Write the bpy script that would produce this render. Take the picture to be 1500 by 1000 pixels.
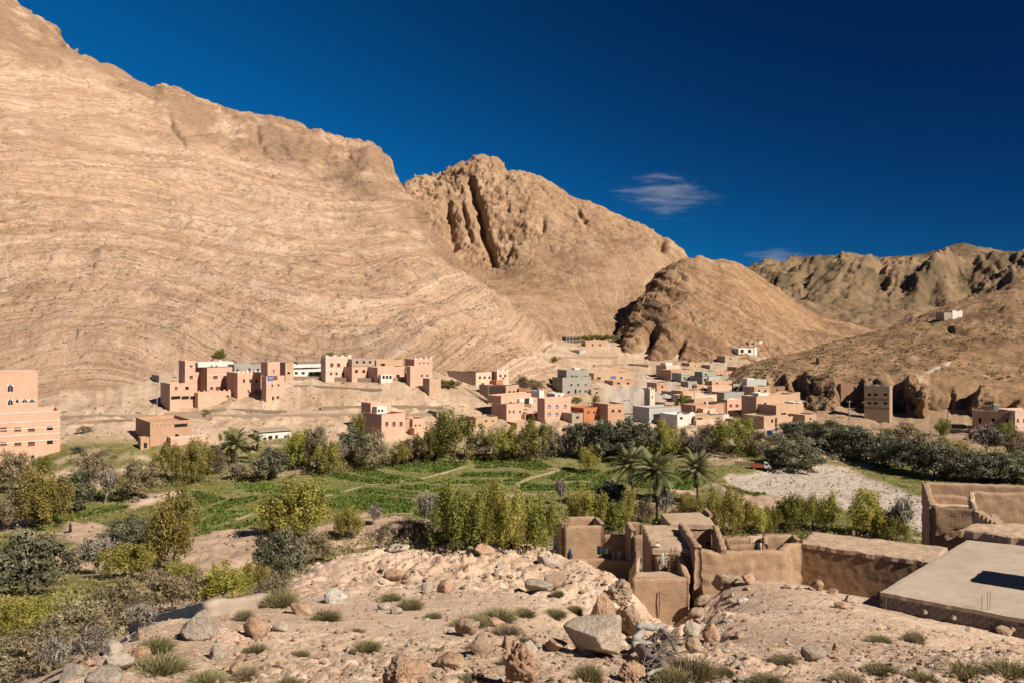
import bpy, bmesh, math, random
import numpy as np
from mathutils import Vector, Matrix

for _o in list(bpy.data.objects):
    bpy.data.objects.remove(_o)
random.seed(7)
RNG = np.random.default_rng(11)
SC = bpy.context.scene
COL = SC.collection

# ------------------------------------------------------------------ camera, sky, sun, exposure
CAM_H, LENS, HOR = 36.0, 28.0, 480.0
FPX = LENS / 36.0 * 1500.0
cam = bpy.data.cameras.new('camera')
cam.lens, cam.sensor_width, cam.clip_start, cam.clip_end = LENS, 36.0, 0.5, 40000.0
cam.shift_y = -20.0 / 1500.0
camo = bpy.data.objects.new('camera', cam)
camo.location = (0, 0, CAM_H)
camo.rotation_euler = (math.radians(90), 0, 0)
COL.objects.link(camo)
SC.camera = camo

SUN_EL, SUN_A = math.radians(40), math.radians(37)      # sun to the right of and behind the camera
SUN_V = Vector((math.cos(SUN_EL) * math.cos(SUN_A), -math.cos(SUN_EL) * math.sin(SUN_A), math.sin(SUN_EL)))
world = bpy.data.worlds.new('World')
SC.world = world
world.use_nodes = True
wn, wl = world.node_tree.nodes, world.node_tree.links
wn.clear()
sky = wn.new('ShaderNodeTexSky')
sky.sky_type = 'NISHITA'
sky.sun_disc = False
sky.sun_elevation = SUN_EL
sky.sun_rotation = math.atan2(SUN_V.x, SUN_V.y)
sky.altitude, sky.air_density, sky.dust_density, sky.ozone_density = 2500, 0.8, 0.0, 3.0
# polarised sky: the band at right angles to the sun is darkest
tc = wn.new('ShaderNodeTexCoord')
dot = wn.new('ShaderNodeVectorMath'); dot.operation = 'DOT_PRODUCT'
dot.inputs[1].default_value = Vector((0.62, 0.35, 0.70)).normalized()
wl.new(tc.outputs['Generated'], dot.inputs[0])
mr = wn.new('ShaderNodeMapRange'); mr.interpolation_type = 'SMOOTHSTEP'
mr.inputs['From Min'].default_value, mr.inputs['From Max'].default_value = 0.05, 0.86
mr.inputs['To Min'].default_value, mr.inputs['To Max'].default_value = 1.0, 0.0
wl.new(dot.outputs['Value'], mr.inputs['Value'])
tint = wn.new('ShaderNodeMix'); tint.data_type = 'RGBA'
tint.inputs[6].default_value = (0.012, 0.085, 0.20, 1)
tint.inputs[7].default_value = (0.015, 0.47, 0.74, 1)
wl.new(mr.outputs[0], tint.inputs[0])
near = wn.new('ShaderNodeVectorMath'); near.operation = 'DOT_PRODUCT'; near.inputs[1].default_value = SUN_V
wl.new(tc.outputs['Generated'], near.inputs[0])
mr2 = wn.new('ShaderNodeMapRange'); mr2.interpolation_type = 'SMOOTHSTEP'
mr2.inputs['From Min'].default_value, mr2.inputs['From Max'].default_value = 0.12, 0.8
wl.new(near.outputs['Value'], mr2.inputs['Value'])
tint2 = wn.new('ShaderNodeMix'); tint2.data_type = 'RGBA'
tint2.inputs[7].default_value = (0.20, 0.19, 0.18, 1)          # the sky round the sun is unpolarised and pale
wl.new(mr2.outputs[0], tint2.inputs[0]); wl.new(tint.outputs[2], tint2.inputs[6])
mul = wn.new('ShaderNodeMix'); mul.data_type = 'RGBA'; mul.blend_type = 'MULTIPLY'
mul.inputs[0].default_value = 1.0
wl.new(sky.outputs[0], mul.inputs[6]); wl.new(tint2.outputs[2], mul.inputs[7])
bg = wn.new('ShaderNodeBackground'); bg.inputs['Strength'].default_value = 0.074
wo = wn.new('ShaderNodeOutputWorld')
wl.new(mul.outputs[2], bg.inputs['Color']); wl.new(bg.outputs[0], wo.inputs['Surface'])

sund = bpy.data.lights.new('sun', 'SUN')
sund.energy, sund.angle, sund.color = 5.0, math.radians(0.5), (1.0, 0.90, 0.77)
suno = bpy.data.objects.new('sun', sund)
suno.rotation_euler = SUN_V.to_track_quat('Z', 'Y').to_euler()
suno.location = (60, -60, 120)
COL.objects.link(suno)

SC.view_settings.view_transform = 'Standard'
SC.view_settings.look = 'None'
SC.view_settings.gamma = 1.0
SC.view_settings.use_curve_mapping = False
SC.view_settings.exposure = 0.75
SC.cycles.max_bounces = 5
SC.cycles.diffuse_bounces = 2
SC.cycles.transparent_max_bounces = 8

# ------------------------------------------------------------------ numeric helpers
def P(px, py, d):
    """world point that lies d metres ahead of the camera on the sight line through photo pixel px, py"""
    return Vector(((px - 750.0) / FPX * d, d, CAM_H - (py - HOR) / FPX * d))

_perm = RNG.permutation(4096).astype(np.int64)
_g = RNG.normal(size=(4096, 3)); _g /= np.linalg.norm(_g, axis=1)[:, None]
_g = _g.astype(np.float32)

def perlin(x, y, z):
    x, y, z = np.broadcast_arrays(np.asarray(x, np.float64), np.asarray(y, np.float64), np.asarray(z, np.float64))
    xi, yi, zi = np.floor(x).astype(np.int64), np.floor(y).astype(np.int64), np.floor(z).astype(np.int64)
    xf, yf, zf = (x - xi).astype(np.float32), (y - yi).astype(np.float32), (z - zi).astype(np.float32)
    u, v, w = xf**3*(xf*(xf*6-15)+10), yf**3*(yf*(yf*6-15)+10), zf**3*(zf*(zf*6-15)+10)
    def gr(a, b, c):
        h = _perm[(_perm[(_perm[(xi+a) & 4095] + yi + b) & 4095] + zi + c) & 4095]
        g = _g[h]
        return g[..., 0]*(xf-a) + g[..., 1]*(yf-b) + g[..., 2]*(zf-c)
    l = lambda a, b, t: a + t*(b-a)
    return 1.5*l(l(l(gr(0,0,0), gr(1,0,0), u), l(gr(0,1,0), gr(1,1,0), u), v),
             l(l(gr(0,0,1), gr(1,0,1), u), l(gr(0,1,1), gr(1,1,1), u), v), w)

def fbm(x, y, z, octv=4, gain=0.5, lac=2.03):
    s, a = 0, 1.0
    for i in range(octv):
        s = s + a*perlin(x + 17.3*i, y - 9.1*i, z + 5.7*i)
        x, y, z, a = x*lac, y*lac, z*lac, a*gain
    return s

def ridged(x, y, z, octv=4, gain=0.5, lac=2.07):
    s, a = 0, 1.0
    for i in range(octv):
        s = s + a*(1 - 2*np.abs(perlin(x + 7.3*i, y - 19.1*i, z + 3.7*i)))
        x, y, z, a = x*lac, y*lac, z*lac, a*gain
    return s

def sstep(a, b, x):
    t = np.clip((x - a)/(b - a), 0, 1)
    return t*t*(3 - 2*t)

def inpoly(x, y, poly):
    c = np.zeros(np.shape(x), bool)
    n = len(poly)
    for i in range(n):
        x1, y1 = poly[i]; x2, y2 = poly[(i+1) % n]
        if y1 == y2:
            continue
        k = ((y1 > y) != (y2 > y)) & (x < (x2-x1)*(y-y1)/(y2-y1) + x1)
        c ^= k
    return c

def cells(x, y, z, seed=0):
    """blocky fracture pattern: random height per jittered cell and distance to the cell wall"""
    xi, yi, zi = np.floor(x).astype(np.int64), np.floor(y).astype(np.int64), np.floor(z).astype(np.int64)
    d1 = np.full(x.shape, 9.0); d2 = np.full(x.shape, 9.0); v = np.zeros(x.shape)
    for a in (-1, 0, 1):
        for b_ in (-1, 0, 1):
            for c_ in (-1, 0, 1):
                h = _perm[(_perm[(_perm[(xi+a+seed) & 4095] + yi + b_) & 4095] + zi + c_) & 4095]
                j = _g[h]*.45
                d = np.sqrt((xi+a+.5+j[..., 0]-x)**2 + (yi+b_+.5+j[..., 1]-y)**2 + (zi+c_+.5+j[..., 2]-z)**2)
                n = d < d1
                d2 = np.where(n, d1, np.minimum(d2, d)); v = np.where(n, (h % 997)/997.0, v); d1 = np.where(n, d, d1)
    return v, d2-d1

def mesh_np(name, verts, faces, smooth=True):
    """verts (n,3); faces (m,3|4) or a list of such arrays"""
    fl = faces if isinstance(faces, list) else [faces]
    fl = [np.asarray(f) for f in fl if len(f)]
    me = bpy.data.meshes.new(name)
    verts = np.asarray(verts, np.float32)
    me.vertices.add(len(verts)); me.vertices.foreach_set('co', verts.ravel())
    idx = np.concatenate([f.ravel() for f in fl]).astype(np.int32)
    tot = np.concatenate([np.full(len(f), f.shape[1]) for f in fl]).astype(np.int32)
    st = np.concatenate([[0], np.cumsum(tot)[:-1]]).astype(np.int32)
    me.loops.add(len(idx)); me.loops.foreach_set('vertex_index', idx)
    me.polygons.add(len(tot)); me.polygons.foreach_set('loop_start', st)
    me.polygons.foreach_set('use_smooth', np.full(len(tot), bool(smooth)))
    me.update(calc_edges=True)
    return me

def attr(me, name, data):
    a = me.attributes.new(name, 'FLOAT', 'POINT')
    a.data.foreach_set('value', np.asarray(data, np.float32).ravel())

def grid_faces(nc, nr):
    i = np.arange(nc*nr).reshape(nc, nr)
    return np.stack([i[:-1, :-1], i[1:, :-1], i[1:, 1:], i[:-1, 1:]], -1).reshape(-1, 4)

# ------------------------------------------------------------------ object helpers
def tag(o, label=None, cat=None, group=None, kind=None):
    if label: o['label'] = label
    if cat: o['category'] = cat
    if group: o['group'] = group
    if kind: o['kind'] = kind
    return o

def obj(name, me, mat=None, parent=None, loc=None, rot=None, scale=None):
    o = bpy.data.objects.new(name, me)
    COL.objects.link(o)
    if mat is not None and not me.materials:
        me.materials.append(mat)
    if parent: o.parent = parent
    if loc is not None: o.location = loc
    if rot is not None: o.rotation_euler = rot
    if scale is not None: o.scale = scale
    return o

def empty(name, loc, rz=0.0):
    o = bpy.data.objects.new(name, None)
    COL.objects.link(o)
    o.location = loc; o.rotation_euler = (0, 0, rz); o.empty_display_size = 0.3
    return o

class MB:
    """collects boxes, tubes and patches that end as ONE mesh"""
    def __init__(s): s.v, s.q, s.t = [], [], []
    def add(s, v, q=(), t=()):
        n = len(s.v); s.v += [tuple(p) for p in v]
        s.q += [tuple(i+n for i in f) for f in q]; s.t += [tuple(i+n for i in f) for f in t]
    def box(s, x0, x1, y0, y1, z0, z1, M=None):
        v = [Vector(p) for p in ((x0,y0,z0),(x1,y0,z0),(x1,y1,z0),(x0,y1,z0),(x0,y0,z1),(x1,y0,z1),(x1,y1,z1),(x0,y1,z1))]
        if M is not None: v = [M @ p for p in v]
        s.add(v, [(0,3,2,1),(4,5,6,7),(0,1,5,4),(1,2,6,5),(2,3,7,6),(3,0,4,7)])
    def tube(s, pts, rad, n=6, cap=True):
        pts = [Vector(p) for p in pts]
        rad = rad if isinstance(rad, (list, tuple)) else [rad]*len(pts)
        v = []
        for i, p in enumerate(pts):
            t = (pts[min(i+1, len(pts)-1)] - pts[max(i-1, 0)])
            t = t.normalized() if t.length > 1e-9 else Vector((0,0,1))
            a = t.cross(Vector((0.31,0.17,0.93)) if abs(t.z) < 0.9 else Vector((1,0.1,0))).normalized(); b = t.cross(a)
            for k in range(n):
                w = 2*math.pi*k/n
                v.append(p + (a*math.cos(w) + b*math.sin(w))*rad[i])
        q = [(i*n+k, i*n+(k+1) % n, (i+1)*n+(k+1) % n, (i+1)*n+k) for i in range(len(pts)-1) for k in range(n)]
        t = []
        if cap:
            v += [pts[0], pts[-1]]; c0, c1 = len(v)-2, len(v)-1
            m = (len(pts)-1)*n
            t = [(c0, (k+1) % n, k) for k in range(n)] + [(c1, m+k, m+(k+1) % n) for k in range(n)]
        s.add(v, q, t)
    def mesh(s, name, smooth=False):
        return mesh_np(name, np.array(s.v), [np.array(s.q, int).reshape(-1,4), np.array(s.t, int).reshape(-1,3)], smooth)
    def build(s, name, mat, parent=None, smooth=False, **k):
        return obj(name, s.mesh(name, smooth), mat, parent, **k)

# ------------------------------------------------------------------ materials
MATS = {}
ALB = 0.73        # common scale of all base colours, set together with the exposure
def nodes_of(name, rough=0.9, spec=0.15):
    m = bpy.data.materials.new(name); m.use_nodes = True
    nt = m.node_tree; b = nt.nodes['Principled BSDF']
    b.inputs['Roughness'].default_value = rough
    b.inputs['Specular IOR Level'].default_value = spec
    return m, nt, b
def N(nt, typ, **k):
    n = nt.nodes.new(typ)
    for a, v in k.items():
        if a in n.inputs: n.inputs[a].default_value = v
        else: setattr(n, a, v)
    return n
def noise(nt, vec, scale, detail=4, rough=0.6, dist=0.0):
    n = N(nt, 'ShaderNodeTexNoise', Scale=scale, Detail=detail, Roughness=rough, Distortion=dist)
    if vec is not None: nt.links.new(vec, n.inputs['Vector'])
    return n.outputs[0]
def ramp(nt, fac, stops, interp='LINEAR'):
    r = nt.nodes.new('ShaderNodeValToRGB'); r.color_ramp.interpolation = interp
    e = r.color_ramp.elements
    for i, (p, c) in enumerate(stops):
        if i < 2: e[i].position = p
        else: e.new(p)
    for el, (p, c) in zip(e, sorted(stops, key=lambda s: s[0])):
        el.position = p
        el.color = (*(ALB*x for x in c), 1) if not np.isscalar(c) else (c, c, c, 1)
    nt.links.new(fac, r.inputs[0])
    return r.outputs[0]
def mixc(nt, f, a, b, blend='MIX'):
    m = nt.nodes.new('ShaderNodeMix'); m.data_type = 'RGBA'; m.blend_type = blend
    for s, v in ((0, f), (6, a), (7, b)):
        if isinstance(v, bpy.types.NodeSocket): nt.links.new(v, m.inputs[s])
        elif s == 0: m.inputs[0].default_value = v
        else: m.inputs[s].default_value = (*(ALB*x for x in v), 1)
    return m.outputs[2]
def math_(nt, op, a, b=None, clamp=False):
    m = nt.nodes.new('ShaderNodeMath'); m.operation = op; m.use_clamp = clamp
    for i, v in enumerate((a, b)):
        if v is None: continue
        if isinstance(v, bpy.types.NodeSocket): nt.links.new(v, m.inputs[i])
        else: m.inputs[i].default_value = v
    return m.outputs[0]
def bump(nt, bsdf, h, strength, dist):
    b = N(nt, 'ShaderNodeBump', Strength=strength, Distance=dist)
    nt.links.new(h, b.inputs['Height'])
    nt.links.new(b.outputs[0], bsdf.inputs['Normal'])
    return b
def attribute(nt, name):
    return N(nt, 'ShaderNodeAttribute', attribute_name=name).outputs['Fac']

def pmat(name, c1, c2, scale=3.0, bs=20.0, bstr=0.4, bdist=0.03, rough=0.9, c3=None, world=False, spec=0.15, rnd=0.0):
    """two tone grainy material in object (or world) coordinates"""
    if name in MATS: return MATS[name]
    m, nt, b = nodes_of(name, rough, spec)
    vec = N(nt, 'ShaderNodeNewGeometry').outputs['Position'] if world else N(nt, 'ShaderNodeTexCoord').outputs['Object']
    f = noise(nt, vec, scale, 5, 0.65)
    stops = [(0.32, c1), (0.68, c2)] + ([(0.80, c3)] if c3 else [])
    c = ramp(nt, f, stops)
    f2 = noise(nt, vec, scale*9, 3, 0.6)
    c = mixc(nt, math_(nt, 'MULTIPLY', f2, 0.35), c, tuple(0.55*x for x in c1))
    if rnd:
        r = N(nt, 'ShaderNodeObjectInfo').outputs['Random']
        hs = N(nt, 'ShaderNodeHueSaturation', Hue=0.5)
        nt.links.new(math_(nt, 'ADD', math_(nt, 'MULTIPLY', r, 2*rnd), 1-rnd), hs.inputs['Value'])
        nt.links.new(c, hs.inputs['Color']); c = hs.outputs[0]
    nt.links.new(c, b.inputs['Base Color'])
    bump(nt, b, noise(nt, vec, bs, 5, 0.6), bstr, bdist)
    MATS[name] = m
    return m
def flat(name, c, rough=0.7, spec=0.2):
    return pmat(name, tuple(0.88*x for x in c), tuple(min(1, 1.08*x) for x in c), 1.2, 12, 0.15, 0.01, rough, spec=spec)
# ------------------------------------------------------------------ terrain: ground
def tps_fit(pts):
    c = np.array([(p[0]/250.0, 4*math.log(p[1])) for p in pts]); z = np.array([p[2] for p in pts])
    n = len(c)
    r2 = ((c[:, None]-c[None])**2).sum(-1)
    K = np.where(r2 > 0, r2*np.log(np.maximum(r2, 1e-12)), 0) + np.eye(n)*0.02
    Q = np.hstack([np.ones((n, 1)), c])
    A = np.block([[K, Q], [Q.T, np.zeros((3, 3))]])
    w = np.linalg.solve(A, np.concatenate([z, np.zeros(3)]))
    return c, w
def tps_eval(fit, px, d):
    c, w = fit
    u, v = px/250.0, 4*np.log(d)
    s = w[-3] + w[-2]*u + w[-1]*v
    for (a, b), k in zip(c, w):
        r2 = (u-a)**2 + (v-b)**2
        s = s + k*r2*np.log(np.maximum(r2, 1e-12))
    return s
def _z(px, py, d): return (px, d, CAM_H - (py-HOR)/FPX*d)

near_pts = [_z(*p) for p in (
    (100,995,19.5),(220,988,20),(400,1000,18),(600,1000,18),(800,1000,18),(1000,1000,20),(1200,1000,21),(1400,1000,21),(1600,1000,21),(1850,1000,21),
    (150,952,23),(250,945,24),(400,940,25),(600,940,25),(800,940,26),(930,945,28),
    (200,922,28),(300,905,30),(400,890,33.5),(500,890,34),(650,890,34),(800,890,36),
    (430,850,45),(520,850,44),(650,850,44),(800,850,46),(890,866,43),
    (460,830,50),(520,815,54),(580,803,58),(700,797,60),(800,808,59),(840,828,56),(890,848,52),(915,885,43),
    (1050,950,29),(1200,950,27),(1350,950,28),(1500,962,27),
    (1040,905,39),(1120,900,38.5),(1240,893,42),(1300,893,44.5),(1400,915,42.8),(1500,940,40.3),(1400,960,31),(1500,985,29),(1300,940,32),(1650,965,39),
    (1060,858,52),(1150,855,54),(1250,878,47.5),(905,848,50),(930,874,46),(943,902,43.5),(965,918,50),(955,922,46),(985,925,45),(965,965,36),(1000,935,40))]
near_pts += [(px, d, z) for px, d, z in (
    (750,6,32.6),(0,8,30.5),(1500,8,31.8),(-300,12,26),(1800,8,31.5),(400,6,32.3),(1100,6,32.6),
    (0,40,18.6),(-250,40,16),(0,60,13.6),(100,55,15.4),(0,78,9.5),(200,60,14.6),(300,65,13.8),(380,70,13),(150,85,7.5),(50,95,5.0),(60,28,22.5),(120,38,20),(-250,80,8),
    (300,48,18.6),(380,50,18.3),(220,44,19.2),(150,34,22),
    (450,78,11),(520,77,11.5),(600,80,11),(700,82,11),(780,80,13),
    (850,66,16.6),(850,78,15),(950,70,16.2),(1000,60,16.6),(1100,66,15.8),(1250,62,15.5),(1250,80,13),(1400,62,15.3),(1500,60,15.3),(1100,84,12),(950,84,12),(1400,84,11),(1650,62,15.3),(1500,84,11),(1700,84,11),
    (1350,48,18.5),(1500,47,18.8),(1650,47,18.8),(960,56,15.5),(900,60,16.8),(1010,54,15.8),
    (-300,105,2),(0,108,2),(200,105,3),(400,104,2),(600,104,2),(800,104,2.5),(950,104,2.5),(1100,104,2.5),(1300,104,2),(1500,104,2),(1800,104,2),
    (-300,130,0),(0,130,0),(300,130,-0.6),(450,122,-1),(600,125,-0.5),(800,130,0),(1000,130,0),(1200,130,-0.4),(1400,130,-0.6),(1800,130,0))]
far_pts = [(px, d, 0.0) for px in (-300,0,300,600,900,1200,1500,1800) for d in (120,150,180,205)]
far_pts += [_z(*p) for p in (
    (150,658,208),(150,612,245),(150,560,285),(150,520,320),(0,690,202),(0,600,262),(0,540,300),(-300,600,262),(-300,540,300),
    (300,658,212),(300,612,248),(300,592,260),(330,577,268),(330,545,288),(330,515,315),
    (450,648,222),(450,610,250),(450,562,270),(450,553,279),(450,525,310),
    (560,642,230),(560,600,255),(560,562,271),(560,552,283),(600,520,312),
    (680,640,235),(680,605,258),(680,582,270),(700,560,292),
    (800,640,233),(800,622,248),(800,600,275),(800,575,312),(800,550,345),(800,520,400),
    (900,640,232),(900,615,262),(900,590,300),(900,570,335),(900,545,390),(900,520,440),(900,502,480),
    (1000,640,232),(1000,620,252),(1000,600,285),(1000,575,325),(1000,550,375),(1000,533,420),
    (1150,640,236),(1150,625,250),(1150,600,290),(1150,580,320),(1150,560,350),
    (1300,660,228),(1300,640,245),(1300,614,278),(1300,600,300),(1450,665,222),(1450,640,238),(1450,627,255),(1450,612,275),(1700,640,240),(1700,620,270))]
far_pts += [(px, 700, 28) for px in (-300,300,900,1300,1800)] + [(px, 3000, 60) for px in (-300,900,1800)]
NEAR, FAR = tps_fit(near_pts), tps_fit(far_pts)

def pxpoly(pts, z=0.0):
    return [((px-750)/FPX*d, d) for px, py in pts for d in [(CAM_H-z)*FPX/(py-HOR)]]
RIVER = pxpoly([(1048,697),(1120,689),(1200,683),(1245,686),(1300,703),(1350,726),(1420,748),(1500,770),(1600,800),(1480,800),(1345,772),(1250,745),(1150,728),(1080,714)])
STREAM = pxpoly([(250,880),(300,850),(350,836),(400,826),(470,806),(540,796),(620,788),(700,778),(700,786),(620,797),(540,806),(470,818),(400,842),(340,862),(280,900)], -0.9)
FAN = [((px-750)/FPX*d, d) for px, d in ((872,345),(990,372),(985,282),(942,276),(936,246),(895,250),(905,288),(880,315))]
BANKS = [pxpoly(p) for p in ([(235,800),(300,780),(370,775),(420,790),(390,835),(330,838),(270,840)], [(440,775),(520,760),(600,765),(660,775),(650,795),(540,795),(470,800)],
                             [(1040,712),(1090,716),(1150,728),(1130,745),(1060,735)], [(80,770),(200,770),(190,790),(80,790)], [(735,664),(830,664),(830,672),(735,672)])]

CROPS = [
 [(278,721),(299,719),(331,729),(296,740)], [(344,703),(400,703),(400,719),(347,712)], [(339,729),(374,723),(390,725),(296,753),(294,748)],
 [(280,770),(320,748),(379,744),(360,751),(294,772)], [(280,783),(312,772),(387,755),(388,761),(320,780),(283,787)], [(69,756),(133,748),(171,740),(192,743),(107,759),(67,768)],
 [(350,707),(417,707),(422,717),(366,716)], [(462,713),(499,715),(507,719),(481,721)], [(486,728),(521,721),(612,731),(598,749),(564,750),(483,740)],
 [(513,719),(537,713),(612,720),(610,726)], [(572,712),(617,707),(654,712),(644,719)], [(478,696),(500,693),(590,704),(550,707)], [(510,691),(537,688),(622,699),(604,703)],
 [(548,683),(617,675),(684,680),(649,689),(590,687)], [(692,676),(750,676),(750,684),(697,684)], [(678,689),(750,689),(750,695),(670,694)], [(649,700),(750,699),(750,707),(632,705)],
 [(752,677),(788,677),(812,685),(780,687),(752,684)], [(752,690),(780,692),(764,698),(752,696)], [(752,700),(764,700),(753,707),(751,708)], [(799,696),(833,685),(844,687),(817,700)],
 [(823,700),(865,685),(881,687),(852,701)], [(857,701),(892,687),(903,688),(887,703)], [(764,705),(895,704),(895,715),(761,715)], [(873,675),(927,669),(990,676),(900,684)],
 [(978,665),(1030,668),(1020,675),(978,673)], [(1086,664),(1134,668),(1100,676),(1060,674)], [(1050,710),(1100,722),(1128,728),(1090,727)], [(612,735),(680,728),(690,745),(640,760),(605,752)], [(905,700),(935,690),(1000,690),(1040,705),(1010,716),(930,712)]]
def ground_base(px, d):
    w = sstep(106, 124, d)
    z = np.where(w < 1, tps_eval(NEAR, px, np.minimum(d, 130.0)), 0)*(1-w) + np.where(w > 0, tps_eval(FAR, px, np.maximum(d, 104.0)), 0)*w
    return z
def _pix(px, z, d): return HOR + (CAM_H - z)*FPX/d
NCOL, ND = 740, 700
g_px = np.concatenate([np.linspace(-700, -60, 60), np.linspace(-55, 1555, NCOL-120), np.linspace(1560, 2300, 60)])
g_d = np.concatenate([np.geomspace(5, 16, 30), np.geomspace(16.2, 66, 370), np.geomspace(66.4, 260, 235), np.geomspace(261, 4000, ND-635)])
GPX, GD = np.meshgrid(g_px, g_d, indexing='ij')
GZ = ground_base(np.clip(GPX, -330, 1900), GD)
GX = (GPX-750)/FPX*GD
gy = GD
# rubble: how rough each place is
mound = sstep(37, 43, GD)*(1-sstep(64, 74, GD))*sstep(395, 450, GPX)*(1-sstep(900, 960, GPX))
edge = sstep(860, 980, GPX)*(1-sstep(1020, 1110, GPX))*sstep(22, 27, GD)*(1-sstep(56, 62, GD))
lower = (1-sstep(24, 30, GD))*(0.35+0.65*sstep(0.0, 0.5, fbm(GX/5, gy/5, 3.3, 2)))
path = np.exp(-(((GPX-590)/140)**2 + ((GD-31)/6.0)**2))
rough = np.clip(0.16 + 0.9*mound + 0.8*edge + 0.35*lower - 0.14*path, 0.03, 1.1)
rough = np.where(GD > 75, 0.22, rough)
rough = rough*(0.6+0.8*sstep(-0.4, 0.5, fbm(GX/7, gy/7, 9.1, 2)))
bil = lambda s, k, o: 1-2*np.abs(perlin(GX/s, gy/s, k)) if o == 1 else 0
lump = 0.55*np.abs(fbm(GX/1.9, gy/1.9, 1.7, 4, 0.6)) + 0.35*fbm(GX/5.5, gy/5.5, 4.1, 3)
fine = 0.12*np.abs(fbm(GX/0.55, gy/0.55, 7.7, 3, 0.65))
nearw = 1-sstep(80, 110, GD)
GZ += nearw*rough*(lump + fine - 0.15)
fw = sstep(100, 130, GD)
GZ += fw*(0.22*fbm(GX/9, gy/9, 2.2, 4)) + sstep(215, 250, GD)*(0.9*fbm(GX/14, gy/14, 5.2, 5, 0.6) + 0.9*(ridged(GX/9, gy/30, 2.5, 4)*.5-.4) + .7*(cells(GX/5, gy/5, GX*0, 3)[0]-.5))
rivm, strm = inpoly(GX+2.5*fbm(GX/9, gy/9, .5, 2), gy+4*fbm(GX/9, gy/9, 1.5, 2), RIVER), inpoly(GX, gy, STREAM)
fanm = inpoly(GX+2*fbm(GX/6, gy/6, .5, 2), gy+3*fbm(GX/9, gy/9, 1.5, 2), FAN)
def blur(a, n=2):
    a = a.astype(np.float32)
    for _ in range(n):
        a[1:-1] = (a[:-2]+2*a[1:-1]+a[2:])/4; a[:, 1:-1] = (a[:, :-2]+2*a[:, 1:-1]+a[:, 2:])/4
    return a
riv, strw, fan = blur(rivm), blur(strm), blur(fanm)
GZ = GZ - 0.5*riv - 1.5*strw + riv*0.25*np.abs(fbm(GX/2.2, gy/2.2, .7, 3))
for hx, hd, hw, hl, hz in ((846, 33.8, 17, 1.5, 1.0), (575, 43.5, 14, 1.0, .5), (965, 36.5, 20, 2.5, .3)):
    GZ -= hz*np.exp(-((GPX-hx)/hw)**2-((GD-hd)/hl)**2)
bank = blur(sum(inpoly(GX+3*fbm(GX/8, gy/8, .5, 2), gy+5*fbm(GX/8, gy/8, 1.5, 2), b) for b in BANKS) > 0, 3)
GZ += bank*(0.9*ridged(GX/7, gy/7, 1.1, 3)*0.5)
# land cover
gr = fw*(1-sstep(212, 232, GD + 10*fbm(GX/30, gy/30, 6.1, 2)))*sstep(-0.55, 0.15, fbm(GX/11, gy/16, 8.8, 4) + 0.15)
gr = np.maximum(gr, sstep(62, 90, GD)*(1-fw)*sstep(-.5, .3, fbm(GX/8, gy/8, 4.4, 3)+.1))
gr = np.maximum(gr, (1-sstep(60, 230, GPX))*sstep(34, 50, GD)*(1-fw)*sstep(-.6, .2, fbm(GX/4, gy/4, 4.4, 3)+.2))
MEADOW = pxpoly([(270,790),(275,715),(345,700),(480,692),(545,680),(620,672),(700,672),(860,672),(930,666),(1030,662),(1045,690),(900,712),(880,722),(740,722),(640,762),(480,745),(390,765),(300,790)])
mead = blur(inpoly(GX+1.5*fbm(GX/9, gy/9, .5, 2), gy+2*fbm(GX/9, gy/9, 1.5, 2), MEADOW), 2)
gr = np.maximum(gr, .92*mead)
gr = gr*(1-np.clip(riv+bank+fan+strw, 0, 1))
sanded = np.clip(path*1.1 - 0.1, 0, 1)
SHEETS = []
def make_sheet(name, X, Y, Z, cols_px, smooth=True):
    me = mesh_np(name, np.stack([X, Y, Z], -1).reshape(-1, 3), grid_faces(*X.shape), smooth)
    SHEETS.append((name, np.asarray(cols_px), X, Y, Z))
    return me
g_me = make_sheet('ground', GX, gy, GZ, g_px)
for k, v in (('gravel', np.clip(riv+fan, 0, 1)), ('green', gr), ('bank', np.clip(bank+strw, 0, 1)), ('sand', sanded), ('mead', mead), ('brown', sstep(1120, 1200, GPX)*sstep(205, 235, GD)), ('crop', blur(sum(inpoly(GX, gy, pxpoly(c_, .2)) for c_ in CROPS) > 0, 1)*(0.55+.45*sstep(-.5, .1, fbm(GX/3, gy/5, 2.2, 3)))), ('far', sstep(200, 260, GD))):
    attr(g_me, k, v)

m, nt, b = nodes_of('earth', 0.95, 0.1)
pos = N(nt, 'ShaderNodeNewGeometry').outputs['Position']
n1, n2, n3, n4 = noise(nt, pos, 0.35, 6, 0.65), noise(nt, pos, 4.0, 6, 0.7), noise(nt, pos, 14.0, 4, 0.7), noise(nt, pos, 0.06, 6, 0.6)
c = ramp(nt, n1, [(0.3, (0.56,0.385,0.27)), (0.52, (0.74,0.54,0.395)), (0.72, (0.84,0.665,0.52))])
c = mixc(nt, ramp(nt, n2, [(0.35, 0.5), (0.48, 0.0)]), c, (0.40,0.26,0.17))
c = mixc(nt, ramp(nt, n3, [(0.58, 0.0), (0.72, 0.5)]), c, (0.60,0.49,0.39))
c = mixc(nt, math_(nt, 'MULTIPLY', attribute(nt, 'sand'), .7), c, (0.80,0.60,0.45))
cf = ramp(nt, n4, [(0.3, (0.44,0.30,0.20)), (0.5, (0.57,0.415,0.295)), (0.68, (0.68,0.53,0.40))])
c = mixc(nt, attribute(nt, 'far'), c, mixc(nt, ramp(nt, noise(nt, pos, 0.5, 5, 0.7), [(0.5, 0.0), (0.66, 0.75)]), cf, (0.30,0.195,0.12)))
cg = ramp(nt, noise(nt, pos, 0.25, 6, 0.7), [(0.3, (0.10,0.115,0.03)), (0.5, (0.20,0.19,0.06)), (0.7, (0.33,0.25,0.13))])
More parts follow.
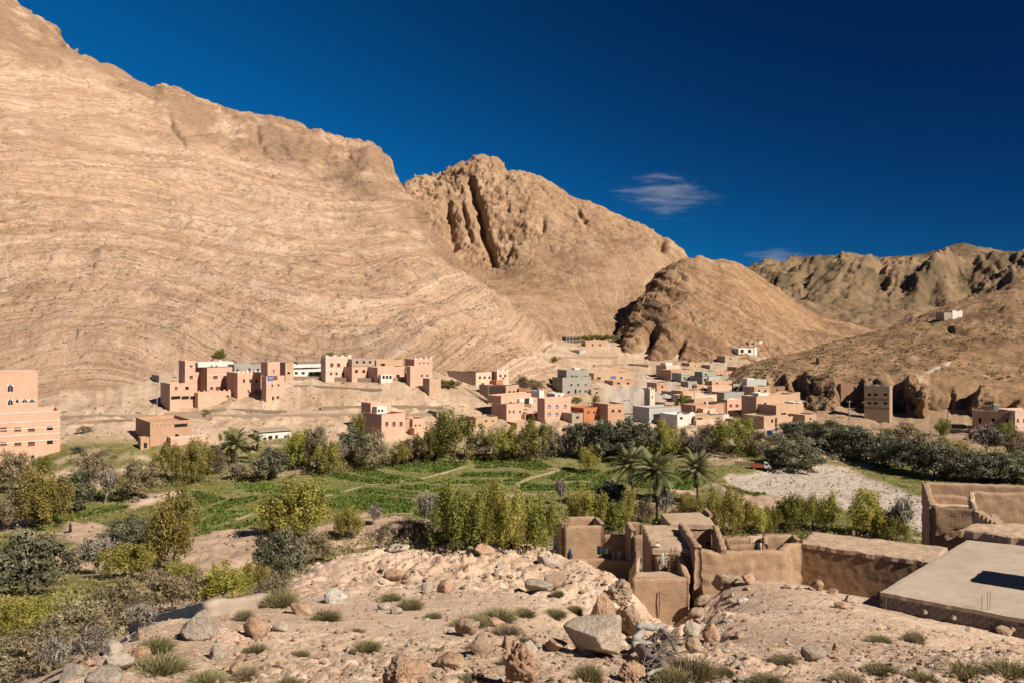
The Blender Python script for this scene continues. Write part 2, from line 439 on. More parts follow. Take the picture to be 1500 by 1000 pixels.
cg = mixc(nt, math_(nt, 'MULTIPLY', attribute(nt, 'mead'), .75), cg, ramp(nt, noise(nt, pos, 0.5, 6, 0.75), [(0.35, (0.12,0.145,0.035)), (0.55, (0.23,0.225,0.075)), (0.72, (0.36,0.30,0.15))]))
c = mixc(nt, math_(nt, 'MULTIPLY', attribute(nt, 'brown'), .85), c, ramp(nt, noise(nt, pos, 0.45, 6, 0.7), [(0.32, (0.22,0.14,0.08)), (0.5, (0.36,0.24,0.145)), (0.7, (0.50,0.36,0.24))]))
c = mixc(nt, attribute(nt, 'green'), c, cg)
cb = ramp(nt, noise(nt, pos, 0.4, 6, 0.7), [(0.3, (0.42,0.27,0.19)), (0.7, (0.60,0.44,0.34))])
c = mixc(nt, attribute(nt, 'bank'), c, cb)
cc = ramp(nt, noise(nt, pos, 0.9, 5, 0.7), [(0.3, (0.05,0.075,0.015)), (0.6, (0.085,0.125,0.025))])
c = mixc(nt, attribute(nt, 'crop'), c, cc)
ck = ramp(nt, noise(nt, pos, 0.8, 8, 0.75), [(0.3, (0.33,0.265,0.21)), (0.5, (0.55,0.47,0.39)), (0.7, (0.70,0.62,0.53))])
c = mixc(nt, attribute(nt, 'gravel'), c, ck)
nt.links.new(c, b.inputs['Base Color'])
hh = math_(nt, 'ADD', math_(nt, 'MULTIPLY', noise(nt, pos, 9, 6, 0.7), 0.6), math_(nt, 'MULTIPLY', noise(nt, pos, 1.2, 6, 0.65), 1.4))
bump(nt, b, hh, 0.9, 0.2)
MATS['earth'] = m
tag(obj('ground', g_me, m), kind='structure')

def hit(px, py, only=None):
    """nearest place where the sight line through a photo pixel meets the terrain"""
    best = None
    for name, cols, X, Y, Z in SHEETS:
        if only and name not in only: continue
        PX = None
        j = int(np.clip(np.searchsorted(cols, px), 1, len(cols)-1))
        t = np.clip((px-cols[j-1])/(cols[j]-cols[j-1]), 0, 1)
        y = Y[j-1]*(1-t) + Y[j]*t; z = Z[j-1]*(1-t) + Z[j]*t
        py_ = HOR + (CAM_H-z)*FPX/y
        k = np.nonzero((py_[1:] <= py) & (py_[:-1] > py))[0]
        if len(k):
            k = k[0]; f = (py_[k]-py)/(py_[k]-py_[k+1])
            d = y[k]*(1-f) + y[k+1]*f
            if best is None or d < best: best = d
    return best
def spot(px, py, only=None, dflt=250.0):
    d = hit(px, py, only)
    return P(px, py, d if d else dflt)
def gz(x, y):
    """ground height under a world point"""
    px = x/y*FPX + 750
    i = int(np.clip(np.searchsorted(g_px, px), 1, len(g_px)-1)); j = int(np.clip(np.searchsorted(g_d, y), 1, len(g_d)-1))
    a = np.clip((px-g_px[i-1])/(g_px[i]-g_px[i-1]), 0, 1); c = np.clip((y-g_d[j-1])/(g_d[j]-g_d[j-1]), 0, 1)
    return float((GZ[i-1, j-1]*(1-a)+GZ[i, j-1]*a)*(1-c) + (GZ[i-1, j]*(1-a)+GZ[i, j]*a)*c)

# ------------------------------------------------------------------ terrain: mountains
def smooth1(a, s):
    if s <= 0: return a
    k = np.exp(-0.5*(np.arange(-3*s, 3*s+1)/s)**2); k /= k.sum()
    return np.convolve(np.pad(a, (3*s, 3*s), 'edge'), k, 'valid')
def mountain(name, px0, px1, ncol, rows, nper, disp, mat, sm=6, smc=1, back=True, extra=None):
    cols = np.linspace(px0, px1, ncol)
    PYs, LDs = [], []
    for i, r in enumerate(rows):
        r = sorted(r); xs = [p[0] for p in r]
        last = i == len(rows)-1
        PYs.append(smooth1(np.interp(cols, xs, [p[1] for p in r]), smc if last else sm))
        LDs.append(smooth1(np.interp(cols, xs, [math.log(p[2]) for p in r]), sm*2))
    W = []
    for py, ld in zip(PYs, LDs):
        d = np.exp(ld)
        W.append(np.stack([(cols-750)/FPX*d, d, CAM_H-(py-HOR)/FPX*d], -1))
    if back:
        c = W[-1]; zc = c[:, 2:3]
        for f, g in ((1.05, 0.93), (1.18, 0.6), (1.4, 0.1)):
            n = c*f; n[:, 2] = (zc[:, 0]-5)*g + 5
            W.append(n)
    W = np.array(W)                                          # rows, cols, 3
    out = []
    for k in range(len(W)-1):                                # Catmull-Rom through the rows
        n = nper[k] if k < len(nper) else 14
        p0, p1, p2, p3 = W[max(k-1, 0)], W[k], W[k+1], W[min(k+2, len(W)-1)]
        for t in np.arange(n)/n:
            out.append(p1 + 0.5*0.75*t*((p2-p0)) + t*t*(-0.75*(p2-p0) + 3*(p2-p1) - 0.375*(p3-p1)) + t**3*(0.375*(p2-p0) - 2*(p2-p1) + 0.375*(p3-p1)))
    out.append(W[-1])
    G = np.array(out).transpose(1, 0, 2)                     # cols, rows, 3
    def nrm(G):
        n = np.cross(np.gradient(G, axis=0), np.gradient(G, axis=1))
        n /= np.maximum(np.linalg.norm(n, axis=-1, keepdims=True), 1e-9)
        return n
    nn = nrm(G)
    if nn[..., 1].mean() > 0: nn = -nn
    X, Y, Z = G[..., 0], G[..., 1], G[..., 2]
    D, A = disp(X, Y, Z)
    G = G + nn*D[..., None]
    X, Y, Z = G[..., 0], G[..., 1], G[..., 2]
    me = make_sheet(name, X, Y, Z, cols)
    for k, v in A.items(): attr(me, k, v)
    return obj(name, me, mat)

def ledge(b, seed):
    """one dimensional noise with flat treads and steep risers"""
    v = perlin(b, seed, seed*1.7)
    i = np.floor(b); f = b-i
    r = np.modf(np.sin(i*12.9898+seed*78.233)*43758.5453)[0]
    return 0.6*v + 0.5*np.abs(r)*(sstep(0.0, 0.8, f)-sstep(0.85, 1.0, f))

def rock_mat(name, lo, mid, hi, dark, bandk=0.16, grain=0.12, bdist=2.2, strength=1.0, linek=0.5):
    m, nt, b = nodes_of(name, 0.95, 0.08)
    pos = N(nt, 'ShaderNodeNewGeometry').outputs['Position']
    bed = attribute(nt, 'bed')
    sep = N(nt, 'ShaderNodeSeparateXYZ'); nt.links.new(pos, sep.inputs[0])
    cmb = N(nt, 'ShaderNodeCombineXYZ')
    nt.links.new(math_(nt, 'MULTIPLY', sep.outputs[0], 0.010), cmb.inputs[0]); nt.links.new(math_(nt, 'MULTIPLY', sep.outputs[1], 0.004), cmb.inputs[1]); nt.links.new(bed, cmb.inputs[2])
    band = noise(nt, cmb.outputs[0], bandk, 6, 0.7)
    big = noise(nt, pos, 0.012, 5, 0.6)
    fine = noise(nt, pos, grain, 7, 0.72)
    c = ramp(nt, fine, [(0.30, lo), (0.5, mid), (0.70, hi)])
    c = mixc(nt, ramp(nt, band, [(0.38, 0.5), (0.5, 0.0)]), c, lo)
    c = mixc(nt, ramp(nt, band, [(0.51, 0.0), (0.62, 0.6)]), c, hi)
    c = mixc(nt, ramp(nt, big, [(0.42, 0.0), (0.62, 0.4)]), c, hi)
    c = mixc(nt, ramp(nt, noise(nt, pos, 0.021, 6, 0.7), [(0.52, 0.0), (0.66, 0.55)]), c, tuple(.85*x for x in lo))
    wide = noise(nt, cmb.outputs[0], bandk*.42, 4, 0.65)       # thick darker and paler formations
    c = mixc(nt, ramp(nt, wide, [(0.34, linek*.9), (0.47, 0.0)]), c, lo)
    c = mixc(nt, ramp(nt, wide, [(0.54, 0.0), (0.64, linek*.6)]), c, hi)
    thin = noise(nt, cmb.outputs[0], bandk*1.7, 3, 0.6)       # thin hard beds, weathered dark, broken along their length
    brk = ramp(nt, noise(nt, pos, grain*.30, 6, 0.8), [(0.38, 0.0), (0.50, 1.0)])
    lines = ramp(nt, thin, [(0.34, 0.0), (0.375, 1.0), (0.41, 0.0), (0.455, 0.0), (0.49, 1.0), (0.525, 0.0), (0.575, 0.0), (0.61, 1.0), (0.645, 0.0)])
    c = mixc(nt, math_(nt, 'MULTIPLY', math_(nt, 'MULTIPLY', lines, brk), linek), c, tuple(.78*x for x in lo))
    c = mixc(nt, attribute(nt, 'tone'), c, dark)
    # scattered desert scrub, too small to pick apart
    sp = noise(nt, pos, 0.55, 2, 0.5)
    c = mixc(nt, ramp(nt, sp, [(0.645, 0.0), (0.69, 0.7)]), c, (0.13,0.10,0.055))
    nt.links.new(c, b.inputs['Base Color'])
    h = math_(nt, 'ADD', math_(nt, 'MULTIPLY', noise(nt, cmb.outputs[0], bandk*2.2, 5, 0.7), 1.0), math_(nt, 'MULTIPLY', noise(nt, pos, grain*2.5, 7, 0.75), 1.1))
    bump(nt, b, h, strength, bdist)
    MATS[name] = m
    return m

# the great slope on the left
left_rows = [
    [(-700,650,235),(0,615,250),(200,590,272),(400,575,285),(640,600,285),(760,610,295),(900,620,310),(960,620,320)],
    [(-700,480,330),(0,500,312),(200,498,315),(420,498,318),(560,505,318),(640,520,310),(740,538,318),(830,552,348),(960,560,400)],
    [(-700,250,470),(0,315,430),(300,365,425),(500,400,420),(600,430,395),(650,450,385),(750,505,375),(840,545,372),(960,575,430)],
    [(-700,-150,700),(0,110,620),(200,210,610),(350,255,600),(480,290,580),(545,310,540),(600,360,480),(680,420,440),(760,492,415),(840,552,400),(960,585,460)],
    [(-700,-520,850),(-300,-260,830),(-60,-80,810),(0,-22,800),(22,2,800),(60,28,790),(85,45,790),(100,66,790),(115,79,785),(160,101,780),(190,115,780),(225,130,780),(240,127,785),(262,131,785),(285,140,780),(330,160,770),(365,172,760),(400,179,760),(440,190,750),(470,200,740),(500,206,735),(520,210,730),(540,212,725),(552,220,715),(566,240,710),(580,258,700),(592,270,690),(622,322,600),(650,362,560),(690,410,520),(720,440,500),(760,480,470),(800,510,450),(840,552,430),(960,595,500)]]
def left_disp(X, Y, Z):
    pxx = X/Y*FPX + 750
    arch = 14*np.exp(-((pxx-150)/210)**2) - 9*np.exp(-((pxx-490)/150)**2) + 26*sstep(520, 820, pxx)
    bed = Z - arch + 4*fbm(X/160, Y/160, Z/160, 2) + .5*fbm(X/15, Y/15, Z/15, 2)
    mk = sstep(-0.5, 0.35, fbm(X/90, Y/90, Z/60, 3))
    mk2 = sstep(-0.3, 0.4, fbm(X/45+9, Y/45, Z/30, 3))
    D = (.3+.7*mk)*4.2*ledge(bed/15, 1.3) + (0.3+0.7*mk2)*3.4*ledge(bed/7.3, 2.9) + (0.2+0.8*mk)*1.7*ledge(bed/3.7, 5.1)
    cv, cd = cells(X/9, Y/9, Z/6); D = D*1.25*(.35+.65*sstep(-.35, .25, fbm(X/60+31, Y/60, Z/45, 3))) + (0.3+mk2)*1.3*(cv-.5) + .9*mk*(cells(X/4, Y/4, Z/2.2, 5)[0]-.5)
    D = D + 5.5*fbm(X/120, Y/120, Z/90, 3) + 2.2*ridged(X/75, Y/75, Z/60, 3)*0.6 + 1.0*fbm(X/14, Y/14, Z/8, 4, 0.62)
    pyl = HOR + (CAM_H-Z)*FPX/Y
    rib = np.exp(-((pxx-655)/95)**2-((pyl-(455-.28*(pxx-655)))/85)**2)
    D = D + rib*4.5*ledge(bed/10.5, 7.7) + 3.5*np.exp(-((bed-np.interp(pxx, [-700, 200, 700], [150, 132, 118]))/5)**2)*(.3+mk) + 3.0*np.exp(-((bed-86)/3.5)**2)*mk2
    # two short clefts below the crest
    for x0, y0, x1, y1, w, a in ((246,172,266,212,4,5),(372,190,388,226,4,4)):
        xc = np.interp(pyl, [y0, y1], [x0, x1]) + 7*fbm(Z/22, 3.3, x0, 3)
        D = D - a*np.exp(-((pxx-xc)/w)**2)*sstep(y0-10, y0+20, pyl)*(1-sstep(y1-20, y1+15, pyl))
    D = D*(1-.85*sstep(505, 548, pyl)*(1-sstep(330, 420, pxx)))
    up = sstep(0.35, 0.95, Z/np.interp(pxx, [-700, 0, 300, 545, 700, 900], [700, 350, 250, 190, 80, 40]))
    cr = ridged(X/30, Y/60, Z/45, 4, 0.6)
    D = D + up*(3.2*cr*0.55)
    D = D - 5*sstep(0.55, 0.9, cr)*up*mk2
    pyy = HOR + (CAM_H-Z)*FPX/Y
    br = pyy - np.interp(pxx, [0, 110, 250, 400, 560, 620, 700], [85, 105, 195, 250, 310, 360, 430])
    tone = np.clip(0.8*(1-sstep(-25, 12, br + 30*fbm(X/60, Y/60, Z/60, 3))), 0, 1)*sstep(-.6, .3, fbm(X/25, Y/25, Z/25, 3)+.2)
    return D, dict(bed=bed, tone=tone)
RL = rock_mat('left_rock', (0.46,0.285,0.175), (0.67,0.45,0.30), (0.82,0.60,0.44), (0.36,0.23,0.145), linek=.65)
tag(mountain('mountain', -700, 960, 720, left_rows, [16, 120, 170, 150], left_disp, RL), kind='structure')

# the second peak with its cliffs
peak_rows = [
    [(480,560,480),(700,560,400),(900,560,470),(1000,560,500),(1140,560,520)],
    [(480,440,600),(640,440,560),(700,470,500),(800,492,480),(900,503,490),(940,490,520),(1000,500,560),(1140,520,600)],
    [(480,380,760),(600,385,720),(640,400,690),(700,412,650),(770,425,620),(850,430,620),(930,430,650),(990,430,680),(1140,480,700)],
    [(480,340,850),(600,330,850),(630,355,840),(665,378,830),(700,398,820),(725,400,810),(780,372,820),(850,352,830),(900,352,830),(950,365,800),(1000,395,770),(1140,470,780)],
    [(480,330,960),(560,290,980),(580,276,985),(600,268,990),(615,266,990),(640,256,990),(660,249,985),(680,241,980),(700,238,975),(725,237,970),(734,244,965),(742,254,960),(765,257,955),(790,263,950),(812,273,945),(822,280,940),(845,290,930),(880,301,915),(900,314,905),(940,331,885),(962,341,870),(975,347,860),(990,360,845),(1004,375,835),(1030,400,830),(1060,432,830),(1140,480,830)]]
def peak_disp(X, Y, Z):
    pxx = X/Y*FPX + 750; pyy = HOR + (CAM_H-Z)*FPX/Y
    cl = sstep(-12, 16, np.interp(pxx, [480,600,665,725,780,850,950,1000], [300,330,380,398,378,362,365,395]) - pyy)*sstep(570, 610, pxx)
    cl = cl*(1-.72*sstep(735, 800, pxx))
    cr = ridged(X/42+.4*fbm(X/50, Y/50, Z/50, 2), Y/130, Z/90, 5, 0.6)
    D = cl*(7*(cr*0.55-.5) + 6*fbm(X/70, Y/200, Z/120, 2)) + cl*3.2*fbm(X/11, Y/11, Z/15, 4, .62) + (.15+cl)*4.5*(cells(X/16, Y/22, Z/24)[0]-.5) + (.2+cl)*2.0*(cells(X/7, Y/7, Z/9, 3)[0]-.5)
    for x0, y0, x1, y1, w, a in ((688,262,722,388,6,17),(654,292,668,366,6,12),(611,298,618,326,6,9),(676,300,690,350,4,10),(795,322,797,342,4,7),(845,306,858,330,4,6),(968,348,972,366,6,11)):
        xc = np.interp(pyy, [y0, y1], [x0, x1]) + 4*fbm(Z/25, 1.1, x0, 2)
        D = D - a*np.exp(-((pxx-xc)/w)**2)*sstep(y0-8, y0+14, pyy)*(1-sstep(y1-8, y1+8, pyy))
    xb = np.exp(-(((pxx-712)/20)**2 + ((pyy-388)/8)**2))
    D = D + 10*xb*np.abs(fbm(X/14, Y/30, Z/14, 3))
    fold = np.hypot((pxx-770)/90.0, (pyy-520)/120.0)
    bed = 60*fold + 4*fbm(X/60, Y/60, Z/60, 3)
    tal = 1-cl
    D = D + tal*(0.7*ledge(bed/6, 3.3) + 0.4*ledge(bed/2.7, 1.9))*sstep(415, 450, pyy) + tal*(5*fbm(X/90, Y/90, Z/60, 3) + 1.2*fbm(X/16, Y/16, Z/16, 4, .6))
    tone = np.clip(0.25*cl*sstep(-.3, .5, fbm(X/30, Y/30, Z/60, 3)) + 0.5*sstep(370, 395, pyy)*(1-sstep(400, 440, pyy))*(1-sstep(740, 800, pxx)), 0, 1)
    return D, dict(bed=bed, tone=tone)
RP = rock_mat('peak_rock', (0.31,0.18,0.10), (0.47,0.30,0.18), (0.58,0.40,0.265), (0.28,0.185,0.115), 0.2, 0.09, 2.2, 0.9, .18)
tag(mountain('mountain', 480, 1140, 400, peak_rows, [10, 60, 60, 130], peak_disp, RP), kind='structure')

# the cone hill in the gap
cone_rows = [
    [(900,590,420),(960,580,400),(1060,570,400),(1150,580,400),(1300,590,430),(1400,600,450)],
    [(900,560,440),(925,540,430),(960,540,425),(1000,532,430),(1060,520,440),(1130,520,450),(1200,510,480),(1300,510,520),(1400,510,560)],
    [(900,520,470),(930,490,470),(960,470,480),(1000,450,500),(1060,450,510),(1130,465,530),(1200,490,560),(1300,498,600),(1400,500,650)],
    [(900,500,500),(915,480,510),(925,462,520),(940,445,540),(960,421,560),(985,396,590),(1005,383,610),(1022,377,620),(1035,384,625),(1050,389,625),(1068,388,630),(1085,396,630),(1105,408,630),(1130,425,640),(1155,440,650),(1180,454,660),(1210,470,670),(1260,482,690),(1330,494,720),(1400,500,740)]]
def cone_disp(X, Y, Z):
    pxx = X/Y*FPX + 750; pyy = HOR + (CAM_H-Z)*FPX/Y
    bed = 0.62*X + 0.8*Z + 3*fbm(X/40, Y/40, Z/40, 3)       # steeply tilted beds
    lf = 1-sstep(975, 1060, pxx - 0.35*(pyy-450))
    D = (0.2+lf)*(2.6*ledge(bed/13, 2.2) + 2.0*ledge(bed/5, 4.4) + 1.1*ledge(bed/2.6, 1.4) + 2.4*(cells(X/9, Y/14, Z/9)[0]-.5)) + .8*(cells(X/4, Y/4, Z/3, 2)[0]-.5) + 4*fbm(X/60, Y/60, Z/50, 3) + 1.0*fbm(X/9, Y/9, Z/9, 4, .6)
    D = D + 2.2*ridged(X/40, Y/40, Z/40, 3)*0.5
    xc = np.interp(pyy, [470, 545], [958, 932]); D = D - 12*np.exp(-((pxx-xc)/9)**2)*sstep(462, 490, pyy)
    xc = np.interp(pyy, [495, 540], [1002, 980]); D = D - 7*np.exp(-((pxx-xc)/5)**2)*sstep(490, 505, pyy)
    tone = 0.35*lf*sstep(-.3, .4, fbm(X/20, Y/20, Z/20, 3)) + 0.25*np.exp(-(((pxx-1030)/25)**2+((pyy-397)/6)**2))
    return D, dict(bed=bed, tone=np.clip(tone, 0, 1))
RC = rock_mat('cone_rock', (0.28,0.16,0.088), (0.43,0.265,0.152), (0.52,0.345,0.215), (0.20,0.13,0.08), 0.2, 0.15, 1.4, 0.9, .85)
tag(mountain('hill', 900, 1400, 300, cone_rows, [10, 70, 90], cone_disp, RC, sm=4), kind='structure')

# the brown hill on the right
hill_rows = [
    [(1060,620,300),(1200,640,268),(1300,660,250),(1450,670,240),(1600,680,235),(2300,700,230)],
    [(1060,580,340),(1120,590,312),(1200,608,292),(1260,612,286),(1340,618,278),(1420,620,272),(1500,632,262),(1600,640,255),(2300,660,250)],
    [(1060,566,350),(1120,550,335),(1180,548,325),(1240,558,310),(1320,555,300),(1400,562,295),(1500,590,288),(1600,600,280),(2300,600,270)],
    [(1060,558,370),(1120,530,370),(1200,520,380),(1300,515,380),(1400,510,375),(1500,505,370),(1600,500,370),(2300,480,350)],
    [(1060,556,400),(1085,548,410),(1110,536,420),(1150,521,430),(1200,507,445),(1250,496,460),(1300,481,470),(1350,461,480),(1382,450,485),(1405,443,490),(1440,433,495),(1465,424,500),(1485,414,500),(1500,411,500),(1540,402,500),(1600,390,500),(1800,360,500),(2300,330,480)]]
def hill_disp(X, Y, Z):
    pxx = X/Y*FPX + 750; pyy = HOR + (CAM_H-Z)*FPX/Y
    top = np.interp(pxx, [1060,1120,1180,1240,1320,1400,1500], [566,550,548,558,555,562,590])
    foot = np.interp(pxx, [1060,1120,1200,1260,1340,1420,1500], [580,590,608,612,618,620,632])
    cl = sstep(top-8, top+6, pyy)*(1-sstep(foot-4, foot+10, pyy))
    cv, cd = cells(X/8+.3*fbm(X/6, Y/6, Z/6, 2), Y/12, Z/10)
    D = cl*(7.0*(cv-.5) + 3.0*(cells(X/3.6, Y/5, Z/4, 4)[0]-.5) + 3.0*fbm(X/22, Y/40, Z/26, 2) - 2.0*(1-sstep(0, .12, cd)))
    jx = pxx + 5*fbm(Z/6, X/60, .3, 3)
    for x0, x1, a in ((1128,1150,9),(1158,1180,10),(1226,1262,11),(1303,1326,10),(1358,1429,17),(1460,1486,8)):
        D = D - a*sstep(x0-5, x0+6, jx)*(1-sstep(x1-2, x1+1, jx))*cl*(.7+.5*np.abs(fbm(Z/7, X/7, Y/7, 2)))
    bed = Z + 0.12*X + 1.5*fbm(X/30, Y/30, Z/30, 3)
    up = 1-cl
    D = D + up*(2.4*fbm(X/45, Y/45, Z/30, 4) + 0.9*fbm(X/8, Y/8, Z/8, 4, .62) + 0.9*ledge(bed/5, 3.1)*sstep(-.2, .4, fbm(X/30+5, Y/30, Z/30, 2)))
    # hollow cut on the slope and the step terraces below it
    hx = np.interp(pxx, [1388, 1400, 1420, 1456], [484, 490, 492, 489])
    D = D + (-3.0*np.exp(-((pyy-hx)/3.0)**2) + 2.0*np.exp(-((pyy-hx+7)/4)**2))*sstep(1385, 1396, pxx)*(1-sstep(1446, 1458, pxx))
    tr = sstep(1300, 1325, pxx)*(1-sstep(1380, 1410, pxx))*sstep(524, 530, pyy)*(1-sstep(552, 558, pyy))
    D = D + tr*1.6*np.abs(((pyy-524)/5.0) % 1 - 0.5)*2
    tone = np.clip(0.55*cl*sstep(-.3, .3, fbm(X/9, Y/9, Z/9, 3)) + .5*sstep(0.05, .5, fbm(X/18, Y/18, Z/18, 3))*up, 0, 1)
    return D, dict(bed=bed, tone=tone)
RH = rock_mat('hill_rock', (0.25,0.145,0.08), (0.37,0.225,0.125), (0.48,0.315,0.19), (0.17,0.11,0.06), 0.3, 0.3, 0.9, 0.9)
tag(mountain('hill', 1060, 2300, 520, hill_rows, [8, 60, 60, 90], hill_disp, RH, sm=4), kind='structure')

# the far ridge
far_rows = [
    [(950,520,1000),(1150,515,900),(1330,510,900),(1500,500,1000),(2400,490,1000)],
    [(950,490,1400),(1100,480,1250),(1180,462,1200),(1250,468,1200),(1320,470,1200),(1400,470,1300),(1500,460,1400),(2400,440,1400)],
    [(950,470,1700),(1100,446,1650),(1200,440,1600),(1300,452,1600),(1400,440,1700),(1500,425,1700),(2400,400,1700)],
    [(950,450,2300),(1050,425,2350),(1095,398,2400),(1110,394,2400),(1140,388,2420),(1165,384,2430),(1195,376,2450),(1215,373,2450),(1228,376,2450),(1250,374,2450),(1268,372,2450),(1280,377,2450),(1296,379,2450),(1312,376,2450),(1340,372,2430),(1365,367,2400),(1390,361,2370),(1402,358,2350),(1413,356,2350),(1424,359,2350),(1440,363,2380),(1470,367,2420),(1500,369,2450),(1600,375,2450),(1800,350,2450),(2400,330,2450)]]
def far_disp(X, Y, Z):
    pxx = X/Y*FPX + 750; pyy = HOR + (CAM_H-Z)*FPX/Y
    up = sstep(462, 430, pyy)
    D = up*(54*(ridged((X-0.5*Y)/185, 0.3*Y/420, Z/600, 6, .55)*0.6-.42) + up*9*(ridged((X-0.7*Y)/52, Y/260, Z/300, 4, .55)*.6-.4)) + (1-up)*(16*ridged(X/120, Y/160, Z/200, 3)*0.6)
    sp = np.interp(pyy, [358, 450], [1412, 1335])           # the big spur that throws the long shadow
    D = D + 34*np.exp(-((pxx-sp)/24)**2)*sstep(380, 412, pyy)*(1-sstep(425, 462, pyy))
    D = D*(.22+.78*sstep(372, 396, pyy + 4)) - 6*(1-sstep(368, 392, pyy))
    D = D + 10*fbm(X/60, Y/60, Z/60, 4, .6)*(1-.6*sstep(395, 372, pyy)) - 4
    bed = Z*0.3 + 0.2*X
    tone = np.clip(up*(0.7*sstep(-.35, .35, fbm((X-.5*Y)/90, Y/300, Z/130, 4))) + 0.05, 0, 1)
    return D, dict(bed=bed, tone=tone)
RF = rock_mat('far_rock', (0.19,0.125,0.072), (0.275,0.185,0.11), (0.37,0.26,0.16), (0.105,0.08,0.048), 0.02, 0.02, 6.0, 0.8)
tag(mountain('mountain', 950, 2400, 620, far_rows, [10, 50, 150], far_disp, RF, sm=3), kind='structure')
# ------------------------------------------------------------------ village houses
def wallmat(name, c, rnd=0.05):
    if name in MATS: return MATS[name]
    m, nt, b = nodes_of(name, 0.92, 0.1)
    pos = N(nt, 'ShaderNodeNewGeometry').outputs['Position']
    d = tuple(0.88*x for x in c); l = tuple(min(1, 1.08*x) for x in c)
    k = ramp(nt, noise(nt, pos, 0.45, 6, 0.65), [(0.3, d), (0.5, c), (0.7, l)])
    sep = N(nt, 'ShaderNodeSeparateXYZ'); nt.links.new(pos, sep.inputs[0])
    cmb = N(nt, 'ShaderNodeCombineXYZ')
    nt.links.new(math_(nt, 'MULTIPLY', math_(nt, 'ADD', sep.outputs[0], sep.outputs[1]), 1.0), cmb.inputs[0]); nt.links.new(math_(nt, 'MULTIPLY', sep.outputs[2], 0.12), cmb.inputs[2])
    st = noise(nt, cmb.outputs[0], 1.3, 5, 0.7)              # rain streaks down the plaster
    k = mixc(nt, ramp(nt, st, [(0.54, 0.0), (0.74, 0.35)]), k, tuple(0.62*x for x in c))
    nt.links.new(k, b.inputs['Base Color'])
    bump(nt, b, noise(nt, pos, 5, 5, 0.6), 0.35, 0.05)
    MATS[name] = m
    return m
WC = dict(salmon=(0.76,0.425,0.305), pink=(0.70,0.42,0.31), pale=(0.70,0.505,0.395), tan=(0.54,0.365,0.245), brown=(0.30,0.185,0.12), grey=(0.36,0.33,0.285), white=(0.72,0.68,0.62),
          orange=(0.50,0.20,0.10), terra=(0.53,0.325,0.215), beige=(0.40,0.29,0.20), stone=(0.42,0.335,0.255), green=(0.37,0.365,0.30), blue=(0.48,0.475,0.45), cream=(0.68,0.56,0.44), ochre=(0.55,0.37,0.245), dgrey=(0.22,0.19,0.16))
def WM(c): return wallmat('plaster_'+c, WC[c])
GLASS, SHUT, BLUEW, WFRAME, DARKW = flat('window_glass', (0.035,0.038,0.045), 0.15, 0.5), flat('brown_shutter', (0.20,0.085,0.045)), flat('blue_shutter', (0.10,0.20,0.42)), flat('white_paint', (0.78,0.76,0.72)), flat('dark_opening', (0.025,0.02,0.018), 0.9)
WOOD = pmat('old_wood', (0.16,0.10,0.06), (0.27,0.18,0.11), 4, 30, 0.4, 0.02)
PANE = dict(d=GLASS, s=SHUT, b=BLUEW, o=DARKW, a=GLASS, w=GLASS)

class Frame:
    """local frame of a facade: u along the front, off into the house, v up"""
    def __init__(s, px, py, d, yaw):
        s.O = P(px, py, d); s.yaw = yaw
        s.r = Vector((math.cos(yaw), math.sin(yaw), 0)); s.i = Vector((-math.sin(yaw), math.cos(yaw), 0))
    def uv(s, px, py, off=0.0):
        ray = Vector(((px-750)/FPX, 1.0, -(py-HOR)/FPX)); o = Vector((0, 0, CAM_H))
        q = s.O + s.i*off
        t = (q-o).dot(s.i)/ray.dot(s.i)
        p = o + ray*t - q
        return p.dot(s.r), p.z
    def depth_for(s, u, off, px):
        """how deep the left side wall must be to reach photo column px"""
        p = s.O + s.r*u + s.i*off; k = (px-750)/FPX
        den = s.i.x - k*s.i.y
        return abs((k*p.y - p.x)/den) if abs(den) > 1e-3 else 8.0

def wall_shell(u0, u1, v0, v1, y0, y1, wins, para=0.5, th=0.3, rec=0.22):
    """outer walls with real openings in the front and a roof sunk behind a parapet"""
    us = sorted({u0, u1, *[w[0] for w in wins], *[w[1] for w in wins]}); vs = sorted({v0, v1, *[w[2] for w in wins], *[w[3] for w in wins]})
    mb = MB()
    for a, b in zip(us, us[1:]):
        for c, d in zip(vs, vs[1:]):
            m, n = (a+b)/2, (c+d)/2
            if any(w[0] < m < w[1] and w[2] < n < w[3] for w in wins): continue
            mb.add([(a,y0,c),(b,y0,c),(b,y0,d),(a,y0,d)], [(0,1,2,3)])
    for a, b, c, d in wins:
        r = y0+rec
        mb.add([(a,y0,c),(b,y0,c),(b,y0,d),(a,y0,d),(a,r,c),(b,r,c),(b,r,d),(a,r,d)], [(0,4,5,1),(1,5,6,2),(2,6,7,3),(3,7,4,0)])
    mb.add([(u0,y0,v0),(u0,y1,v0),(u0,y1,v1),(u0,y0,v1)], [(1,0,3,2)])
    mb.add([(u1,y0,v0),(u1,y1,v0),(u1,y1,v1),(u1,y0,v1)], [(0,1,2,3)])
    mb.add([(u0,y1,v0),(u1,y1,v0),(u1,y1,v1),(u0,y1,v1)], [(1,0,3,2)])
    a, b, c, d, z = u0+th, u1-th, y0+th, y1-th, v1-para
    if para > 0 and b > a and d > c:
        mb.add([(u0,y0,v1),(u1,y0,v1),(u1,y1,v1),(u0,y1,v1),(a,c,v1),(b,c,v1),(b,d,v1),(a,d,v1),(a,c,z),(b,c,z),(b,d,z),(a,d,z)],
               [(0,1,5,4),(1,2,6,5),(2,3,7,6),(3,0,4,7),(4,5,9,8),(5,6,10,9),(6,7,11,10),(7,4,8,11),(8,9,10,11)])
    else:
        mb.add([(u0,y0,v1),(u1,y0,v1),(u1,y1,v1),(u0,y1,v1)], [(0,1,2,3)])
    return mb

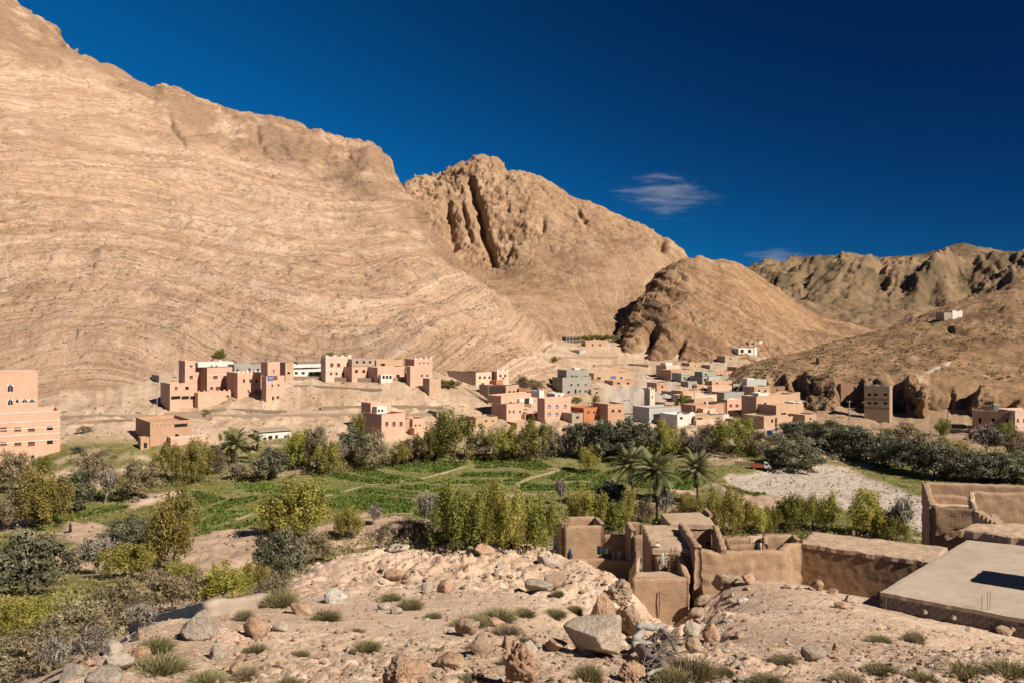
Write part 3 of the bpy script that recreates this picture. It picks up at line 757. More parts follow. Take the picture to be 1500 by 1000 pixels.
def window_part(parent, a, b, c, d, y, kind):
    """pane at the back of its opening, with a frame (a pointed head for arched ones)"""
    w, h = b-a, d-c
    mb = MB(); mb.box(a+.002, b-.002, y, y+.05, c+.002, d-.002)
    o = mb.build('window', PANE[kind], parent)
    t = min(0.09, w*0.13)
    f = MB(); y0 = y-0.06
    f.box(a+.004, a+t, y0, y-.003, c+.004, d-.004); f.box(b-t, b-.004, y0, y-.003, c+.004, d-.004)
    f.box(a+t+.002, b-t-.002, y0, y-.003, c+.004, c+t); f.box(a+t+.002, b-t-.002, y0, y-.003, d-t, d-.004)
    if w > 0.9 and kind != 'o': f.box((a+b)/2-.03, (a+b)/2+.03, y0+.01, y-.004, c+t+.002, d-t-.002)
    if kind == 'a':
        for s in (-1, 1):
            x = a if s < 0 else b
            f.add([(x-s*.003, y0-.10, d), (x-s*w*.5, y0-.10, d-.01), (x-s*w*.28, y0-.10, d-w*.22), (x-s*w*.02, y0-.10, d-w*.62)], [(0,1,2,3) if s > 0 else (3,2,1,0)])
    f.build('frame', WFRAME if kind in 'wba' else WOOD, o)
    if kind in 'wsb' and w > .5:
        s = MB(); s.box(a-.06, b+.06, y-.34, y-.225, c-.10, c-.012); s.build('sill', WFRAME if kind == 'w' else WOOD, o)
    return o

HOUSES = {}
def house(label, px, py, yaw, blocks, cat='house', d=None, name='house', group=None, sink=4.0):
    """blocks: (x0, x1, ytop, ybottom, set-back m, depth m or -left edge px, colour, windows, options); pixels are read off the photo"""
    d = d or hit(px, py, ('ground',)) or 280.0
    F = Frame(px, py, d, math.radians(yaw))
    root = tag(empty(name, F.O, F.yaw), label, cat, group)
    HOUSES[label] = (root, F)
    for bi, (x0, x1, yt, yb, off, dep, colr, wins, opt) in enumerate(blocks):
        u0, _ = F.uv(x0, yb, off); u1, _ = F.uv(x1, yb, off)
        v1 = F.uv((x0+x1)/2 if x1-x0 < 14 else x0+3, yt, off)[1]; v0 = F.uv(x0, yb, off)[1]
        if dep < 0: dep = min(16, max(2.5, F.depth_for(u0, off, -dep)))
        if bi == 0 or opt.get('ground'): v0 -= sink
        W, kinds = [], []
        for wx, wy, ww, wh, k in wins:
            cu, cv = F.uv(wx, wy, off)
            su = abs(F.uv(wx+ww/2, wy, off)[0]-F.uv(wx-ww/2, wy, off)[0])/2; sv = wh/2*F.O.y/FPX
            if u0+.1 < cu-su and cu+su < u1-.1 and cv+sv < v1-.15 and not any(cu-su < q[1]+.02 and cu+su > q[0]-.02 and cv-sv < q[3]+.02 and cv+sv > q[2]-.02 for q in W):
                W.append((cu-su, cu+su, max(cv-sv, v0+.05), cv+sv)); kinds.append(k)
        mb = wall_shell(u0, u1, v0, v1, off, off+dep, W, opt.get('para', 0.5))
        wall = mb.build('wall' if bi == 0 else opt.get('name', 'upper_storey'), WM(colr), root)
        for (a, b, c, e), k in zip(W, kinds):
            window_part(root, a, b, c, e, off+.22, k)
        for by, bc in opt.get('bands', ()):
            z = F.uv(x0, by, off)[1]
            t = MB(); t.box(u0-.07, u1+.07, off-.07, off-.003, z-.11, z+.11); t.build('trim', WM(bc), root)
        if opt.get('cap'):
            t = MB(); t.box(u0-.06, u1+.06, off-.06, off+.4, v1+.003, v1+.22); t.box(u0-.06, u0+.4, off+.402, off+dep+.06, v1+.003, v1+.22); t.build('trim', WM(opt['cap']), root)
        if opt.get('cren'):
            n = opt['cren']; w = (u1-u0)/(2*n-1) if n > 1 else 1
            for k in range(n):
                a = u0 + 2*k*w
                t = MB(); t.box(a+.01, min(a+w, u1)-.01, off+.01, off+.34, v1+.003, v1+.32); t.box(a+w*.25, min(a+w*.75, u1), off+.012, off+.338, v1+.323, v1+.6)
                t.build('merlon', WM(opt.get('crenc', 'white')), root)
        if opt.get('tank'):
            # water tank and stair head on the roof
            t = MB(); cu = u0+(u1-u0)*.7; cy = off+dep*.6
            t.tube([(cu, cy, v1-.5), (cu, cy, v1+.5), (cu, cy, v1+.62)], [.5, .5, .2], 10); t.build('water_tank', WFRAME, root)
        if opt.get('beams'):
            for k in range(int((u1-u0)/1.1)):
                t = MB(); x = u0+.6+1.1*k
                t.tube([(x, off-.35, v1-.75), (x, off+.25, v1-.72)], .07, 5); t.build('beam', WOOD, root)
    return root

def H(*a, **k): return house(*a, **k)
_ = {}
# --- big salmon building at the left
row = lambda xs, y, w, h, k: [(x, y, w, h, k) for x in xs]
H('large salmon three storey building with white bands and brown shuttered windows', -60, 692, 33, [
    (-60, 88, 609, 692, 0, 16, 'salmon', row((-40,-17,5,26,46), 628, 10, 5.5, 's') + [(73,626.5,9,6.5,'o')] + row((-40,-17,5,26,46), 649, 10, 5.5, 's') + [(73,647,9,6.5,'o')] + row((8,30,48,68), 669, 5, 6, 'd') + row((48,67), 680, 4.5, 6, 'd'),
     dict(bands=((622.5,'white'),(632.5,'white'),(642.5,'white'),(652.5,'white')), cap='white', para=1.0)),
    (-60, 55, 546, 608, 5.5, 9, 'salmon', [(15,568,9,12,'a')] + [(15,588.5,8,10,'a'),(25,587,5,6,'a'),(36,586.5,9,6.5,'a'),(47,586.5,9,6.5,'a')], dict(para=.8, cap='pale')),
    (31, 55, 544, 546, 5.6, 4, 'salmon', [], dict(para=.3))], cat='building', name='salmon_building', d=200)
# --- the terracotta ruin below the road
H('roofless terracotta mud house beside the road with a brown shaded side', 220, 657, 38, [
    (220, 281, 618, 657, 0, -197, 'terra', [(265,622.5,19,5,'o'),(247,641,5,6,'o'),(259,637,5,4,'o')], dict(para=.9, beams=1)),
    (206, 219, 640, 660, -2, 3, 'terra', [(213,652,5,8,'o')], dict(ground=1, name='porch')),
    (250, 301, 641, 660, -3.0, 3.5, 'pink', [], dict(ground=1, name='front_wall', para=.6, cap='white'))], d=213)
# --- terrace of pink houses
H('low pink house with three dark garage openings at the end of the terrace', 249, 606, 42, [
    (249, 289, 562, 606, 0, -235, 'pink', [(258,568,4,4,'s'),(274,568,5,5,'o'),(257.5,582,14,5,'o'),(271.5,582,11,5,'o'),(283,582,9,5,'o')], dict(cap='pink', para=.5))], d=254)
H('tall pink house with white bands and a dark recessed courtyard', 271, 576, 42, [
    (271, 286, 528, 576, 0, -262, 'pink', [(280,536,4,3,'s'),(280,552,5,5,'s')], dict(bands=((538,'white'),(555,'white')), para=.5)),
    (286.3, 303, 538, 576, 6, 4, 'pink', [(297,552,4,5,'o')], dict(ground=1, name='recessed_wing', para=.2)),
    (303.3, 343, 538, 576, 0, 9, 'pink', [(315.5,552,6.5,4.5,'s'),(330,552,6,4.5,'o'),(319,568,6,5,'s'),(332,568,6,5,'s'),(310,568,4,5,'d')], dict(bands=((549,'white'),(556,'white'),(566,'pale')), ground=1, name='wing', para=.4)),
    (290, 342, 530.5, 537.5, 4.0, 4.5, 'white', [(310,536,3,3,'d'),(317,536,3,3,'d')], dict(name='roof_room', para=.3, tank=1))], d=262)
H('long pink retaining terrace wall with fence posts below the recessed house', 290, 592, 42, [
    (290, 352, 574.5, 592, 0, 3.0, 'salmon', [(333.5,580,3.5,3.5,'o'),(345,570,6,5,'d')], dict(para=.7, cren=9, crenc='pink'))], cat='wall', name='terrace_wall', d=257)
H('grey concrete upper house standing behind the white lintelled pink house', 343, 560, 42, [
    (343, 382, 533.5, 560, 0, 8, 'grey', [(348,542,3,4,'d'),(365,541,4,4,'d'),(378,541,4,3,'d')], dict(para=.4))], d=272)
H('pink house with small white lintelled windows between grey house and tower', 348, 581, 42, [
    (348, 382, 545.5, 581, 0, 9, 'pink', row((357.5,367,376), 557.5, 3.6, 6, 'w') + row((364,375.5), 573, 3, 4.5, 'w'), dict(para=.5, tank=1, cren=6, crenc='white'))], d=262)
H('tall narrow pink tower house carrying a blue painted panel', 390, 593, 42, [
    (390, 417, 550.5, 593, 0, -383, 'pink', [(399,564.5,3,4,'w'),(408,564,3,4,'w'),(400,583,3,6,'o'),(407,583,4,7,'o')], dict(para=.4)),
    (392, 410, 531, 550, 1.2, 5, 'pink', [(401,543,3,4,'b')], dict(para=.3, cap='pale'))], d=258)
H('weathered wooden pergola frame above the pink terrace', 331, 531, 42, [(331, 358, 522.5, 531, 0, 4, 'stone', [(337,527,5,5,'o'),(345,527,5,5,'o'),(353,527,4,5,'o')], dict(para=.2, beams=1))], cat='ruin', name='ruin')
H('roofless grey stone ruin high on the slope left of the pergola', 217, 532, 42, [
    (217, 230, 516, 532, 0, 5, 'stone', [], dict(para=1.5)), (236, 244, 512.5, 524, 2, 4, 'stone', [], dict(para=1.5, name='wall', ground=1))], cat='ruin', name='ruin')
H('low grey stone enclosure with a dark bush above the garage house', 233, 560, 42, [(233, 268, 549, 560, 0, -222, 'stone', [(256,555,5,7,'o')], dict(para=.8))], cat='ruin', name='ruin')
H('low tan house with one window between tower and white balcony house', 418, 554, 42, [(418, 430, 530, 554, 0, 6, 'tan', [(423,546,4,3.5,'o')], dict(para=.4))], d=272)
H('white house with a long dark balcony and four windows', 430, 552, 40, [
    (430, 470, 540, 552, 0, 7, 'white', row((434,444,456,464), 546, 4.5, 4, 'd'), dict(para=.2)),
    (430, 471, 533.5, 538.5, -.7, 6, 'white', [], dict(para=.7, name='balcony')),
    (436, 466, 530, 533.5, 4, 3, 'dgrey', [], dict(para=.2, name='roof_room'))], d=276)
H('pale pink three window house with stepped white parapet corners', 477, 555, 40, [
    (477, 515, 522.5, 555, 0, -470, 'pale', row((486,496,510), 534, 5, 5, 's') + row((485,493,502), 547, 3, 4, 'd') + [(513,550,3,7,'o')], dict(para=.5, cren=4, bands=((542,'white'),)))], d=273)
H('pale house with two rows of three windows right of stepped parapet house', 515.5, 556, 40, [
    (515.5, 550, 537, 556, 0, 9, 'pink', row((522,533,544), 543.5, 4.5, 4.5, 'd'), dict(para=.3)),
    (515.5, 549, 525.5, 536.5, 3, 6, 'stone', row((523,533,542), 530, 3.5, 4, 'o'), dict(para=.4))], d=273)
H('tan upper house without plaster behind the white veranda', 551, 545, 40, [(551, 590, 527, 545, 0, 7, 'ochre', [(561,534,6,4,'o'),(586,534,8,4,'o')], dict(para=.4))], d=284)
H('pink house with white veranda and climbing plants', 553, 556, 40, [
    (553, 594, 537.5, 556, 0, 7, 'pink', row((563,569), 551, 4, 5, 'o') + [(583,551,5,6,'d')], dict(para=.4)),
    (558, 575, 548.5, 556, -1.6, 1.4, 'white', row((562,567,572), 552, 3.4, 5, 'o'), dict(para=.3, name='veranda', ground=1))], d=272)
H('pink corner house with small windows under the grey rooftop house', 601, 556, 40, [
    (601, 633, 536, 556, 0, -595, 'pink', row((618,626), 550, 3.4, 4, 'w'), dict(para=.4)),
    (607, 633.5, 525.5, 535.5, 2.5, 6, 'pink', row((615,621,627), 537.2, 2.8, 3, 'w') + row((615,621,627), 531.5, 2.6, 2.6, 'w'), dict(para=.5, cren=4))], d=272)
H('grey house with bright lit front highest above the terrace', 587, 527, 40, [(587, 612, 509.5, 527, 0, -572, 'grey', [(591.5,516,3,4,'d'),(598,515,3,4,'d')], dict(para=.5, tank=1))], d=300)
H('tan retaining wall right of the terrace houses', 629, 577, 40, [(629, 646, 554, 577, 0, 4, 'tan', [], dict(para=.4))], cat='wall', name='retaining_wall', d=268)
# --- the pink house on the field edge
H('pink house with dark left side standing among trees at the field edge', 559, 640, 44, [
    (559, 593.5, 606.5, 640, 0, -531, 'pink', row((566.5,577,587.5), 620, 4.2, 6, 's'), dict(para=.8)),
    (543, 573, 590.5, 606, 7, 5, 'pink', [(549,601,3,4,'o'),(560,600,3.5,5,'o')], dict(para=.4, cap='pink')),
    (552, 567, 595, 606, 4.8, 2.0, 'white', row((555,560), 601, 3, 4, 'o'), dict(para=.3, name='roof_room')),
    (593, 604, 612.5, 640, 1.5, 4, 'terra', [(599,632,4,8,'o')], dict(para=.3, ground=1, name='porch')),
    (604.5, 623, 613, 637, 0.2, 6, 'pink', row((609,615), 623, 3, 4, 'w'), dict(para=.4, ground=1, name='wing')),
    (607, 634, 626, 640, -2.5, 2.4, 'salmon', [], dict(para=.5, ground=1, name='yard_wall'))], d=229)
H('low white roadside building with dark doorways behind the palms', 380, 652, 35, [
    (380, 428, 633.5, 652, 0, 6, 'white', [(396,643,6,11,'o'),(405,641,4,9,'o'),(418,640,4,6,'o'),(388,643,5,6,'d')], dict(para=.3)),
    (379, 429, 631, 633, -.5, 7, 'stone', [], dict(para=.0, name='roof_slab'))], d=224)
# --- centre of the village
H('long brown mud house with a shaded side and lit pink gable', 697, 564, 52, [
    (697, 720, 545, 564, 0, -656, 'pale', row((703,710,717), 552.5, 3, 4, 'd') + [(707,562,5,3,'o')], dict(para=.4, cap='brown'))], d=285)
H('pale house with crenellated roof right of the pink gable', 728, 556, 48, [
    (728, 745, 543, 563, 0, -720, 'pale', row((733,740), 550, 3, 4, 'd') + [(737,554,4,2,'o')], dict(para=.4, cren=3)),
    (727, 737, 556.5, 566, -2, 3, 'orange', [], dict(para=.2, name='porch', ground=1))], d=292)
H('long low house with a dark unplastered side and three lit windows', 741, 592, 50, [(741, 760, 565.5, 592, 0, -702, 'tan', row((746.5,752.5,757.5), 574.5, 3, 5, 'd'), dict(para=.4, cap='pale'))], d=270)
H('big pink house with black shaded side above the green trees', 742, 622, 48, [
    (742, 768, 591.5, 622, 0, -720, 'salmon', row((746.5,752.5,762), 603, 3.2, 5, 'w'), dict(para=.3)),
    (734, 790, 579, 591, 3.0, 6, 'salmon', [(748,589,3,3,'o'),(783,588,4,6,'o')], dict(para=.4)),
    (761, 781, 583.5, 592, 2.0, 1.1, 'white', [], dict(para=.2, name='laundry_wall')),
    (769, 795, 606, 622, -1.5, 4, 'pink', [(775,613,9,9,'o')], dict(para=.3, ground=1, name='porch'))], d=252)
H('pink house with two rows of blue windows and white roof room', 798, 617, 40, [
    (798, 836, 583, 617, 0, -787, 'pink', row((804.5,816,828), 594.5, 4.4, 4.4, 'b') + row((804.5,816,828), 606, 4.8, 4.6, 'b') + [(818,615.5,7,5,'a')], dict(para=.4, bands=((590,'salmon'),(602,'salmon')))),
    (790, 797, 572, 582, 5, 4, 'white', [], dict(para=.3, name='roof_room', cren=2)),
    (813, 826, 575.5, 583, 4, 4, 'white', [(819,580,4,4,'o')], dict(para=.3, name='roof_room'))], d=252)
H('low red orange house with three square windows', 855, 616, 38, [(855, 888.5, 597, 616, 0, 8, 'orange', row((862,870.5,883.5), 603.5, 3, 3.4, 'd'), dict(para=.4, tank=1))], d=256)
H('tan orange house with two windows right of the red house', 890.5, 614, 30, [
    (890.5, 915, 591.5, 614, 0, 8, 'terra', row((898,907.5), 601.5, 4, 4, 'd'), dict(para=.5, bands=((596,'salmon'),)))], d=256)
H('grey three storey house with two rows of windows below the slope', 824, 579, 34, [
    (824, 866, 552.5, 579, 0, -809, 'grey', row((837,847,858), 563.5, 3, 3.4, 'd') + [(833,574,4,4,'o'),(843,573,3,7,'o'),(849.5,573,4,4,'w'),(858,573,4,4,'w')], dict(para=.3, bands=((566,'stone'),))),
    (830, 863, 541.5, 552, 2, 6, 'grey', row((838,844,857), 551, 4, 3, 'd'), dict(para=.3)),
    (842, 850, 538.5, 541.3, 3, 2, 'white', [], dict(para=.2, name='roof_room'))], d=312)
H('low tan flat roofed house behind the gravel wash', 870, 561, 30, [(870, 920, 546, 561, 0, 7, 'tan', [(877,554,6,4,'o'),(898,553,8,5,'b'),(910,553,3,3,'o')], dict(para=.4))], d=355)
H('long pale house with a white arcade end behind the wash', 884, 548, 28, [
    (884, 921, 539.5, 552, 0, 7, 'terra', [(895,545,5,4,'o')], dict(para=.4)), (921, 941, 541, 550, 1, 4, 'pale', row((926,932,937), 546, 3.6, 3.4, 'o'), dict(para=.4, name='arcade', ground=1))], d=392)
# --- the upper hamlet under the second peak
H('dark grey castle like house with four arched openings on the hillside', 829, 505, 20, [(829, 848, 493.5, 505, 0, 6, 'dgrey', row((832,837,842,846), 497, 3.2, 3.6, 'o') + row((832,837,842,846), 502, 3, 2.6, 'o'), dict(para=.5, cren=5, crenc='dgrey'))], d=470)
H('grey walled house with one white lit end below the arched castle house', 849, 522, 40, [(849, 859, 512.5, 524, 0, -815, 'blue', [], dict(para=.4))], d=432)
H('grey mud house between castle house and grey walled house', 829, 512, 24, [(829, 851, 504.5, 513, 0, 6, 'stone', [(847,508,4,3,'o')], dict(para=.4))], d=450)
H('tan crenellated long house right of the arched castle house', 858, 510, 20, [(858, 890, 500.5, 511, 0, 6, 'ochre', row((868,879), 505, 2.4, 3, 'o'), dict(para=.5, cren=8, crenc='ochre'))], d=455)
H('white walled ruin left of the arched castle house', 780, 506, 20, [
    (780, 784, 497, 506, 0, 4, 'white', [], dict(para=.4)), (792, 815, 501, 509, -2, 5, 'pale', [(789,501,3,3,'o')], dict(para=.8, ground=1, name='wall'))], cat='ruin', name='ruin', d=440)
# --- mosque
H('grey prayer hall with dark door at the foot of the minaret', 951, 616, 32, [(951, 997, 597.5, 616, 0, -927, 'blue', [(962,610,10,9,'o')], dict(para=.4, cap='terra'))], cat='mosque', d=254, name='prayer_hall')
_min = H('slender square tan minaret with small lantern on top', 952, 600, 40, [
    (952, 959.5, 570, 600, 0, -945.5, 'cream', [(955.5,581,1.6,3,'o')], dict(para=.4, cren=3, crenc='cream')),
    (950.5, 954, 566.5, 569.5, 1.0, .8, 'cream', [], dict(para=0, name='lantern'))], cat='minaret', name='minaret', d=268)
H('white front house with pale pink base beside the orange trees', 992, 624, 30, [(992, 1018, 607, 624, 0, 8, 'white', [(998,612,4,4,'o')], dict(para=1.6, cren=2))], d=246)
H('low tan yard house right of the white front house', 1018.5, 624, 25, [
    (1018.5, 1060, 609, 624, 0, 8, 'tan', [(1025,613,8,3,'o')], dict(para=.4)), (1020, 1050, 615, 624, -1.6, 1.5, 'pale', [], dict(para=.3, ground=1, name='yard_wall'))], d=248)
H('cream and black sided house at the back by the cone hill', 976, 554, 42, [
    (976, 996, 534.5, 554, 0, -961, 'pale', row((983,990), 543, 2.4, 3, 'd'), dict(para=.4)), (975, 985, 530.5, 534.5, 1.5, 3, 'white', [], dict(para=.2))], d=372)
H('brown mud house half hidden behind the grey green houses', 983, 558, 30, [(983, 1017, 541.5, 558, 0, 8, 'terra', [(1000,548,3,3,'o')], dict(para=.4))], d=362)
H('narrow grey house with two small windows below the cone hill', 998, 562, 32, [(998, 1015, 546.5, 562, 0, 6, 'green', row((1003,1008.5), 553.5, 3, 3, 'd'), dict(para=.4, cap='white'))], d=352)
H('low grey block with shaded left side under the narrow grey house', 1008, 570, 40, [(1008, 1021, 558, 571, 0, -997, 'grey', [(1015,566,3,3,'o')], dict(para=.4))], d=338)
H('grey green house with turquoise band in the middle of the village', 1029, 567, 30, [
    (1029, 1067, 551, 567, 0, 8, 'green', [(1033,556,4,4,'o'),(1050,560,3,3,'d')], dict(para=.3)), (1029, 1049, 544, 550.5, 2, 5, 'green', [(1034,548,3,3,'d')], dict(para=.3)), (1038, 1056, 551, 557, -.6, .5, 'blue', [], dict(para=.1, name='balcony'))], d=345)
H('ochre house with grey top right of the turquoise banded house', 1048, 556, 30, [(1048, 1075, 543.5, 556, 0, 6, 'terra', [(1056,549,3,3,'o'),(1068,549,3,3,'o')], dict(para=.4))], d=372)
H('pale pink blank walled house between grey houses', 1043, 577, 32, [
    (1043, 1072, 565, 577, 0, -1037, 'pink', [], dict(para=.4)), (1043, 1072, 557.5, 564.5, 3, 4, 'ochre', [(1050,561,3,2.5,'o')], dict(para=.4))], d=322)
H('tall blue grey house with white roof corner', 1094, 577, 30, [
    (1094, 1123, 556, 577, 0, -1089, 'blue', [], dict(para=.4)), (1095, 1105, 553.5, 556, 1, 3, 'white', [], dict(para=.2, name='roof_room'))], d=322)
H('low grey house squeezed left of the blue grey house', 1074, 575, 30, [(1074, 1091, 561.5, 575, 0, 6, 'grey', [(1079,568,6,5,'o')], dict(para=.3))], d=330)
H('cream house with pale window openings in the village middle', 1000, 582, 34, [
    (1000, 1026, 572, 582, 0, 6, 'ochre', [], dict(para=.4)), (994, 1012, 577.5, 586, -2, 3, 'pale', [(999,583,3,3,'b'),(1005,583,3,3,'b')], dict(para=.3, ground=1, name='wing'))], d=302)
H('broad pale roofed house beside the cream house', 1013, 587, 30, [(1013, 1050, 579, 587, 0, 7, 'pale', [(1025,584,6,2.5,'o')], dict(para=.3))], d=296)
H('brown ochre house right of the small dark tree', 1017, 596, 36, [(1017, 1045, 584, 596, 0, -1010, 'ochre', [], dict(para=.4))], d=282)
H('ochre house with dark doorway in front of the brown ochre house', 1019, 608, 30, [
    (1019, 1060, 593, 608, 0, 7, 'terra', [(1024,599,4,4,'o'),(1037,600,3,3,'o')], dict(para=.4, tank=1))], d=268)
H('pale pink house with three windows left of the great tan house', 1065, 603, 26, [
    (1065, 1106, 585, 603, 0, -1060, 'pink', row((1070.5,1079.5,1091), 593.3, 4.4, 3.6, 's'), dict(para=.4, cren=2))], d=276)
H('grey flat roof house behind the three window house', 1061, 583, 28, [(1061, 1090, 574.5, 583, 0, 7, 'grey', [], dict(para=.3))], d=305)
H('low tan house with one window under the three window house', 1081, 612, 25, [(1081, 1106, 602.5, 612, 0, 5, 'terra', [(1097,606.5,5,4,'w')], dict(para=.4))], d=262)
H('small white gabled store between low houses', 1053, 620, 25, [(1053, 1068, 607, 620, 0, 5, 'white', [(1058,614,3,4,'o')], dict(para=.4))], d=252)
H('great tan house with tall block and white roof walls', 1137, 625, 34, [
    (1137, 1177, 593, 625, 0, 9, 'ochre', [(1148,606,7,4,'w'),(1170,607,3,3,'o')], dict(para=.4)),
    (1108, 1166, 580, 625, 7, 6, 'ochre', [(1121,590.5,4,3,'o')], dict(para=.4, ground=1)),
    (1111, 1126, 575, 579.7, 7.5, 3, 'white', [], dict(para=.4, name='roof_room')),
    (1163, 1175, 588, 592.7, 3, 3, 'white', [], dict(para=.4, name='roof_room')),
    (1119, 1138, 609, 627, -1.5, 8, 'tan', [(1131,616,3,5,'o')], dict(para=.4, ground=1, name='side_wing')),
    (1138.5, 1169, 611, 627, -2.2, 2.0, 'ochre', [], dict(para=.4, ground=1, name='front_wall'))], d=250)
# --- right of the village
H('white house with dark openings high on the shoulder of the hill', 1082, 519, 30, [
    (1082, 1104, 510, 519, 0, 5, 'white', row((1087,1098), 514, 5, 5, 'o'), dict(para=.3)), (1104.5, 1109, 508.5, 518, -.4, 5, 'white', [], dict(para=.3, ground=1, name='end_wall')), (1077, 1110, 521, 524, -3, 2.5, 'stone', [], dict(para=.2, ground=1, name='terrace'))], d=hit(1090,520), sink=1.0)
H('pale ruin wall behind the white shoulder house', 1097, 508, 30, [(1097, 1133, 501, 508, 0, 4, 'stone', [(1103,504,5,4,'o'),(1122,504,10,4,'o')], dict(para=.5)), (1112, 1117, 500.5, 508, -.3, 4, 'white', [], dict(para=.3, ground=1, name='pillar'))], cat='ruin', name='ruin', d=hit(1110,509), sink=1.0)
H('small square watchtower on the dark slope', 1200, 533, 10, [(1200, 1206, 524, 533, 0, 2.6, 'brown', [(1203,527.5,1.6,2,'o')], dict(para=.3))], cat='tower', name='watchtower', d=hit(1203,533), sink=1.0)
H('tall beige house with shaded front and white stepped parapet corners', 1266, 613, -32, [
    (1266, 1303, 564.5, 613, 0, 8, 'beige', row((1273.5,1282.5,1297), 577.5, 5.4, 3.6, 'o') + row((1273.5,1282.5,1297), 590, 5.4, 3.6, 'o'), dict(para=.9, cren=3, bands=((582,'brown'),(595,'brown'))))], d=276)
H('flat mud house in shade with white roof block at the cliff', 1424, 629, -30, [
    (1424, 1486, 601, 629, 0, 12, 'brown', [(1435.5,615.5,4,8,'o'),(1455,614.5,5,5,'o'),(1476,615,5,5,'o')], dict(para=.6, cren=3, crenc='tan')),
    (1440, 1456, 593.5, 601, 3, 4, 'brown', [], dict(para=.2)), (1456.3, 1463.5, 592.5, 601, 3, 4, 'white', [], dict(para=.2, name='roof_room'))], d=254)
H('pale house with two windows at the right end of the cliff', 1487, 631, 10, [(1487, 1530, 601, 628, 0, 8, 'pale', row((1491,1500,1512), 615, 3, 4, 's'), dict(para=.5, bands=((624,'white'),)))], d=247)
H('small roofless fort with one white wall on the hill crest', 1395, 467, 15, [(1395, 1410, 456, 467, 0, 6, 'white', [], dict(para=1.2, cren=2)), (1383, 1394.5, 458, 467, 0.2, 6, 'stone', [], dict(para=1.0, ground=1, name='side_wall'))], cat='fort', name='fort', d=hit(1395,468) or 440, sink=.8)
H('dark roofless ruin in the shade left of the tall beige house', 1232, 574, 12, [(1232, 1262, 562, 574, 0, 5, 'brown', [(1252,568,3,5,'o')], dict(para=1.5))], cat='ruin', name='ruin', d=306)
H('low tan mud house under the stair path beside the trees', 697, 624, 30, [(697, 729, 611, 624, 0, 7, 'tan', [(712,616,3,3,'o'),(722,616,2.5,2.5,'o')], dict(para=.4))], d=246)
# smaller houses packed between the others
for x0, x1, yt, yb, d, c, w, l in (
    (962,978,560,572,330,'terra',[(970,566,3,3,'o')],'small red brown mud house at the edge of the gravel wash'), (974,992,589,600,285,'tan',[(982,594,4,3,'o')],'tan hut just right of the minaret'), (1050,1063,589,600,274,'brown',[(1056,595,3,4,'o')],'dark brown hut left of the three window house'),
    (1105,1128,566,578,308,'tan',[(1112,572,3,3,'o'),(1121,572,3,3,'o')],'tan house right under the blue grey house'), (984,999,573,582,318,'stone',[(992,577,3,3,'o')],'stone hut at the right rim of the wash'), (1021,1040,563,572,338,'tan',[(1030,567,3,3,'o')],'tan hut below the grey green house'),
    (940,961,541,551,402,'tan',[(950,546,3,3,'o')],'tan hut at the foot of the cone hill'), (1099,1121,545,556,352,'stone',[(1108,550,4,3,'o')],'stone walled hut below the outcrops'), (1079,1098,537,546,388,'terra',[(1088,541,3,3,'o')],'red brown house at the back of the village'),
    (1040,1061,534,543,402,'stone',[(1050,539,3,2.5,'o')],'grey stone house highest under the cone hill'), (1010,1030,531,540,412,'tan',[(1018,536,3,2.5,'o')],'far tan house under the cone hill slope'), (757,786,619,631,244,'tan',[(771,625,5,4,'o')],'low tan yard house in front of the big pink house'),
    (838,854,605,617,252,'stone',[(846,611,4,4,'o')],'grey stone hut between the blue windowed house and the red house'), (1179,1196,607,622,248,'ochre',[(1187,613,3,3,'o')],'small ochre house right of the great tan house'), (1062,1082,521,528,424,'stone',[(1070,525,3,2,'o')],'half ruined stone house below the shoulder'),
    (898,930,557,564,346,'terra',[(906,561,4,3,'o'),(920,561,4,3,'o')],'long low red brown house along the wash'), (1076,1094,613,624,250,'tan',[(1085,618,4,4,'o')],'lowest tan house left of the side wing'), (1128,1150,566,576,318,'brown',[(1138,571,3,3,'o')],'brown house against the dark outcrops'),
    (1030,1048,598,607,266,'pale',[(1038,602,3,3,'s')],'pale small house in front of the brown ochre house'), (950,968,553,562,368,'stone',[(958,557,3,3,'o')],'small stone house above the gravel wash'), (760,778,568,578,274,'brown',[(768,573,3,3,'o')],'brown hut behind the upper roof of the big pink house'),
    (640,668,602,612,250,'stone',[],'low stone building along the road'), (1150,1172,575,586,296,'tan',[(1160,580,3,3,'o')],'tan house behind the white roof walls'), (866,884,570,580,318,'stone',[(874,575,3,3,'o')],'stone hut right of the grey three storey house')):
    H(l, x0, yb, 32, [(x0, x1, yt, yb, 0, 6, c, w, dict(para=.35, beams=1 if c in ('tan','terra') else 0))], d=d, sink=5)
# mark painted on the tower house
_r, _f = HOUSES['tall narrow pink tower house carrying a blue painted panel']
def panel(px, py, w, h, col, nm):
    u, v = _f.uv(px, py); s = h/2*_f.O.y/FPX; su = w/2*_f.O.y/FPX*1.25
    m = MB(); m.box(u-su, u+su, -.09, -.012, v-s, v+s)
    return m.build(nm, flat('panel_'+nm, col), _r), u, v, su, s
_b, u, v, su, s = panel(396, 553.5, 7, 7, (0.05,0.15,0.50), 'blue_panel')
m = MB()
for a, b in (((-.75,.7),(-.3,-.3)), ((-.3,-.3),(.05,.35)), ((.05,.35),(.4,-.3)), ((.4,-.3),(.75,.7))):
    p, q = Vector((u+su*a[0], -.12, v+s*a[1])), Vector((u+su*b[0], -.12, v+s*b[1]))
    m.tube([p, q], .11, 4)
m.build('emblem', flat('yellow_paint', (0.75,0.62,0.25)), _b)
panel(403.5, 553, 5, 6, (0.25,0.10,0.05), 'brown_panel')
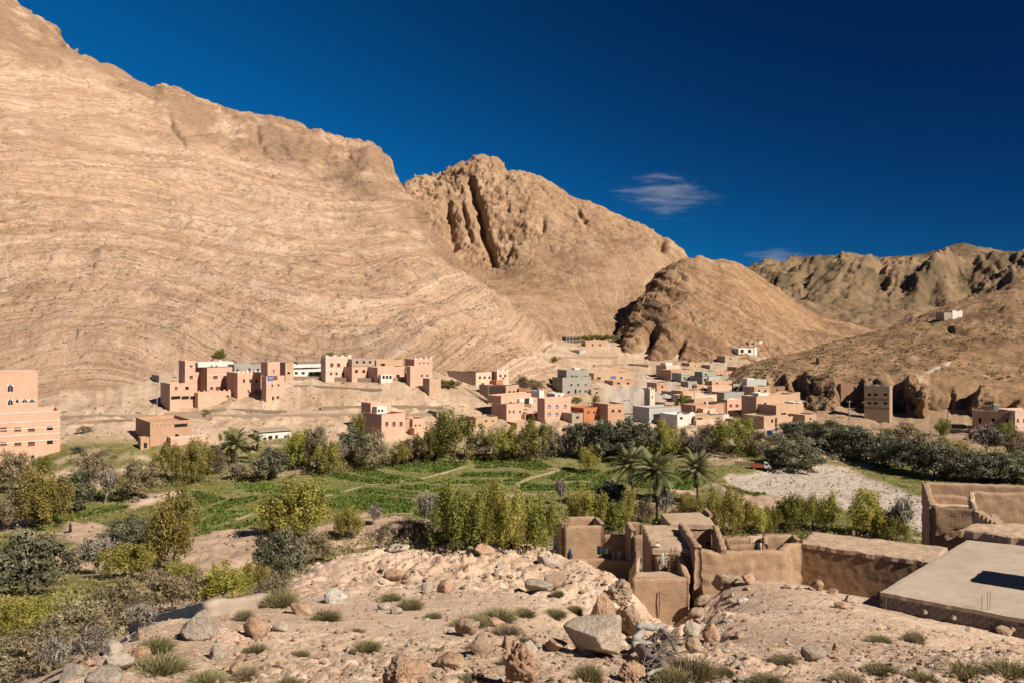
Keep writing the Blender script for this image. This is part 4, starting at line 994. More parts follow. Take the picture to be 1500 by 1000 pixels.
# ------------------------------------------------------------------ crop fields, stream, road
def leafmat(name, c1, c2, c3=None, trans=0.25, vscale=0.35, rnd=0.18):
    if name in MATS: return MATS[name]
    m, nt, b = nodes_of(name, 0.75, 0.2)
    pos = N(nt, 'ShaderNodeNewGeometry').outputs['Position']
    isl = attribute(nt, 'leaf')
    f = math_(nt, 'ADD', math_(nt, 'MULTIPLY', isl, 0.6), math_(nt, 'MULTIPLY', noise(nt, pos, vscale, 3, 0.6), 0.5))
    c = ramp(nt, f, [(0.25, c1), (0.6, c2), (0.85, c3 or tuple(min(1, 1.3*x) for x in c2))])
    r = N(nt, 'ShaderNodeObjectInfo').outputs['Random']
    hs = N(nt, 'ShaderNodeHueSaturation')
    nt.links.new(math_(nt, 'ADD', math_(nt, 'MULTIPLY', r, 2*rnd), 1-rnd), hs.inputs['Value'])
    nt.links.new(math_(nt, 'ADD', math_(nt, 'MULTIPLY', r, 0.03), 0.485), hs.inputs['Hue'])
    nt.links.new(c, hs.inputs['Color'])
    nt.links.new(hs.outputs[0], b.inputs['Base Color'])
    tr = N(nt, 'ShaderNodeBsdfTranslucent'); nt.links.new(hs.outputs[0], tr.inputs['Color'])
    mx = N(nt, 'ShaderNodeMixShader'); mx.inputs[0].default_value = trans
    nt.links.new(b.outputs[0], mx.inputs[1]); nt.links.new(tr.outputs[0], mx.inputs[2])
    nt.links.new(mx.outputs[0], nt.nodes['Material Output'].inputs['Surface'])
    MATS[name] = m
    return m
LEAF = dict(
    olive=leafmat('olive_leaf', (0.08,0.082,0.045), (0.18,0.178,0.105), (0.31,0.30,0.20)),
    green=leafmat('willow_leaf', (0.26,0.235,0.05), (0.46,0.41,0.095), (0.58,0.51,0.16), 0.5),
    lush=leafmat('poplar_leaf', (0.15,0.16,0.032), (0.32,0.315,0.07), (0.46,0.43,0.125), 0.5),
    dusty=leafmat('dusty_leaf', (0.17,0.13,0.08), (0.34,0.27,0.16), (0.48,0.40,0.255), 0.35),
    twig=leafmat('grey_twig', (0.14,0.115,0.09), (0.25,0.21,0.17), (0.36,0.31,0.255), 0.0),
    palm=leafmat('palm_leaf', (0.075,0.08,0.03), (0.19,0.19,0.08), (0.38,0.35,0.18), 0.25, 0.8),
    crop=leafmat('crop_leaf', (0.08,0.115,0.02), (0.15,0.205,0.036), (0.24,0.28,0.07), 0.35, 0.25),
    grass=leafmat('grass_leaf', (0.16,0.15,0.04), (0.30,0.27,0.08), (0.42,0.35,0.15), 0.3),
    scrub=leafmat('scrub_leaf', (0.17,0.145,0.065), (0.29,0.245,0.12), (0.40,0.34,0.19), 0.3, 2.0),
    dry=leafmat('dry_leaf', (0.22,0.16,0.10), (0.36,0.275,0.175), (0.47,0.375,0.26), 0.3, 2.0))
BARK = pmat('bark', (0.10,0.075,0.055), (0.19,0.15,0.115), 3, 14, 0.6, 0.03)
PALEBARK = pmat('pale_bark', (0.30,0.27,0.235), (0.48,0.45,0.41), 3, 14, 0.4, 0.03)
PALMBARK = pmat('palm_bark', (0.09,0.065,0.045), (0.20,0.15,0.10), 4, 20, 0.8, 0.05)

def quads(c, size, elong=1.0, up=0.0, out=None, rng=RNG):
    """leaf sized quads at points c; up bends their long axis upwards, out (n,3) turns them to face outwards"""
    n = len(c)
    a = rng.normal(size=(n, 3)); a[:, 2] += up*1.5
    a /= np.linalg.norm(a, axis=1)[:, None]
    nn = rng.normal(size=(n, 3))
    if out is not None:
        nn = nn*0.55 + out*1.3 + np.array([0.15, -0.1, 0.25]); a = a - nn*((a*nn).sum(1)/np.maximum((nn*nn).sum(1), 1e-6))[:, None]; a /= np.maximum(np.linalg.norm(a, axis=1)[:, None], 1e-6)
    b = np.cross(a, nn); b /= np.maximum(np.linalg.norm(b, axis=1)[:, None], 1e-6)
    s = (size*(0.55+0.9*rng.random(n)))[:, None] if np.isscalar(size) else size[:, None]
    a = a*s*0.5*elong; b = b*s*0.5
    v = np.stack([c-a, c+b*.9-a*.1, c+a, c-b*.9+a*.1], 1).reshape(-1, 3)
    return v, np.arange(4*n).reshape(n, 4)
def leaf_mesh(name, v, f, mat, val=None):
    me = mesh_np(name, v, f, False)
    n = len(v)//4
    r = RNG.random(n) if val is None else val
    attr(me, 'leaf', np.repeat(r, 4)[:len(v)] if len(v) == 4*n else RNG.random(len(v)))
    me.materials.append(mat)
    return me

for i, poly in enumerate(CROPS):
    w = pxpoly(poly, 0.2)
    xs, ys = [p[0] for p in w], [p[1] for p in w]
    area = 0.5*abs(sum(w[k][0]*w[(k+1) % len(w)][1]-w[(k+1) % len(w)][0]*w[k][1] for k in range(len(w))))
    n = int(min(9000, max(200, area*9.0)))
    x = RNG.uniform(min(xs), max(xs), n*3); y = RNG.uniform(min(ys), max(ys), n*3)
    k = inpoly(x + 0.5*perlin(x/2.2, y/2.2, .3), y + 0.8*perlin(x/2.2, y/2.2, 5.3), w) & (fbm(x/4, y/6, i*3.1, 3) > -0.75)
    x, y = x[k][:n], y[k][:n]
    z = np.array([gz(a, b) for a, b in zip(x, y)])
    hgt = 0.32*(0.7+0.6*RNG.random(len(x)))
    c = np.stack([x, y, z+hgt*.45], -1)
    v, f = quads(c, 0.5, 1.25, 0.7)
    o = obj('crop_field', leaf_mesh('crop_field', v, f, LEAF['crop'], np.clip(0.5+0.45*fbm(x/5, y/5, i*1.3, 3)+0.2*RNG.random(len(x)), 0, 1)))
    tag(o, kind='structure')
# undergrowth that fills the gaps of the tree belts
def undergrowth(n, sel, mat, size, hgt, seed):
    rg = np.random.default_rng(seed); c = []
    for _k in range(n):
        a, b_ = sel(rg); d = hit(a, b_, ('ground',))
        if not d: continue
        p = P(a, b_, d); r = rg.uniform(.7, 2.2)
        q = rg.normal(size=(46, 3))*np.array([r*.5, r*.5, hgt*.35]); q[:, 2] = np.abs(q[:, 2])
        c.append(q + np.array([p.x, p.y, gz(p.x, p.y)]))
    c = np.concatenate(c)
    v, f = quads(c, size, 1.8, .6, None, rg)
    tag(obj('undergrowth', leaf_mesh('undergrowth', v, f, mat)), kind='stuff')
far_edge = lambda rg: (lambda a: (a, np.interp(a, [0,100,250,400,480,560,700,830,960,1050,1130], [745,742,712,700,694,684,674,670,668,668,668]) + rg.uniform(-10, 2)))(rg.uniform(0, 1130))
thick = lambda rg: (lambda a: (a, np.interp(a, [1130,1200,1300,1400,1500], [660,664,684,700,708]) + rg.uniform(-16, 2)))(rg.uniform(1135, 1510))
river = lambda rg: (lambda a: (a, np.interp(a, [350,440,560,640,820,1000,1200,1340], [850,815,795,800,800,785,788,796]) + rg.uniform(-16, 4)))(rg.uniform(380, 1345))
lbank = lambda rg: (lambda a: (a, rg.uniform(800, np.interp(a, [0,100,190,300,400], [985,945,895,868,850]))))(rg.uniform(0, 400))
undergrowth(170, far_edge, LEAF['dusty'], .24, 1.9, 1); undergrowth(120, far_edge, LEAF['lush'], .24, 2.2, 2); undergrowth(110, thick, LEAF['olive'], .26, 2.0, 3)
undergrowth(130, river, LEAF['lush'], .2, 1.8, 4); undergrowth(110, river, LEAF['dusty'], .2, 1.7, 5); undergrowth(260, lbank, LEAF['dusty'], .055, .8, 6); undergrowth(150, lbank, LEAF['green'], .055, .6, 7)
# loose grass over the valley floor
n = 26000
px_, d_ = RNG.uniform(-80, 1580, n), np.exp(RNG.uniform(math.log(70), math.log(232), n))
x, y = (px_-750)/FPX*d_, d_
k = (fbm(x/11, y/16, 8.8, 4) > -0.45) & ~inpoly(x, y, RIVER) & ~inpoly(x, y, STREAM) & ~((px_ > 420) & (d_ < 92))
for b_ in BANKS: k &= ~inpoly(x, y, b_) | (RNG.random(n) < .15)
x, y = x[k], y[k]
c = np.stack([x, y, np.array([gz(a, b) for a, b in zip(x, y)])+0.12], -1)
v, f = quads(c, 0.42, 1.3, 1.0)
tag(obj('grass', leaf_mesh('grass', v, f, LEAF['grass'])), kind='stuff')

# stream water lies in its bed
m, nt, b = nodes_of('stream_water', 0.12, 0.5)
b.inputs['Base Color'].default_value = (0.10, 0.095, 0.075, 1)
bump(nt, b, noise(nt, N(nt, 'ShaderNodeTexCoord').outputs['Object'], 3.0, 4, 0.6), 0.25, 0.05)
v = [(x, y, 0) for x, y in pxpoly([(230,892),(300,846),(350,833),(400,823),(470,803),(540,794),(620,786),(720,776),(720,788),(620,799),(540,808),(470,820),(400,844),(340,866),(270,905)], -1.0)]
nn_ = len(v)
me = bpy.data.meshes.new('stream'); me.from_pydata([(a, b_, -1.05) for a, b_, _z0 in v], [], [tuple(range(nn_-1, -1, -1))])
tag(obj('stream', me, m), kind='structure')

def ribbon(name, pts, w, mat, lift=0.25, kind='structure', thick=0.5, along='ground', **k):
    """road or wall strip laid over the terrain through photo pixels"""
    p = [spot(a, b, (along,)) if not isinstance(a, Vector) else a for a, b in pts]
    q = []
    for a, b in zip(p, p[1:]):
        n = max(2, int((b-a).length/3.0))
        q += [a.lerp(b, t/n) for t in range(n)]
    q.append(p[-1])
    if along == 'ground':
        zz = smooth1(np.array([gz(a.x, a.y) for a in q]), 2)
        for a, z in zip(q, zz): a.z = z+lift
    mb = MB(); vv = []
    for i, a in enumerate(q):
        t = q[min(i+1, len(q)-1)]-q[max(i-1, 0)]; s = Vector((t.y, -t.x, 0)).normalized()*w/2
        vv += [a-s, a+s, a+s-Vector((0, 0, thick)), a-s-Vector((0, 0, thick))]
    f = [(4*i+j, 4*i+(j+1) % 4, 4*(i+1)+(j+1) % 4, 4*(i+1)+j) for i in range(len(q)-1) for j in range(4)]
    f += [(3, 2, 1, 0), tuple(4*(len(q)-1)+j for j in range(4))]
    mb.add(vv, f)
    return tag(mb.build(name, mat), kind=kind, **k)
ROADM = pmat('dusty_road', (0.42,0.31,0.225), (0.52,0.40,0.30), 0.5, 6, 0.3, 0.05, world=True)
PATHM = pmat('trodden_path', (0.40,0.32,0.19), (0.52,0.42,0.28), 0.8, 6, 0.4, 0.05, world=True)
STONEW = pmat('dry_stone', (0.30,0.215,0.145), (0.50,0.38,0.275), 1.8, 4, 0.9, 0.15, world=True)
CONC = pmat('concrete', (0.44,0.345,0.265), (0.56,0.45,0.36), 0.6, 14, 0.25, 0.02, world=True)
ribbon('road', [(60,611),(190,609),(300,609),(400,608),(520,605),(640,605),(720,612)], 4.0, ROADM, .3, thick=1.6)
ribbon('road', [(1180,638),(1260,642),(1340,640),(1430,638),(1540,645)], 4.0, ROADM, .3, thick=1.6)
for pts, w in (([(481,725),(542,709),(617,701),(652,692),(692,680)], 1.0), ([(752,709),(780,699),(828,684)], 1.0), ([(345,762),(400,742),(481,725)], .9), ([(350,716),(420,718),(481,725)], .7), ([(640,708),(760,709),(900,702)], .6), ([(20,782),(60,780),(112,779),(160,772)], 1.6), ([(482,740),(560,751),(610,752)], .6), ([(692,680),(760,686),(830,685)], .6)):
    ribbon('field_path', pts, w*.75, PATHM, .10, thick=.3)
tag(ribbon('field_wall', [(395,700),(440,692),(480,694)], .7, STONEW, .9, None, 1.4), 'low dry stone wall along the left edge of the fields', 'wall')
tag(ribbon('field_wall', [(560,681),(600,674),(640,668)], .8, STONEW, .8, None, 1.4), 'low dry stone wall below the trees at the far field corner', 'wall')
tag(ribbon('field_wall', [(1035,683),(1075,679),(1105,682)], .9, STONEW, 1.0, None, 1.6), 'rough stone wall above the dry river bed beside the truck', 'wall')
tag(ribbon('stone_stair', [(676,566),(690,573),(703,582),(718,592)], 1.6, STONEW, .5, None, 1.6), 'long straight stone stair path climbing to the brown mud house', 'stair')
tag(ribbon('stone_stair', [(spot(1343,556,('hill',)),0),(spot(1358,545,('hill',)),0),(spot(1375,536,('hill',)),0),(spot(1391,529,('hill',)),0)], 1.3, flat('pale_stone', (0.55,0.47,0.38)), .6, None, 1.5, 'hill'), 'pale stair path running up the terraced brown hill', 'stair')

for pts, w, h, l in (([(428,556),(480,556),(550,558),(620,560)], .8, 1.2, 'long rough stone terrace edge under the pale terrace houses'), ([(432,566),(500,569),(560,572)], .7, .6, 'broken stone terrace line on the earth bank below the pale houses'), ([(470,600),(560,598),(650,600)], .7, 1.0, 'stone wall above the road behind the field edge pink house'),
                     ([(240,609),(300,606),(420,604)], .7, .9, 'stone retaining wall above the road below the pink terrace'), ([(100,622),(150,619),(195,616)], .8, .8, 'stone edge of the road near the salmon building'), ([(820,526),(860,524),(905,524)], .8, 1.2, 'terrace wall under the upper hamlet'), ([(870,537),(920,535),(950,538)], .8, 1.2, 'terrace wall at the mouth of the upper gully'),
                     ([(1180,628),(1230,632),(1262,633)], .8, 1.2, 'stone wall of the road below the tall beige house'), ([(1330,634),(1380,633),(1425,635)], .8, 1.2, 'stone wall of the road below the dark cliff recess'), ([(985,604),(1000,602),(1012,603)], .5, .9, 'garden wall beside the mosque')):
    tag(ribbon('terrace_wall', pts, w, STONEW, h, None, h+1.2), l, 'wall', 'stone terrace walls')
# ------------------------------------------------------------------ trees
def branchy(h, w, depth, seed, spread=0.6, thick=0.16, lean=0.0, nlimb=5):
    """tapered trunk with limbs; returns tubes and tip points"""
    r = random.Random(seed); mb = MB(); tips = []
    def grow(p, dirv, L, rad, lev):
        pts, rr = [p], [rad]
        d = dirv.copy(); q = p.copy()
        ns = 4 if lev == 0 else 3
        for k in range(ns):
            d = (d + Vector((r.uniform(-1,1), r.uniform(-1,1), r.uniform(-.3,.7)))*0.20).normalized()
            q = q + d*(L/ns); pts.append(q.copy()); rr.append(rad*(1-0.55*(k+1)/ns))
        mb.tube(pts, rr, 5 if lev < 2 else 3, lev == 0)
        if lev >= depth: tips.append(q); return
        nb = nlimb if lev == 0 else r.choice((2, 3, 3))
        for k in range(nb):
            a = 2*math.pi*(k/nb) + r.uniform(-.5, .5)
            s = spread*r.uniform(.6, 1.3)
            nd = (d + Vector((math.cos(a)*s, math.sin(a)*s, r.uniform(-.1,.35)))).normalized()
            i = r.randint(max(1, ns-2), ns)
            grow(pts[i], nd, L*r.uniform(.55, .85), rr[i]*0.72, lev+1)
        tips.append(q)
    grow(Vector((0, 0, -.3)), Vector((lean, 0, 1)).normalized(), h*.34, thick, 0)
    return mb, tips

def crown_pts(w, h, z0, nclump, n, seed, shape='round', rc=0.22):
    rg = np.random.default_rng(seed)
    th = rg.uniform(0, 2*math.pi, nclump); u = rg.uniform(-0.75, 1, nclump)
    rr = rg.uniform(0.25, 1.0, nclump)**0.6
    s = np.sqrt(np.maximum(1-u*u, 0))
    if shape == 'tall': s = s*0.8+0.15
    cx, cy, cz = rr*s*np.cos(th), rr*s*np.sin(th), rr*u
    cz = np.where(cz < 0, cz*0.9, cz)
    jig = 1+0.26*rg.normal(size=nclump)
    C = np.stack([cx*jig*w/2, cy*jig*w/2, z0+(cz+1)/2*(h-z0)], -1)
    size = rc*w*(0.55+0.8*rg.random(nclump))
    i = rg.choice(nclump, n, p=size**1.6/np.sum(size**1.6))
    dirs = rg.normal(size=(n, 3)); dirs /= np.linalg.norm(dirs, axis=1)[:, None]
    rad = size[i]*(0.2+0.9*rg.random(n)**0.7)*np.where(rg.random(n) < .12, 1.7, 1)
    pts = C[i] + dirs*rad[:, None]*np.array([1, 1, .8 if shape != 'tall' else 1.7])
    pts[:, 2] = np.maximum(pts[:, 2], 0.05)
    return pts, dirs, i

def make_tree_kind(kind, seed):
    """(crown mesh, trunk mesh) about 8 m tall"""
    rg = np.random.default_rng(seed+5)
    if kind == 'olive':
        p, o, i = crown_pts(8.8, 7.4, 0.2, 62, 9000, seed, rc=.125)
        v, f = quads(p, 0.26, 1.5, .1, o, rg); mat = LEAF['olive']
        mb, _t = branchy(7, 8, 2, seed, .7, .26)
    elif kind in ('green', 'lush'):
        p, o, i = crown_pts(6.6, 8.0, 0.2, 60, 7000, seed, 'tall', .115)
        v, f = quads(p, 0.21, 1.5, .6, o, rg); mat = LEAF[kind]
        mb, _t = branchy(8, 7, 3, seed, .45, .15)
    elif kind == 'poplar':
        p, o, i = crown_pts(3.0, 9.0, 0.5, 50, 2600, seed, 'tall', .19)
        v, f = quads(p, 0.19, 1.6, 1.2, o, rg); mat = LEAF['green']
        mb, _t = branchy(9, 3, 3, seed, .22, .10)
    elif kind == 'dusty':
        p, o, i = crown_pts(7.0, 6.8, 0.2, 62, 5200, seed, 'round', .125)
        v, f = quads(p, 0.17, 2.4, .6, o, rg); mat = LEAF['dusty']
        mb, _t = branchy(7, 7, 3, seed, .7, .13)
    elif kind == 'bare':
        mb, tips = branchy(7.2, 7, 4, seed, .62, .12, nlimb=6)
        tp = np.array([tuple(t) for t in tips]); tp = np.repeat(tp, 7, 0)
        p = tp + rg.normal(size=tp.shape)*np.array([.45, .45, .4]); i = np.arange(len(p))
        v, f = quads(p, 0.16, 7.0, .9, None, rg); mat = LEAF['twig']
    elif kind == 'bush':
        p, o, i = crown_pts(7.5, 4.6, 0.1, 60, 4200, seed, 'round', .17)
        v, f = quads(p, 0.2, 2.0, .5, o, rg); mat = LEAF['dusty']
        mb, _t = branchy(4.5, 7, 2, seed, .9, .09)
    val = np.clip(0.5 + 0.28*rg.normal(size=max(i)+1)[i] + 0.2*rg.normal(size=len(p)), 0, 1)
    me = leaf_mesh('crown', v, f, mat, val)
    tm = mb.mesh('trunk', True); tm.materials.append(PALEBARK if kind in ('bare', 'poplar') else BARK)
    if kind == 'bare': attr(tm, 'leaf', RNG.random(len(tm.vertices)))
    return me, tm
BASE = dict(olive=(9.6, 7.9), green=(7.4, 8.6), lush=(7.4, 8.6), poplar=(3.4, 9.6), dusty=(8.0, 7.4), bare=(8.0, 7.4), bush=(8.4, 4.8))
KIND = {k: [make_tree_kind(k, 100*j+len(k)*7) for j in range(n)] for k, n in dict(olive=4, green=4, lush=3, poplar=3, dusty=4, bare=3, bush=3).items()}
TREE_N = [0]
def tree(kind, px, py, wpx, hpx, label, group=None, name=None, d=None):
    """stands where pixel (px, py) meets the ground; wpx, hpx are its size in photo pixels"""
    TREE_N[0] += 1
    p = P(px, py, d) if d else spot(px, py, ('ground',))
    g = gz(p.x, p.y); p.z = g
    s = p.y/FPX
    bw, bh = BASE[kind]
    cm, tm = KIND[kind][TREE_N[0] % len(KIND[kind])]
    nm = name or dict(olive='olive_tree', green='willow_tree', lush='poplar_tree', poplar='young_poplar', dusty='tamarisk_tree', bare='bare_tree', bush='bush')[kind]
    root = tag(empty(nm, p, random.Random(TREE_N[0]).uniform(0, 6.28)), label, 'bush' if kind == 'bush' else 'tree', group)
    sw, sh = wpx*s/bw*1.16, hpx*s/bh*1.06
    c = obj('crown', cm, None, root); t = obj('trunk', tm, None, root)
    for o in (c, t): o.scale = (sw, sw, sh)
    return root
T = tree
G0 = 'trees along the far edge of the fields'; G1 = 'riverside trees'; G2 = 'olive thicket beyond the river bed'; G3 = 'scrub on the left bank'
# far edge of the fields, from the salmon building to the right
T('dusty', 18, 722, 52, 66, 'olive brown tree before the corner of the salmon building', G0)
T('green', 62, 773, 60, 84, 'yellow green tree left of the round olive', G0)
T('dusty', 22, 775, 44, 62, 'brownish thin leaved tree at the left edge below the salmon building', G0)
T('lush', 63, 692, 26, 24, 'small dark green tree touching the wall of the salmon building', G0)
T('olive', 112, 750, 56, 60, 'round grey green olive standing alone by the long crop strip', G0)
T('dusty', 135, 702, 50, 44, 'dusty sparse tree behind the round grey green olive', G0)
T('bare', 153, 738, 44, 52, 'pale leafless tree right of the round grey green olive', G0)
T('dusty', 203, 733, 56, 64, 'dark dusty tree under the terracotta ruin', G0)
T('green', 245, 703, 44, 55, 'yellow green tree in front of the terracotta ruin', G0)
T('green', 285, 708, 46, 62, 'taller yellow green tree right of the terracotta ruin', G0)
T('dusty', 316, 694, 34, 42, 'grey brown bushy tree left of the far palm', G0)
T('bare', 340, 703, 40, 28, 'low pale leafless thicket under the far palms', G0)
T('lush', 340, 660, 30, 32, 'green tree crown behind the far palm', G0)
T('dusty', 378, 703, 38, 36, 'dark brown leafless looking tree under the white roadside building', G0)
T('olive', 398, 700, 44, 46, 'blue grey olive below the white roadside building', G0)
T('green', 440, 688, 46, 60, 'yellow green tree right of the white roadside building', G0)
T('dusty', 464, 688, 40, 68, 'tall thin olive brown tree rising above its neighbours near the slope', G0)
T('green', 482, 694, 42, 46, 'low yellow green tree at the left end of the middle field', G0)
T('bare', 503, 688, 34, 46, 'grey leafless tree left of the dark blue green tree', G0)
T('olive', 518, 676, 40, 52, 'dark blue green tree left of the field edge pink house', G0)
T('lush', 524, 642, 20, 36, 'slender bright green tree against the shaded side of the field edge pink house', G0)
T('dusty', 549, 688, 46, 58, 'brownish tree in front of the dark side of the field edge pink house', G0)
T('green', 583, 683, 34, 38, 'small yellow green tree before the front of the field edge pink house', G0)
T('dusty', 608, 677, 38, 44, 'grey brown tree right below the field edge pink house', G0)
T('lush', 632, 676, 44, 48, 'green tree left beside the broad leafy tree', G0)
T('lush', 665, 672, 72, 72, 'broad tall leafy green tree nearest the stone stair path', G0)
T('dusty', 702, 672, 34, 46, 'grey leaved tree between the broad leafy tree and the round bright one', G0)
T('green', 735, 674, 46, 52, 'round bright green tree at the middle of the far field edge', G0)
T('dusty', 763, 672, 34, 44, 'dark brown tree right of the round bright green tree', G0)
T('lush', 787, 671, 44, 56, 'green tree under the blue windowed pink house', G0)
T('dusty', 812, 668, 34, 38, 'pale brown tree left of the white leafless tree', G0)
T('bare', 828, 668, 36, 36, 'white leafless tree beside the great olive clump', G0)
for a, b, c, e, l in ((848,668,46,50,'left end olive of the great dark clump below the red house'), (880,671,52,58,'second olive from the left in the great dark clump'), (913,671,54,60,'tallest olive in the great dark clump below the mosque'), (942,668,44,52,'right end olive of the great dark clump')):
    T('olive', a, b, c, e, l, 'great olive clump below the red house')
T('green', 860, 692, 28, 40, 'small bright green tree standing in front of the great olive clump', G0)
T('green', 975, 668, 40, 50, 'yellow green tree right of the great olive clump', G0)
T('dusty', 1003, 667, 36, 42, 'brown leafless looking tree below the white front house', G0)
T('bare', 1022, 672, 34, 36, 'grey leafless tree below the low tan yard house', G0)
T('dusty', 1036, 668, 40, 48, 'dark brown tree left of the pair of bright trees', G0)
T('lush', 1062, 668, 46, 52, 'left one of two bright green trees below the three window house', G0)
T('lush', 1090, 662, 44, 50, 'right one of two bright green trees below the great tan house', G0)
T('dusty', 1113, 668, 38, 42, 'grey green tree under the great tan house', G0)
T('bare', 1132, 660, 36, 34, 'pale leafless tree right under the great tan house', G0)
# the olive thicket on the right
T('olive', 1168, 686, 76, 44, 'big round olive at the near end of the thicket beside the truck', G2)
for a, b, c, e, l in ((1160,648,44,32,'olive below the right corner of the great tan house'), (1188,646,40,30,'small olive in the upper row of the thicket'), (1206,656,50,36,'olive behind the big round olive'), (1236,666,54,42,'third olive of the lower thicket row'), (1270,674,56,46,'olive of the thicket under the rubble bank'),
                      (1302,684,56,50,'tall dark olive halfway along the thicket'), (1336,692,58,52,'dark olive in front of the yellowish bush'), (1370,699,58,52,'olive below the yellowish bush'), (1402,703,56,50,'olive above the far corner of the high walled yard'), (1436,706,58,48,'olive behind the high walled yard'),
                      (1472,706,60,44,'olive above the long wall of the high walled yard'), (1506,706,60,44,'last olive of the thicket at the right edge'), (1222,644,50,30,'upper olive left of the rubble bank'), (1252,650,46,28,'upper olive touching the rubble bank')):
    T('olive', a, b, c, e, l, G2)
T('bare', 1178, 640, 34, 26, 'pale grey leafless bush above the olive thicket', G2)
T('dusty', 1330, 652, 54, 34, 'brownish dome shaped tree on the rubble bank', G2)
T('green', 1392, 676, 50, 38, 'yellowish tree inside the olive thicket', G2)
T('lush', 1382, 640, 22, 28, 'small green tree at the foot of the cliff', G2)
T('bare', 1446, 668, 60, 58, 'large brown leafless tree below the flat mud house', G2)
T('lush', 1475, 652, 22, 34, 'bright green small tree below the flat mud house', G2)
T('dusty', 1495, 672, 44, 44, 'olive brown tree below the pale right end house', G2)
# village gardens and slope shrubs
T('lush', 1003, 600, 22, 24, 'small dark green tree among the ochre houses', 'village garden trees')
T('lush', 873, 592, 10, 14, 'dark cypress like tree beside the red orange house', 'village garden trees')
T('lush', 845, 590, 16, 9, 'low green garden bush under the grey three storey house', 'village garden trees')
for a, b, c, e, k, l in ((768,572,30,22,'dusty','left grey green bush on the slope above the lit windows house'), (783,572,26,18,'dusty','right grey green bush on the slope above the pink roofs'), (752,560,22,14,'dusty','dark bush right of the crenellated pale house'),
                      (650,567,18,12,'lush','left half of the dark green hedge beside the retaining wall'), (664,568,18,12,'lush','right half of the dark green hedge beside the retaining wall'),
                      (812,531,10,9,'lush','small round green bush alone on the slope under the upper hamlet'), (780,527,10,8,'lush','small green bush on the slope above the lit houses'), (1048,603,22,9,'lush','low green garden hedge on an ochre roof terrace edge'),
                      (1300,640,16,14,'lush','small green shrub at the foot of the tall beige house')):
    T(k, a, b, c, e, l, 'shrubs on the village slope', name='shrub')
for a, b, c, e, k, l in ((322,522,18,20,'lush','dark green bush above the pergola'), (332,508,12,12,'lush','small green bush over the dark green bush on the slope'), (362,497,12,20,'dusty','upright dark shrub on the bare slope'), (374,500,18,12,'dusty','grey shrub right of the upright dark shrub'), (388,501,14,8,'lush','low green shrub at the end of the slope shrubs'),
                      (420,511,24,12,'dusty','grey green shrub above the white balcony house'), (436,509,24,12,'lush','green shrub above the white balcony house'), (449,515,12,10,'lush','bright green shrub near the eroded gully'), (482,520,18,16,'lush','left green tree above the stepped parapet house'), (502,523,14,14,'lush','right green tree above the stepped parapet house'),
                      (302,612,12,14,'dusty','small shrub by the road below the terrace wall'), (125,633,24,10,'dusty','low green bush on the bare slope right of the salmon building'), (115,663,14,10,'olive','small grey bush at the foot of the bare slope')):
    T(k, a, b, c, e, l, 'shrubs on the bare slope', name='shrub', d=hit(a, b) or 300)
for k, (a, b) in enumerate(((855,500),(866,499),(877,498),(890,499),(902,502),(912,497),(920,492),(905,490),(925,500),(935,487))):
    p = spot(a, b, None, 470)
    T('lush' if k < 4 else 'dusty', a, b, 16, 8 if k < 4 else 11, ('bright green shrub in the hedge behind the tan crenellated long house' if k < 4 else 'grey green shrub scattered up the gully under the cone hill'), ('hedge of the upper hamlet' if k < 4 else 'shrubs in the gully under the cone hill'), name='shrub', d=p.y)
# along the river, near side
T('olive', 42, 872, 112, 92, 'big grey olive tree at the left edge', G1)
T('bare', 140, 838, 76, 66, 'leafless tree with white forked branches right of the big olive', G1, d=112)
T('olive', 188, 815, 62, 58, 'grey green olive behind the white forked branches', G1)
T('olive', 208, 806, 34, 46, 'dark olive left of the tall yellow tree', G1)
T('green', 257, 838, 66, 128, 'tall yellow green tree standing alone before the left field', G1)
T('green', 182, 846, 72, 50, 'spreading yellow bush tree below the grey green olive', G1)
T('green', 440, 792, 88, 92, 'large yellow green willow before the middle field', G1)
T('green', 406, 788, 46, 62, 'smaller yellow green willow left beside the large willow', G1)
T('green', 508, 790, 40, 50, 'small round yellow green tree right of the large willow', G1)
T('olive', 412, 853, 60, 80, 'dark olive at the water below the large willow', G1)
T('dusty', 458, 826, 56, 52, 'yellow brown scrub tree right of the dark olive', G1)
T('bare', 545, 768, 30, 34, 'small grey leafless tree on the river bank', G1)
T('bare', 626, 768, 50, 50, 'white twiggy leafless tree left of the green riverside trees', G1)
T('lush', 668, 806, 62, 100, 'leftmost tall tree of the green riverside row', G1)
T('lush', 702, 808, 54, 92, 'second tall tree of the green riverside row', G1)
T('green', 736, 808, 56, 98, 'lightest tall tree of the green riverside row', G1)
T('lush', 770, 808, 56, 88, 'fourth tall tree of the green riverside row', G1)
T('lush', 800, 806, 44, 76, 'rightmost tree of the green riverside row next to the mud tower room', G1)
T('dusty', 604, 802, 56, 46, 'olive brown bush in front of the river bank', G1)
T('dusty', 566, 800, 40, 36, 'small brown bush by the water behind the rubble mound', G1)
T('poplar', 842, 768, 22, 56, 'thin pale poplar above the mud tower room', G1)
T('poplar', 861, 778, 24, 72, 'tall pale poplar right of the mud tower room', G1)
T('poplar', 882, 778, 22, 58, 'thin yellowish poplar between tower room and flat roofed room', G1)
T('olive', 893, 752, 58, 48, 'very dark olive behind the poplars', G1)
T('lush', 905, 778, 34, 44, 'dark green bush tree below the palms', G1)
T('poplar', 921, 772, 22, 56, 'slim green poplar directly under the left palm', G1)
T('dusty', 946, 772, 30, 48, 'dark brown undergrowth tree under the middle palm', G1)
T('bare', 978, 770, 36, 62, 'white leafless tree right of the middle palm', G1)
T('bare', 822, 738, 26, 46, 'faint leafless tree beyond the mud tower room', G1)
T('green', 1012, 772, 44, 50, 'yellow green bush behind the upper square roof', G1)
